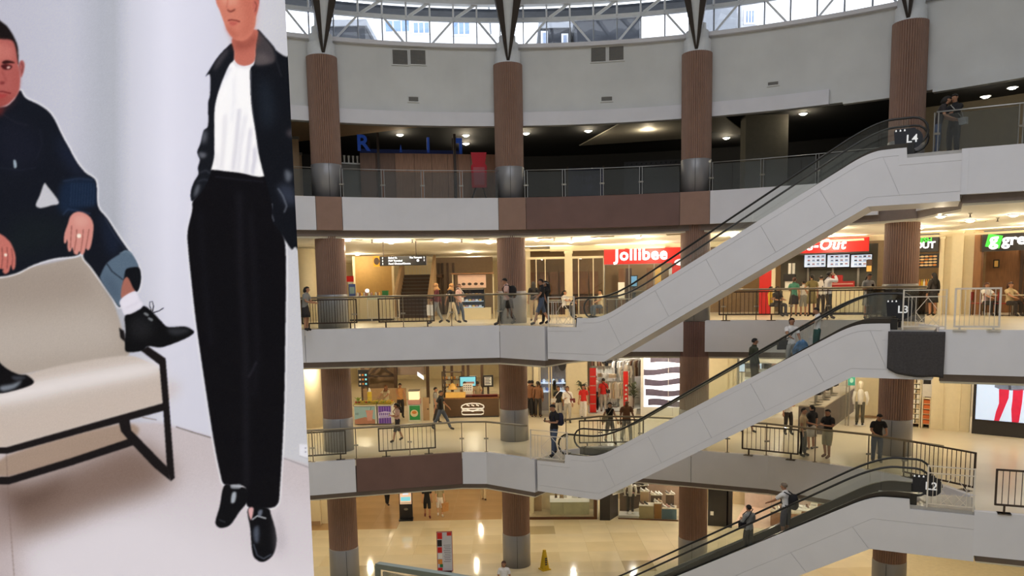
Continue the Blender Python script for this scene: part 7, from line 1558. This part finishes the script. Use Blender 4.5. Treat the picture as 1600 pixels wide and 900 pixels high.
def fill(p, col, soft=0.6, alpha=1.0, curve=True, clip=None):
    q = smooth_poly(p) if curve else np.array(p, float)
    m = int(3*soft)+3
    x0 = int(max(0, q[:,0].min()-PX0-m)); x1 = int(min(PW_, q[:,0].max()-PX0+m+1)); y0 = int(max(0, q[:,1].min()-PY0-m)); y1 = int(min(PH_, q[:,1].max()-PY0+m+1))
    if x1 <= x0 or y1 <= y0: return None
    sub = np.zeros((y1-y0, x1-x0))
    for ox, oy in ((-.25,-.25),(.25,-.25),(-.25,.25),(.25,.25)):
        X = GX[y0:y1, x0:x1]+ox; Y = GY[y0:y1, x0:x1]+oy; ins = np.zeros(X.shape, bool)
        for (ax, ay), (bx, by) in zip(q, np.roll(q, -1, 0)):
            if ay == by: continue
            c = ((ay > Y) != (by > Y)) & (X < (bx-ax)*(Y-ay)/(by-ay)+ax); ins ^= c
        sub += ins*0.25
    sub = blur(sub, soft)*alpha
    if clip is not None: sub = sub*clip[y0:y1, x0:x1]
    img[y0:y1, x0:x1] = img[y0:y1, x0:x1]*(1-sub[..., None]) + np.array(col)/255*sub[..., None]
def maskof(p, curve=True):
    global img
    keep = img; img = np.zeros_like(keep); fill(p, (255, 255, 255), 0.3, 1, curve); m = img[..., 0].copy(); img = keep; return m
def line(pts, w_, col, soft=0.5, alpha=1.0, clip=None):
    p = np.array(pts, float); d = np.gradient(p, axis=0); n_ = np.stack([-d[:,1], d[:,0]], 1); n_ /= np.linalg.norm(n_, axis=1)[:, None]+1e-9
    fill(np.vstack([p+n_*w_/2, (p-n_*w_/2)[::-1]]), col, soft, alpha, False, clip)
# wall
cx_ = [-150, 0, 110, 158, 178, 205, 260, 330, 400, 445, 520]; cc = np.array([(178,178,194),(188,188,205),(194,195,211),(178,181,195),(178,181,194),(205,206,222),(224,224,242),(214,214,232),(206,205,217),(198,198,207),(196,196,204)])
for k in range(3): img[..., k] = np.interp(GX, cx_, cc[:, k])/255
img *= (1-0.10*np.clip((GY-250)/400, 0, 1)*np.exp(-((GX-150)/160)**2))[..., None]
# floor
fill([(-150,690),(150,662),(250,660),(275,667),(330,683),(445,716),(520,738),(520,1010),(-150,1010)], (196,186,192), 2.5, 1, False)
fill([(-150,800),(100,790),(300,760),(520,800),(520,1010),(-150,1010)], (212,206,216), 26, 0.8)
fill([(60,850),(200,800),(420,880),(520,900),(520,1010),(40,1010)], (224,219,230), 22, 0.6)
line([(275,667),(300,675),(330,684)], 1.6, (110,98,96), 0.6); line([(222,652),(245,656)], 1.2, (120,104,98), 0.6); line([(443,716),(460,722),(484,731)], 1.5, (150,142,150), 0.6)
fill([(-60,745),(40,752),(150,712),(215,690),(270,750),(150,800),(40,840),(-60,850)], (112,90,80), 16, 0.85)
fill([(-60,760),(30,770),(110,745),(60,790),(-60,820)], (84,64,56), 12, 0.7)
fill([(-150,800),(10,770),(25,1010),(-150,1010)], (176,160,162), 14, 0.6)
fill([(10,712),(190,662),(200,690),(14,745)], (158,136,122), 2, 0.95)
line([(6,620),(12,760),(22,900),(24,1010)], 1.2, (120,100,95), 0.6, 0.7)
# bench: back, seat, frame
fill([(-150,436),(40,418),(130,400),(142,405),(165,440),(192,520),(192,562),(60,580),(-150,606)], (170,158,150), 1.2)
fill([(-150,440),(40,420),(120,410),(150,450),(100,470),(-150,480)], (150,136,128), 14, 0.6)
fill([(-150,520),(60,500),(160,490),(180,540),(60,560),(-150,580)], (186,176,170), 14, 0.7)
fill([(-150,600),(0,592),(100,570),(190,556),(225,562),(250,578),(254,600),(257,630),(130,665),(10,699),(-150,702)], (196,184,178), 1.2)
fill([(-150,618),(0,606),(120,584),(235,566),(248,582),(120,608),(0,632),(-150,640)], (232,226,230), 7, 0.85)
fill([(-150,660),(20,650),(250,595),(256,628),(10,696),(-150,700)], (196,180,172), 8, 0.55)
for p in ([(-150,702),(10,699),(130,665),(258,629),(259,641),(130,676),(12,709),(-150,711)], [(-150,748),(14,745),(110,716),(206,684),(208,696),(110,728),(14,757),(-150,757)], [(231,541),(259,560),(264,625),(273,747),(267,752),(261,735),(255,640),(249,570),(220,548)], [(185,657),(202,653),(205,672),(240,708),(262,730),(266,751),(240,730),(206,694),(189,674)], [(186,512),(194,517),(196,535),(188,528)]):
    fill(p, (26,22,24), 0.7, 1, False)
def halo(p, a=0.75): q = smooth_poly(p); line(np.vstack([q, q[:1]]), 5.0, (240,240,250), 0.9, a)
# seated figure: dark denim as one silhouette
dn = (19,22,32)
body = [(-150,180),(-60,165),(0,168),(20,158),(31,141),(40,153),(60,163),(76,174),(86,188),(94,205),(100,217),(109,233),(113,241),(122,256),(134,270),(146,278),(151,288),(153,322),(168,342),(186,370),(200,390),(212,408),(219,424),(220,440),(214,456),(200,452),(188,480),(176,465),(157,438),(142,417),(131,404),(129,394),(118,400),(84,404),(52,414),(22,428),(-20,434),(-150,440)]
halo(body); fill(body, dn, 0.8)
bm_ = maskof(body)
fill([(100,284),(140,279),(151,288),(153,318),(130,326),(98,334),(92,318)], (24,38,62), 4, 0.9, clip=bm_)
for k in range(9): line([(112+k*4.4,286),(111+k*4.4,304),(110+k*4.4,322)], 1.0, (44,66,98), 0.7, 0.6, bm_)
line([(98,283),(122,279),(146,281)], 2.2, (44,58,84), 1.0, 0.7, bm_); line([(98,336),(106,327),(120,329),(142,334)], 2.0, (46,62,92), 0.9, 0.8, bm_)
fill([(92,210),(110,236),(132,268),(120,272),(96,240)], (30,38,62), 8, 0.8, clip=bm_); fill([(0,190),(50,205),(60,250),(0,260)], (26,28,42), 12, 0.7, clip=bm_)
line([(0,176),(25,192),(46,196)], 1.5, (44,44,56), 1, 0.6, bm_); line([(56,250),(66,225),(62,200)], 1.2, (40,42,58), 1, 0.5, bm_); line([(0,262),(30,266),(55,262)], 1.2, (44,48,66), 1, 0.5, bm_)
fill([(21,250),(25,252),(26,261),(22,262)], (150,165,180), 0.7); fill([(155,330),(170,350),(190,380),(172,400),(160,360)], (26,34,54), 6, 0.8, clip=bm_); line([(163,340),(178,366),(196,390)], 1.2, (64,74,98), 0.8, 0.6, bm_)
fill([(20,345),(95,340),(110,370),(60,395),(10,400)], (24,30,34), 14, 0.7, clip=bm_)
fill([(69,287),(74,291),(92,316),(80,321),(63,325),(56,320),(62,306)], (196,196,206), 0.8)
# turn-up, ankle, sock, boot
fill([(187,397),(196,391),(206,396),(216,417),(198,420),(193,438),(191,460),(187,479),(176,465),(158,438),(158,428),(168,410)], (88,106,126), 0.8, 1); line([(167,412),(175,424),(192,437)], 1.6, (28,34,46), 0.6); fill([(160,430),(180,440),(186,470),(172,458)], (70,84,104), 5, 0.6)
line([(187,396),(197,392),(207,397)], 2, (120,140,158), 0.8, 0.7)
fill([(197,421),(217,418),(220,438),(214,456),(207,448),(199,434)], (16,18,24), 0.7); fill([(192,441),(199,433),(207,448),(211,457),(200,462),(189,465)], (164,104,92), 0.7)
fill([(187,472),(194,463),(211,455),(217,466),(223,477),(212,486),(197,493),(191,484)], (226,222,238), 0.8); line([(196,482),(208,476),(220,470)], 2, (196,192,210), 1.2, 0.7)
fill([(195,494),(206,490),(219,483),(226,478),(240,489),(254,504),(264,511),(288,510),(300,515),(303,520),(292,528),(268,538),(250,543),(231,541),(222,548),(198,550),(195,536),(196,515)], (14,14,17), 0.7)
fill([(205,500),(225,495),(240,515),(225,530),(205,525)], (38,38,42), 7, 0.7); fill([(262,514),(290,513),(296,518),(272,524)], (52,54,60), 2.5, 0.8); fill([(226,488),(232,491),(231,494),(225,491)], (120,124,130), 0.7); fill([(233,496),(239,499),(237,502),(231,498)], (120,124,130), 0.7)
line([(238,489),(234,478),(234,472),(238,471),(240,478),(238,489)], 1.5, (22,22,26), 0.4); line([(238,489),(248,486),(256,481)], 1.5, (22,22,26), 0.4)
fill([(-150,520),(-20,545),(0,567),(14,578),(30,585),(42,586),(53,596),(46,603),(20,611),(-10,616),(-150,630)], (16,15,18), 0.8); fill([(0,604),(20,600),(34,594),(24,606),(4,611)], (150,160,175), 2, 0.8); fill([(18,588),(34,588),(40,591),(24,594)], (64,68,78), 1.5, 0.8)
# head of the seated figure
fill([(-58,20),(-30,8),(0,32),(12,42),(22,58),(28,74),(29,96),(31,112),(27,100),(-50,110),(-64,70)], (24,18,20), 0.9)
fill([(-52,64),(-20,58),(0,61),(18,63),(24,74),(28,98),(31,112),(31,134),(28,146),(20,156),(8,165),(-12,168),(-32,160),(-46,138),(-52,100)], (172,92,88), 1.0)
fill([(-30,66),(0,66),(18,72),(22,92),(0,96),(-30,96)], (198,120,112), 5, 0.7); fill([(-20,135),(0,150),(20,146),(14,162),(-10,168),(-30,158)], (150,66,62), 6, 0.75); fill([(22,110),(30,112),(30,136),(20,150)], (166,84,80), 3, 0.6)
fill([(30,100),(34,94),(38,98),(38,108),(35,118),(32,120)], (168,92,90), 0.8); line([(33,98),(36,104),(34,114)], 1.2, (110,52,54), 0.8)
fill([(3,97),(10,94),(20,96),(23,99),(16,99),(6,100)], (54,22,24), 0.7); fill([(2,102),(10,100),(19,103),(16,108),(8,109),(3,106)], (74,26,30), 0.8); fill([(11,104),(16,104),(15,107),(11,107)], (206,160,156), 0.6); fill([(-26,98),(-10,95),(-4,98),(-14,100),(-26,102)], (54,22,24), 0.8); fill([(-24,103),(-12,101),(-6,105),(-14,109)], (74,26,30), 0.9)
line([(3,110),(8,122),(10,127)], 2, (150,70,68), 1.2, 0.7); fill([(0,128),(6,127),(7,131),(1,132)], (120,46,48), 1.0, 0.8); line([(-10,144),(4,143),(17,146)], 1.8, (112,32,38), 0.6); fill([(-6,146),(4,147),(12,148),(4,153),(-4,152)], (166,60,62), 1.2, 0.8)
fill([(-30,168),(-8,169),(6,167),(2,180),(-20,182)], (100,40,40), 3, 0.8)
# hands
hand = [(115,333),(124,331),(134,334),(142,341),(146,352),(145,368),(142,384),(138,391),(134,388),(132,394),(128,398),(124,393),(121,398),(116,396),(113,387),(110,393),(106,390),(105,374),(103,380),(100,378),(101,364),(106,350),(109,340)]
fill(hand, (206,140,132), 0.7); hm_ = maskof(hand)
for p in ([(112,352),(111,368),(110,388)], [(120,358),(119,374),(116,392)], [(130,358),(129,374),(126,394)], [(139,358),(137,372),(134,388)]): line(p, 1.3, (130,66,64), 0.6, 0.8, hm_)
fill([(116,338),(132,338),(138,350),(120,354)], (226,166,156), 4, 0.7, clip=hm_); fill([(121,366),(126,366),(126,371),(121,371)], (252,240,225), 0.7)
hand2 = [(-60,350),(-10,362),(3,367),(12,374),(18,382),(24,398),(24,416),(20,422),(17,414),(14,424),(8,428),(4,424),(0,420),(-60,424)]; fill(hand2, (192,112,104), 0.8); h2 = maskof(hand2)
for p in ([(3,386),(4,404),(2,420)], [(11,386),(12,404),(11,420)], [(18,388),(20,404),(18,418)]): line(p, 1.3, (120,56,54), 0.7, 0.8, h2)
fill([(7,396),(11,397),(10,401),(7,400)], (250,225,210), 0.6)
# standing figure: trousers
tr = [(329,266),(350,267),(413,275),(430,298),(428,325),(440,362),(446,384),(447,440),(446,520),(444,640),(438,756),(433,789),(412,794),(386,791),(384,762),(360,758),(349,756),(344,740),(334,690),(320,600),(307,510),(299,440),(294,390),(293,362),(300,330),(301,315),(312,300)]
halo(tr); fill(tr, (14,13,18), 0.8); tm = maskof(tr)
line([(374,300),(376,420),(384,560),(385,760)], 7, (30,29,36), 4, 0.8, tm); line([(392,330),(397,420),(402,560),(396,620)], 5, (26,25,32), 4, 0.8, tm); line([(312,330),(318,420),(330,540)], 5, (26,26,34), 4, 0.6, tm); line([(336,276),(370,280),(412,284)], 2, (36,36,46), 1, 0.7, tm); line([(388,590),(396,576),(401,565)], 2.5, (52,50,60), 1.4, 0.7, tm)
# shirt
sh = [(358,101),(365,93),(370,100),(378,104),(390,102),(397,97),(392,108),(391,135),(394,170),(400,205),(406,240),(413,275),(372,269),(348,266),(328,264),(331,254),(335,240),(334,178),(338,152),(346,128)]
fill(sh, (250,249,254), 0.7); sm_ = maskof(sh)
for p, c, w_ in (([(352,180),(350,220),(346,264)], (224,222,232), 6), ([(374,170),(370,215),(364,266)], (206,205,220), 6), ([(384,180),(376,225),(372,268)], (222,221,234), 5), ([(392,200),(388,235),(384,270)], (204,203,220), 5), ([(398,230),(398,250),(394,272)], (196,195,214), 6), ([(338,240),(340,255),(342,265)], (226,224,232), 4), ([(340,140),(350,120),(360,106)], (214,216,232), 6), ([(366,120),(366,150),(362,190)], (234,234,244), 5)): line(p, w_, c, 2.0, 0.75, sm_)
line([(364,97),(372,105),(384,107),(394,103)], 1.6, (206,204,216), 0.8, 0.8)
# jacket
jl = [(364,68),(352,76),(338,92),(328,108),(321,120),(328,117),(328,148),(325,162),(325,196),(318,204),(313,224),(308,238),(312,250),(309,262),(310,272),(303,284),(298,300),(299,314),(306,310),(316,298),(325,282),(330,265),(335,240),(335,178),(339,152),(347,127),(358,102),(366,92)]
fill(jl, (22,24,31), 0.7); jm = maskof(jl)
fill([(338,95),(350,79),(358,78),(350,92),(340,106),(334,110)], (70,66,72), 2.5, 0.8, clip=jm); fill([(316,206),(323,206),(322,220),(315,224)], (120,122,134), 3, 0.7, clip=jm); fill([(311,238),(322,240),(320,246),(312,246)], (128,130,142), 2, 0.7, clip=jm); fill([(306,292),(312,288),(310,300),(303,308)], (120,124,136), 2, 0.7, clip=jm); line([(312,270),(322,266),(330,272)], 2, (70,74,86), 1.2, 0.7, jm); line([(308,284),(318,280),(326,282)], 2, (64,68,80), 1.2, 0.7, jm)
jr = [(401,47),(414,57),(428,73),(432,79),(448,89),(475,95),(485,390),(462,386),(456,390),(447,378),(440,366),(426,346),(425,322),(416,284),(412,273),(404,240),(399,205),(393,166),(391,130),(391,108),(397,100),(399,86)]
fill(jr, (17,19,26), 0.7); jm2 = maskof(jr)
fill([(401,49),(413,58),(426,75),(430,94),(420,100),(398,101),(399,86)], (72,66,70), 1.5, 0.9, clip=jm2); fill([(402,84),(414,84),(424,96),(400,100)], (108,98,100), 4, 0.6, clip=jm2); line([(430,76),(432,95),(440,120)], 2, (40,40,48), 1, 0.8, jm2); line([(392,110),(392,150),(397,190),(404,235)], 1.6, (86,88,98), 0.7, 0.8, jm2)
fill([(405,130),(418,128),(428,180),(412,200)], (34,42,54), 9, 0.8, clip=jm2); fill([(434,292),(450,288),(462,300),(462,318),(446,318)], (52,58,74), 5, 0.85, clip=jm2); fill([(446,265),(456,272),(452,284),(446,280)], (110,116,128), 2.5, 0.8, clip=jm2); line([(434,294),(442,306),(448,322),(444,332)], 2, (120,126,140), 1, 0.8, jm2); line([(425,318),(424,334),(428,346)], 1.8, (104,108,120), 0.8, 0.8, jm2); fill([(448,205),(456,202),(458,214),(450,212)], (90,80,84), 3, 0.7, clip=jm2)
# head of the standing figure
fill([(364,58),(366,80),(367,95),(376,102),(388,102),(398,94),(400,70),(401,46)], (190,108,94), 0.8); fill([(366,60),(384,66),(398,50),(399,70),(370,78)], (142,70,60), 5, 0.8)
fill([(334,-20),(332,-60),(350,-84),(380,-86),(402,-68),(406,-30),(404,4),(399,10),(396,-6),(392,-30),(340,-34)], (40,26,24), 1.0)
fill([(337,-36),(392,-34),(398,-10),(401,10),(400,28),(398,42),(392,55),(382,63),(370,63),(361,57),(354,46),(349,33),(343,16),(337,0)], (204,124,106), 0.8)
fill([(376,-10),(392,-6),(398,20),(394,46),(382,58),(372,56),(384,30)], (186,100,84), 6, 0.7); fill([(352,40),(364,46),(372,56),(364,60),(356,50)], (176,90,76), 3.5, 0.6); fill([(345,-10),(360,-14),(372,0),(366,8),(350,6)], (232,166,146), 4, 0.6)
fill([(395,2),(402,-6),(405,2),(403,16),(399,25),(396,16)], (190,104,92), 0.8); line([(398,2),(401,8),(399,18)], 1.2, (120,56,50), 0.7)
fill([(340,-16),(352,-20),(356,-17),(344,-13)], (60,30,28), 0.9); fill([(366,-18),(384,-18),(388,-14),(370,-14)], (60,30,28), 0.9); fill([(343,-9),(353,-10),(350,-5)], (70,34,32), 0.8); fill([(369,-9),(382,-9),(376,-5)], (70,34,32), 0.8)
line([(357,-6),(355,6),(354,13)], 2, (180,98,84), 1.2, 0.7); fill([(355,14),(360,17),(367,14),(366,17),(360,19),(356,17)], (110,46,40), 0.8); line([(356,32),(362,31),(369,32),(375,34)], 1.8, (112,36,36), 0.6); fill([(358,34),(366,34),(372,35),(366,40),(360,39)], (184,86,80), 1.2, 0.8)
# shoes
fill([(350,759),(366,760),(386,764),(386,784),(374,800),(360,820),(346,825),(338,821),(337,812),(343,792)], (16,16,20), 0.7); fill([(388,794),(418,794),(424,806),(431,830),(432,850),(426,868),(412,878),(400,874),(394,862),(391,826)], (16,16,20), 0.7)
fill([(388,795),(396,794),(393,812),(390,808)], (214,168,172), 0.8); fill([(363,770),(369,770),(367,784),(361,785)], (180,188,200), 1.0, 0.9); fill([(361,758),(376,757),(375,763),(362,763)], (170,175,186), 0.8, 0.8); line([(394,812),(402,806),(416,810)], 2, (200,205,214), 0.6, 0.9); fill([(396,828),(404,822),(404,846),(398,846)], (90,98,116), 2, 0.8); line([(396,850),(402,868),(412,873),(424,866)], 1.5, (110,120,140), 0.8, 0.8); fill([(404,798),(410,797),(408,806),(403,806)], (120,128,146), 1, 0.8); line([(342,812),(352,816)], 1.2, (90,94,104), 0.8, 0.8)
fill([(432,800),(440,810),(446,850),(434,868)], (176,168,178), 6, 0.6)
# wall socket, sheet grain
fill([(468,694),(492,696),(492,718),(468,712)], (226,226,238), 0.8, 1, False); line([(468,712),(480,716),(492,719)], 1.2, (170,168,178), 0.6)
for yy in (700, 706): line([(476,yy),(479,yy+0.4)], 1.6, (120,118,128), 0.5)
rn = np.random.default_rng(4); img += rn.normal(0, 0.008, img.shape[:2])[..., None]; img = np.clip(img, 0, 1)
lin = srgb_lin(img)
YP = 7.0; XR = 0.5*(on_y(445.5, 0, YP).x+on_y(490.5, 900, YP).x); XL = on_y(-90, 450, YP).x; ZB = on_y(250, 985, YP).z; ZT = on_y(250, -80, YP).z
NXp = int((XR-XL)/0.0072); NZp = int((ZT-ZB)/0.0072)
X, Z = np.meshgrid(np.linspace(XL, XR, NXp+1), np.linspace(ZB, ZT, NZp+1))
V3 = np.stack([X-0, np.full(X.shape, YP), Z-CAM.z], -1)
zc = V3@np.array(F_); px_ = CX + FPX*(V3@np.array(cam_right))/zc; py_ = CY - FPX*(V3@np.array(cam_up))/zc
u = np.clip(px_-PX0-0.5, 0, PW_-1.001); v = np.clip(py_-PY0-0.5, 0, PH_-1.001); iu = u.astype(int); iv = v.astype(int); fu = (u-iu)[..., None]; fv = (v-iv)[..., None]
colr = (lin[iv, iu]*(1-fu)+lin[iv, iu+1]*fu)*(1-fv)+(lin[iv+1, iu]*(1-fu)+lin[iv+1, iu+1]*fu)*fv
me = bpy.data.meshes.new('printed_sheet'); nvx = NXp+1; nv = nvx*(NZp+1); nf = NXp*NZp
cz0 = (ZB)
co = np.stack([X, np.full(X.shape, 0.0), Z-ZB], -1).reshape(-1, 3)
me.vertices.add(nv); me.vertices.foreach_set('co', co.astype(np.float32).ravel())
ii, jj = np.meshgrid(np.arange(NXp), np.arange(NZp)); a = (jj*nvx+ii).ravel(); quads = np.stack([a, a+1, a+1+nvx, a+nvx], 1).astype(np.int32)
me.loops.add(nf*4); me.loops.foreach_set('vertex_index', quads.ravel()); me.polygons.add(nf); me.polygons.foreach_set('loop_start', np.arange(0, nf*4, 4, dtype=np.int32))
me.update(calc_edges=True)
at_ = me.color_attributes.new('print', 'FLOAT_COLOR', 'POINT'); rgba = np.ones((nv, 4), np.float32); rgba[:, :3] = colr.reshape(-1, 3); at_.data.foreach_set('color', rgba.ravel())
pm = bpy.data.materials.new('poster_print'); pm.use_nodes = True; N = pm.node_tree.nodes; bs = N['Principled BSDF']; an = N.new('ShaderNodeVertexColor'); an.layer_name = 'print'
pm.node_tree.links.new(an.outputs['Color'], bs.inputs['Base Color']); pm.node_tree.links.new(an.outputs['Color'], bs.inputs['Emission Color']); bs.inputs['Emission Strength'].default_value = 0.62; bs.inputs['Roughness'].default_value = 0.7; bs.inputs['Specular IOR Level'].default_value = 0.1  # emission added to lift the whole print's brightness
me.materials.append(pm)
t = thing('hanging_poster', 'huge hanging fashion poster with added glow, of a seated and a standing man in dark clothes', 'poster', (0, YP, ZB))
obj('printed_sheet', me, t)
part('backing_box', MB().box(XL+0.05, XR-0.05, 0.004, 0.06, 0.03, ZT-ZB-0.03), M('backing_side', S(150, 148, 160), 0.6), t)
for xx in (XL+0.3, XR-0.35): part('hanging_cable', MB().bar((xx, 0.03, ZT-ZB-0.03), (xx, 0.03, 23.2-ZB), 0.02), m_bar, t)
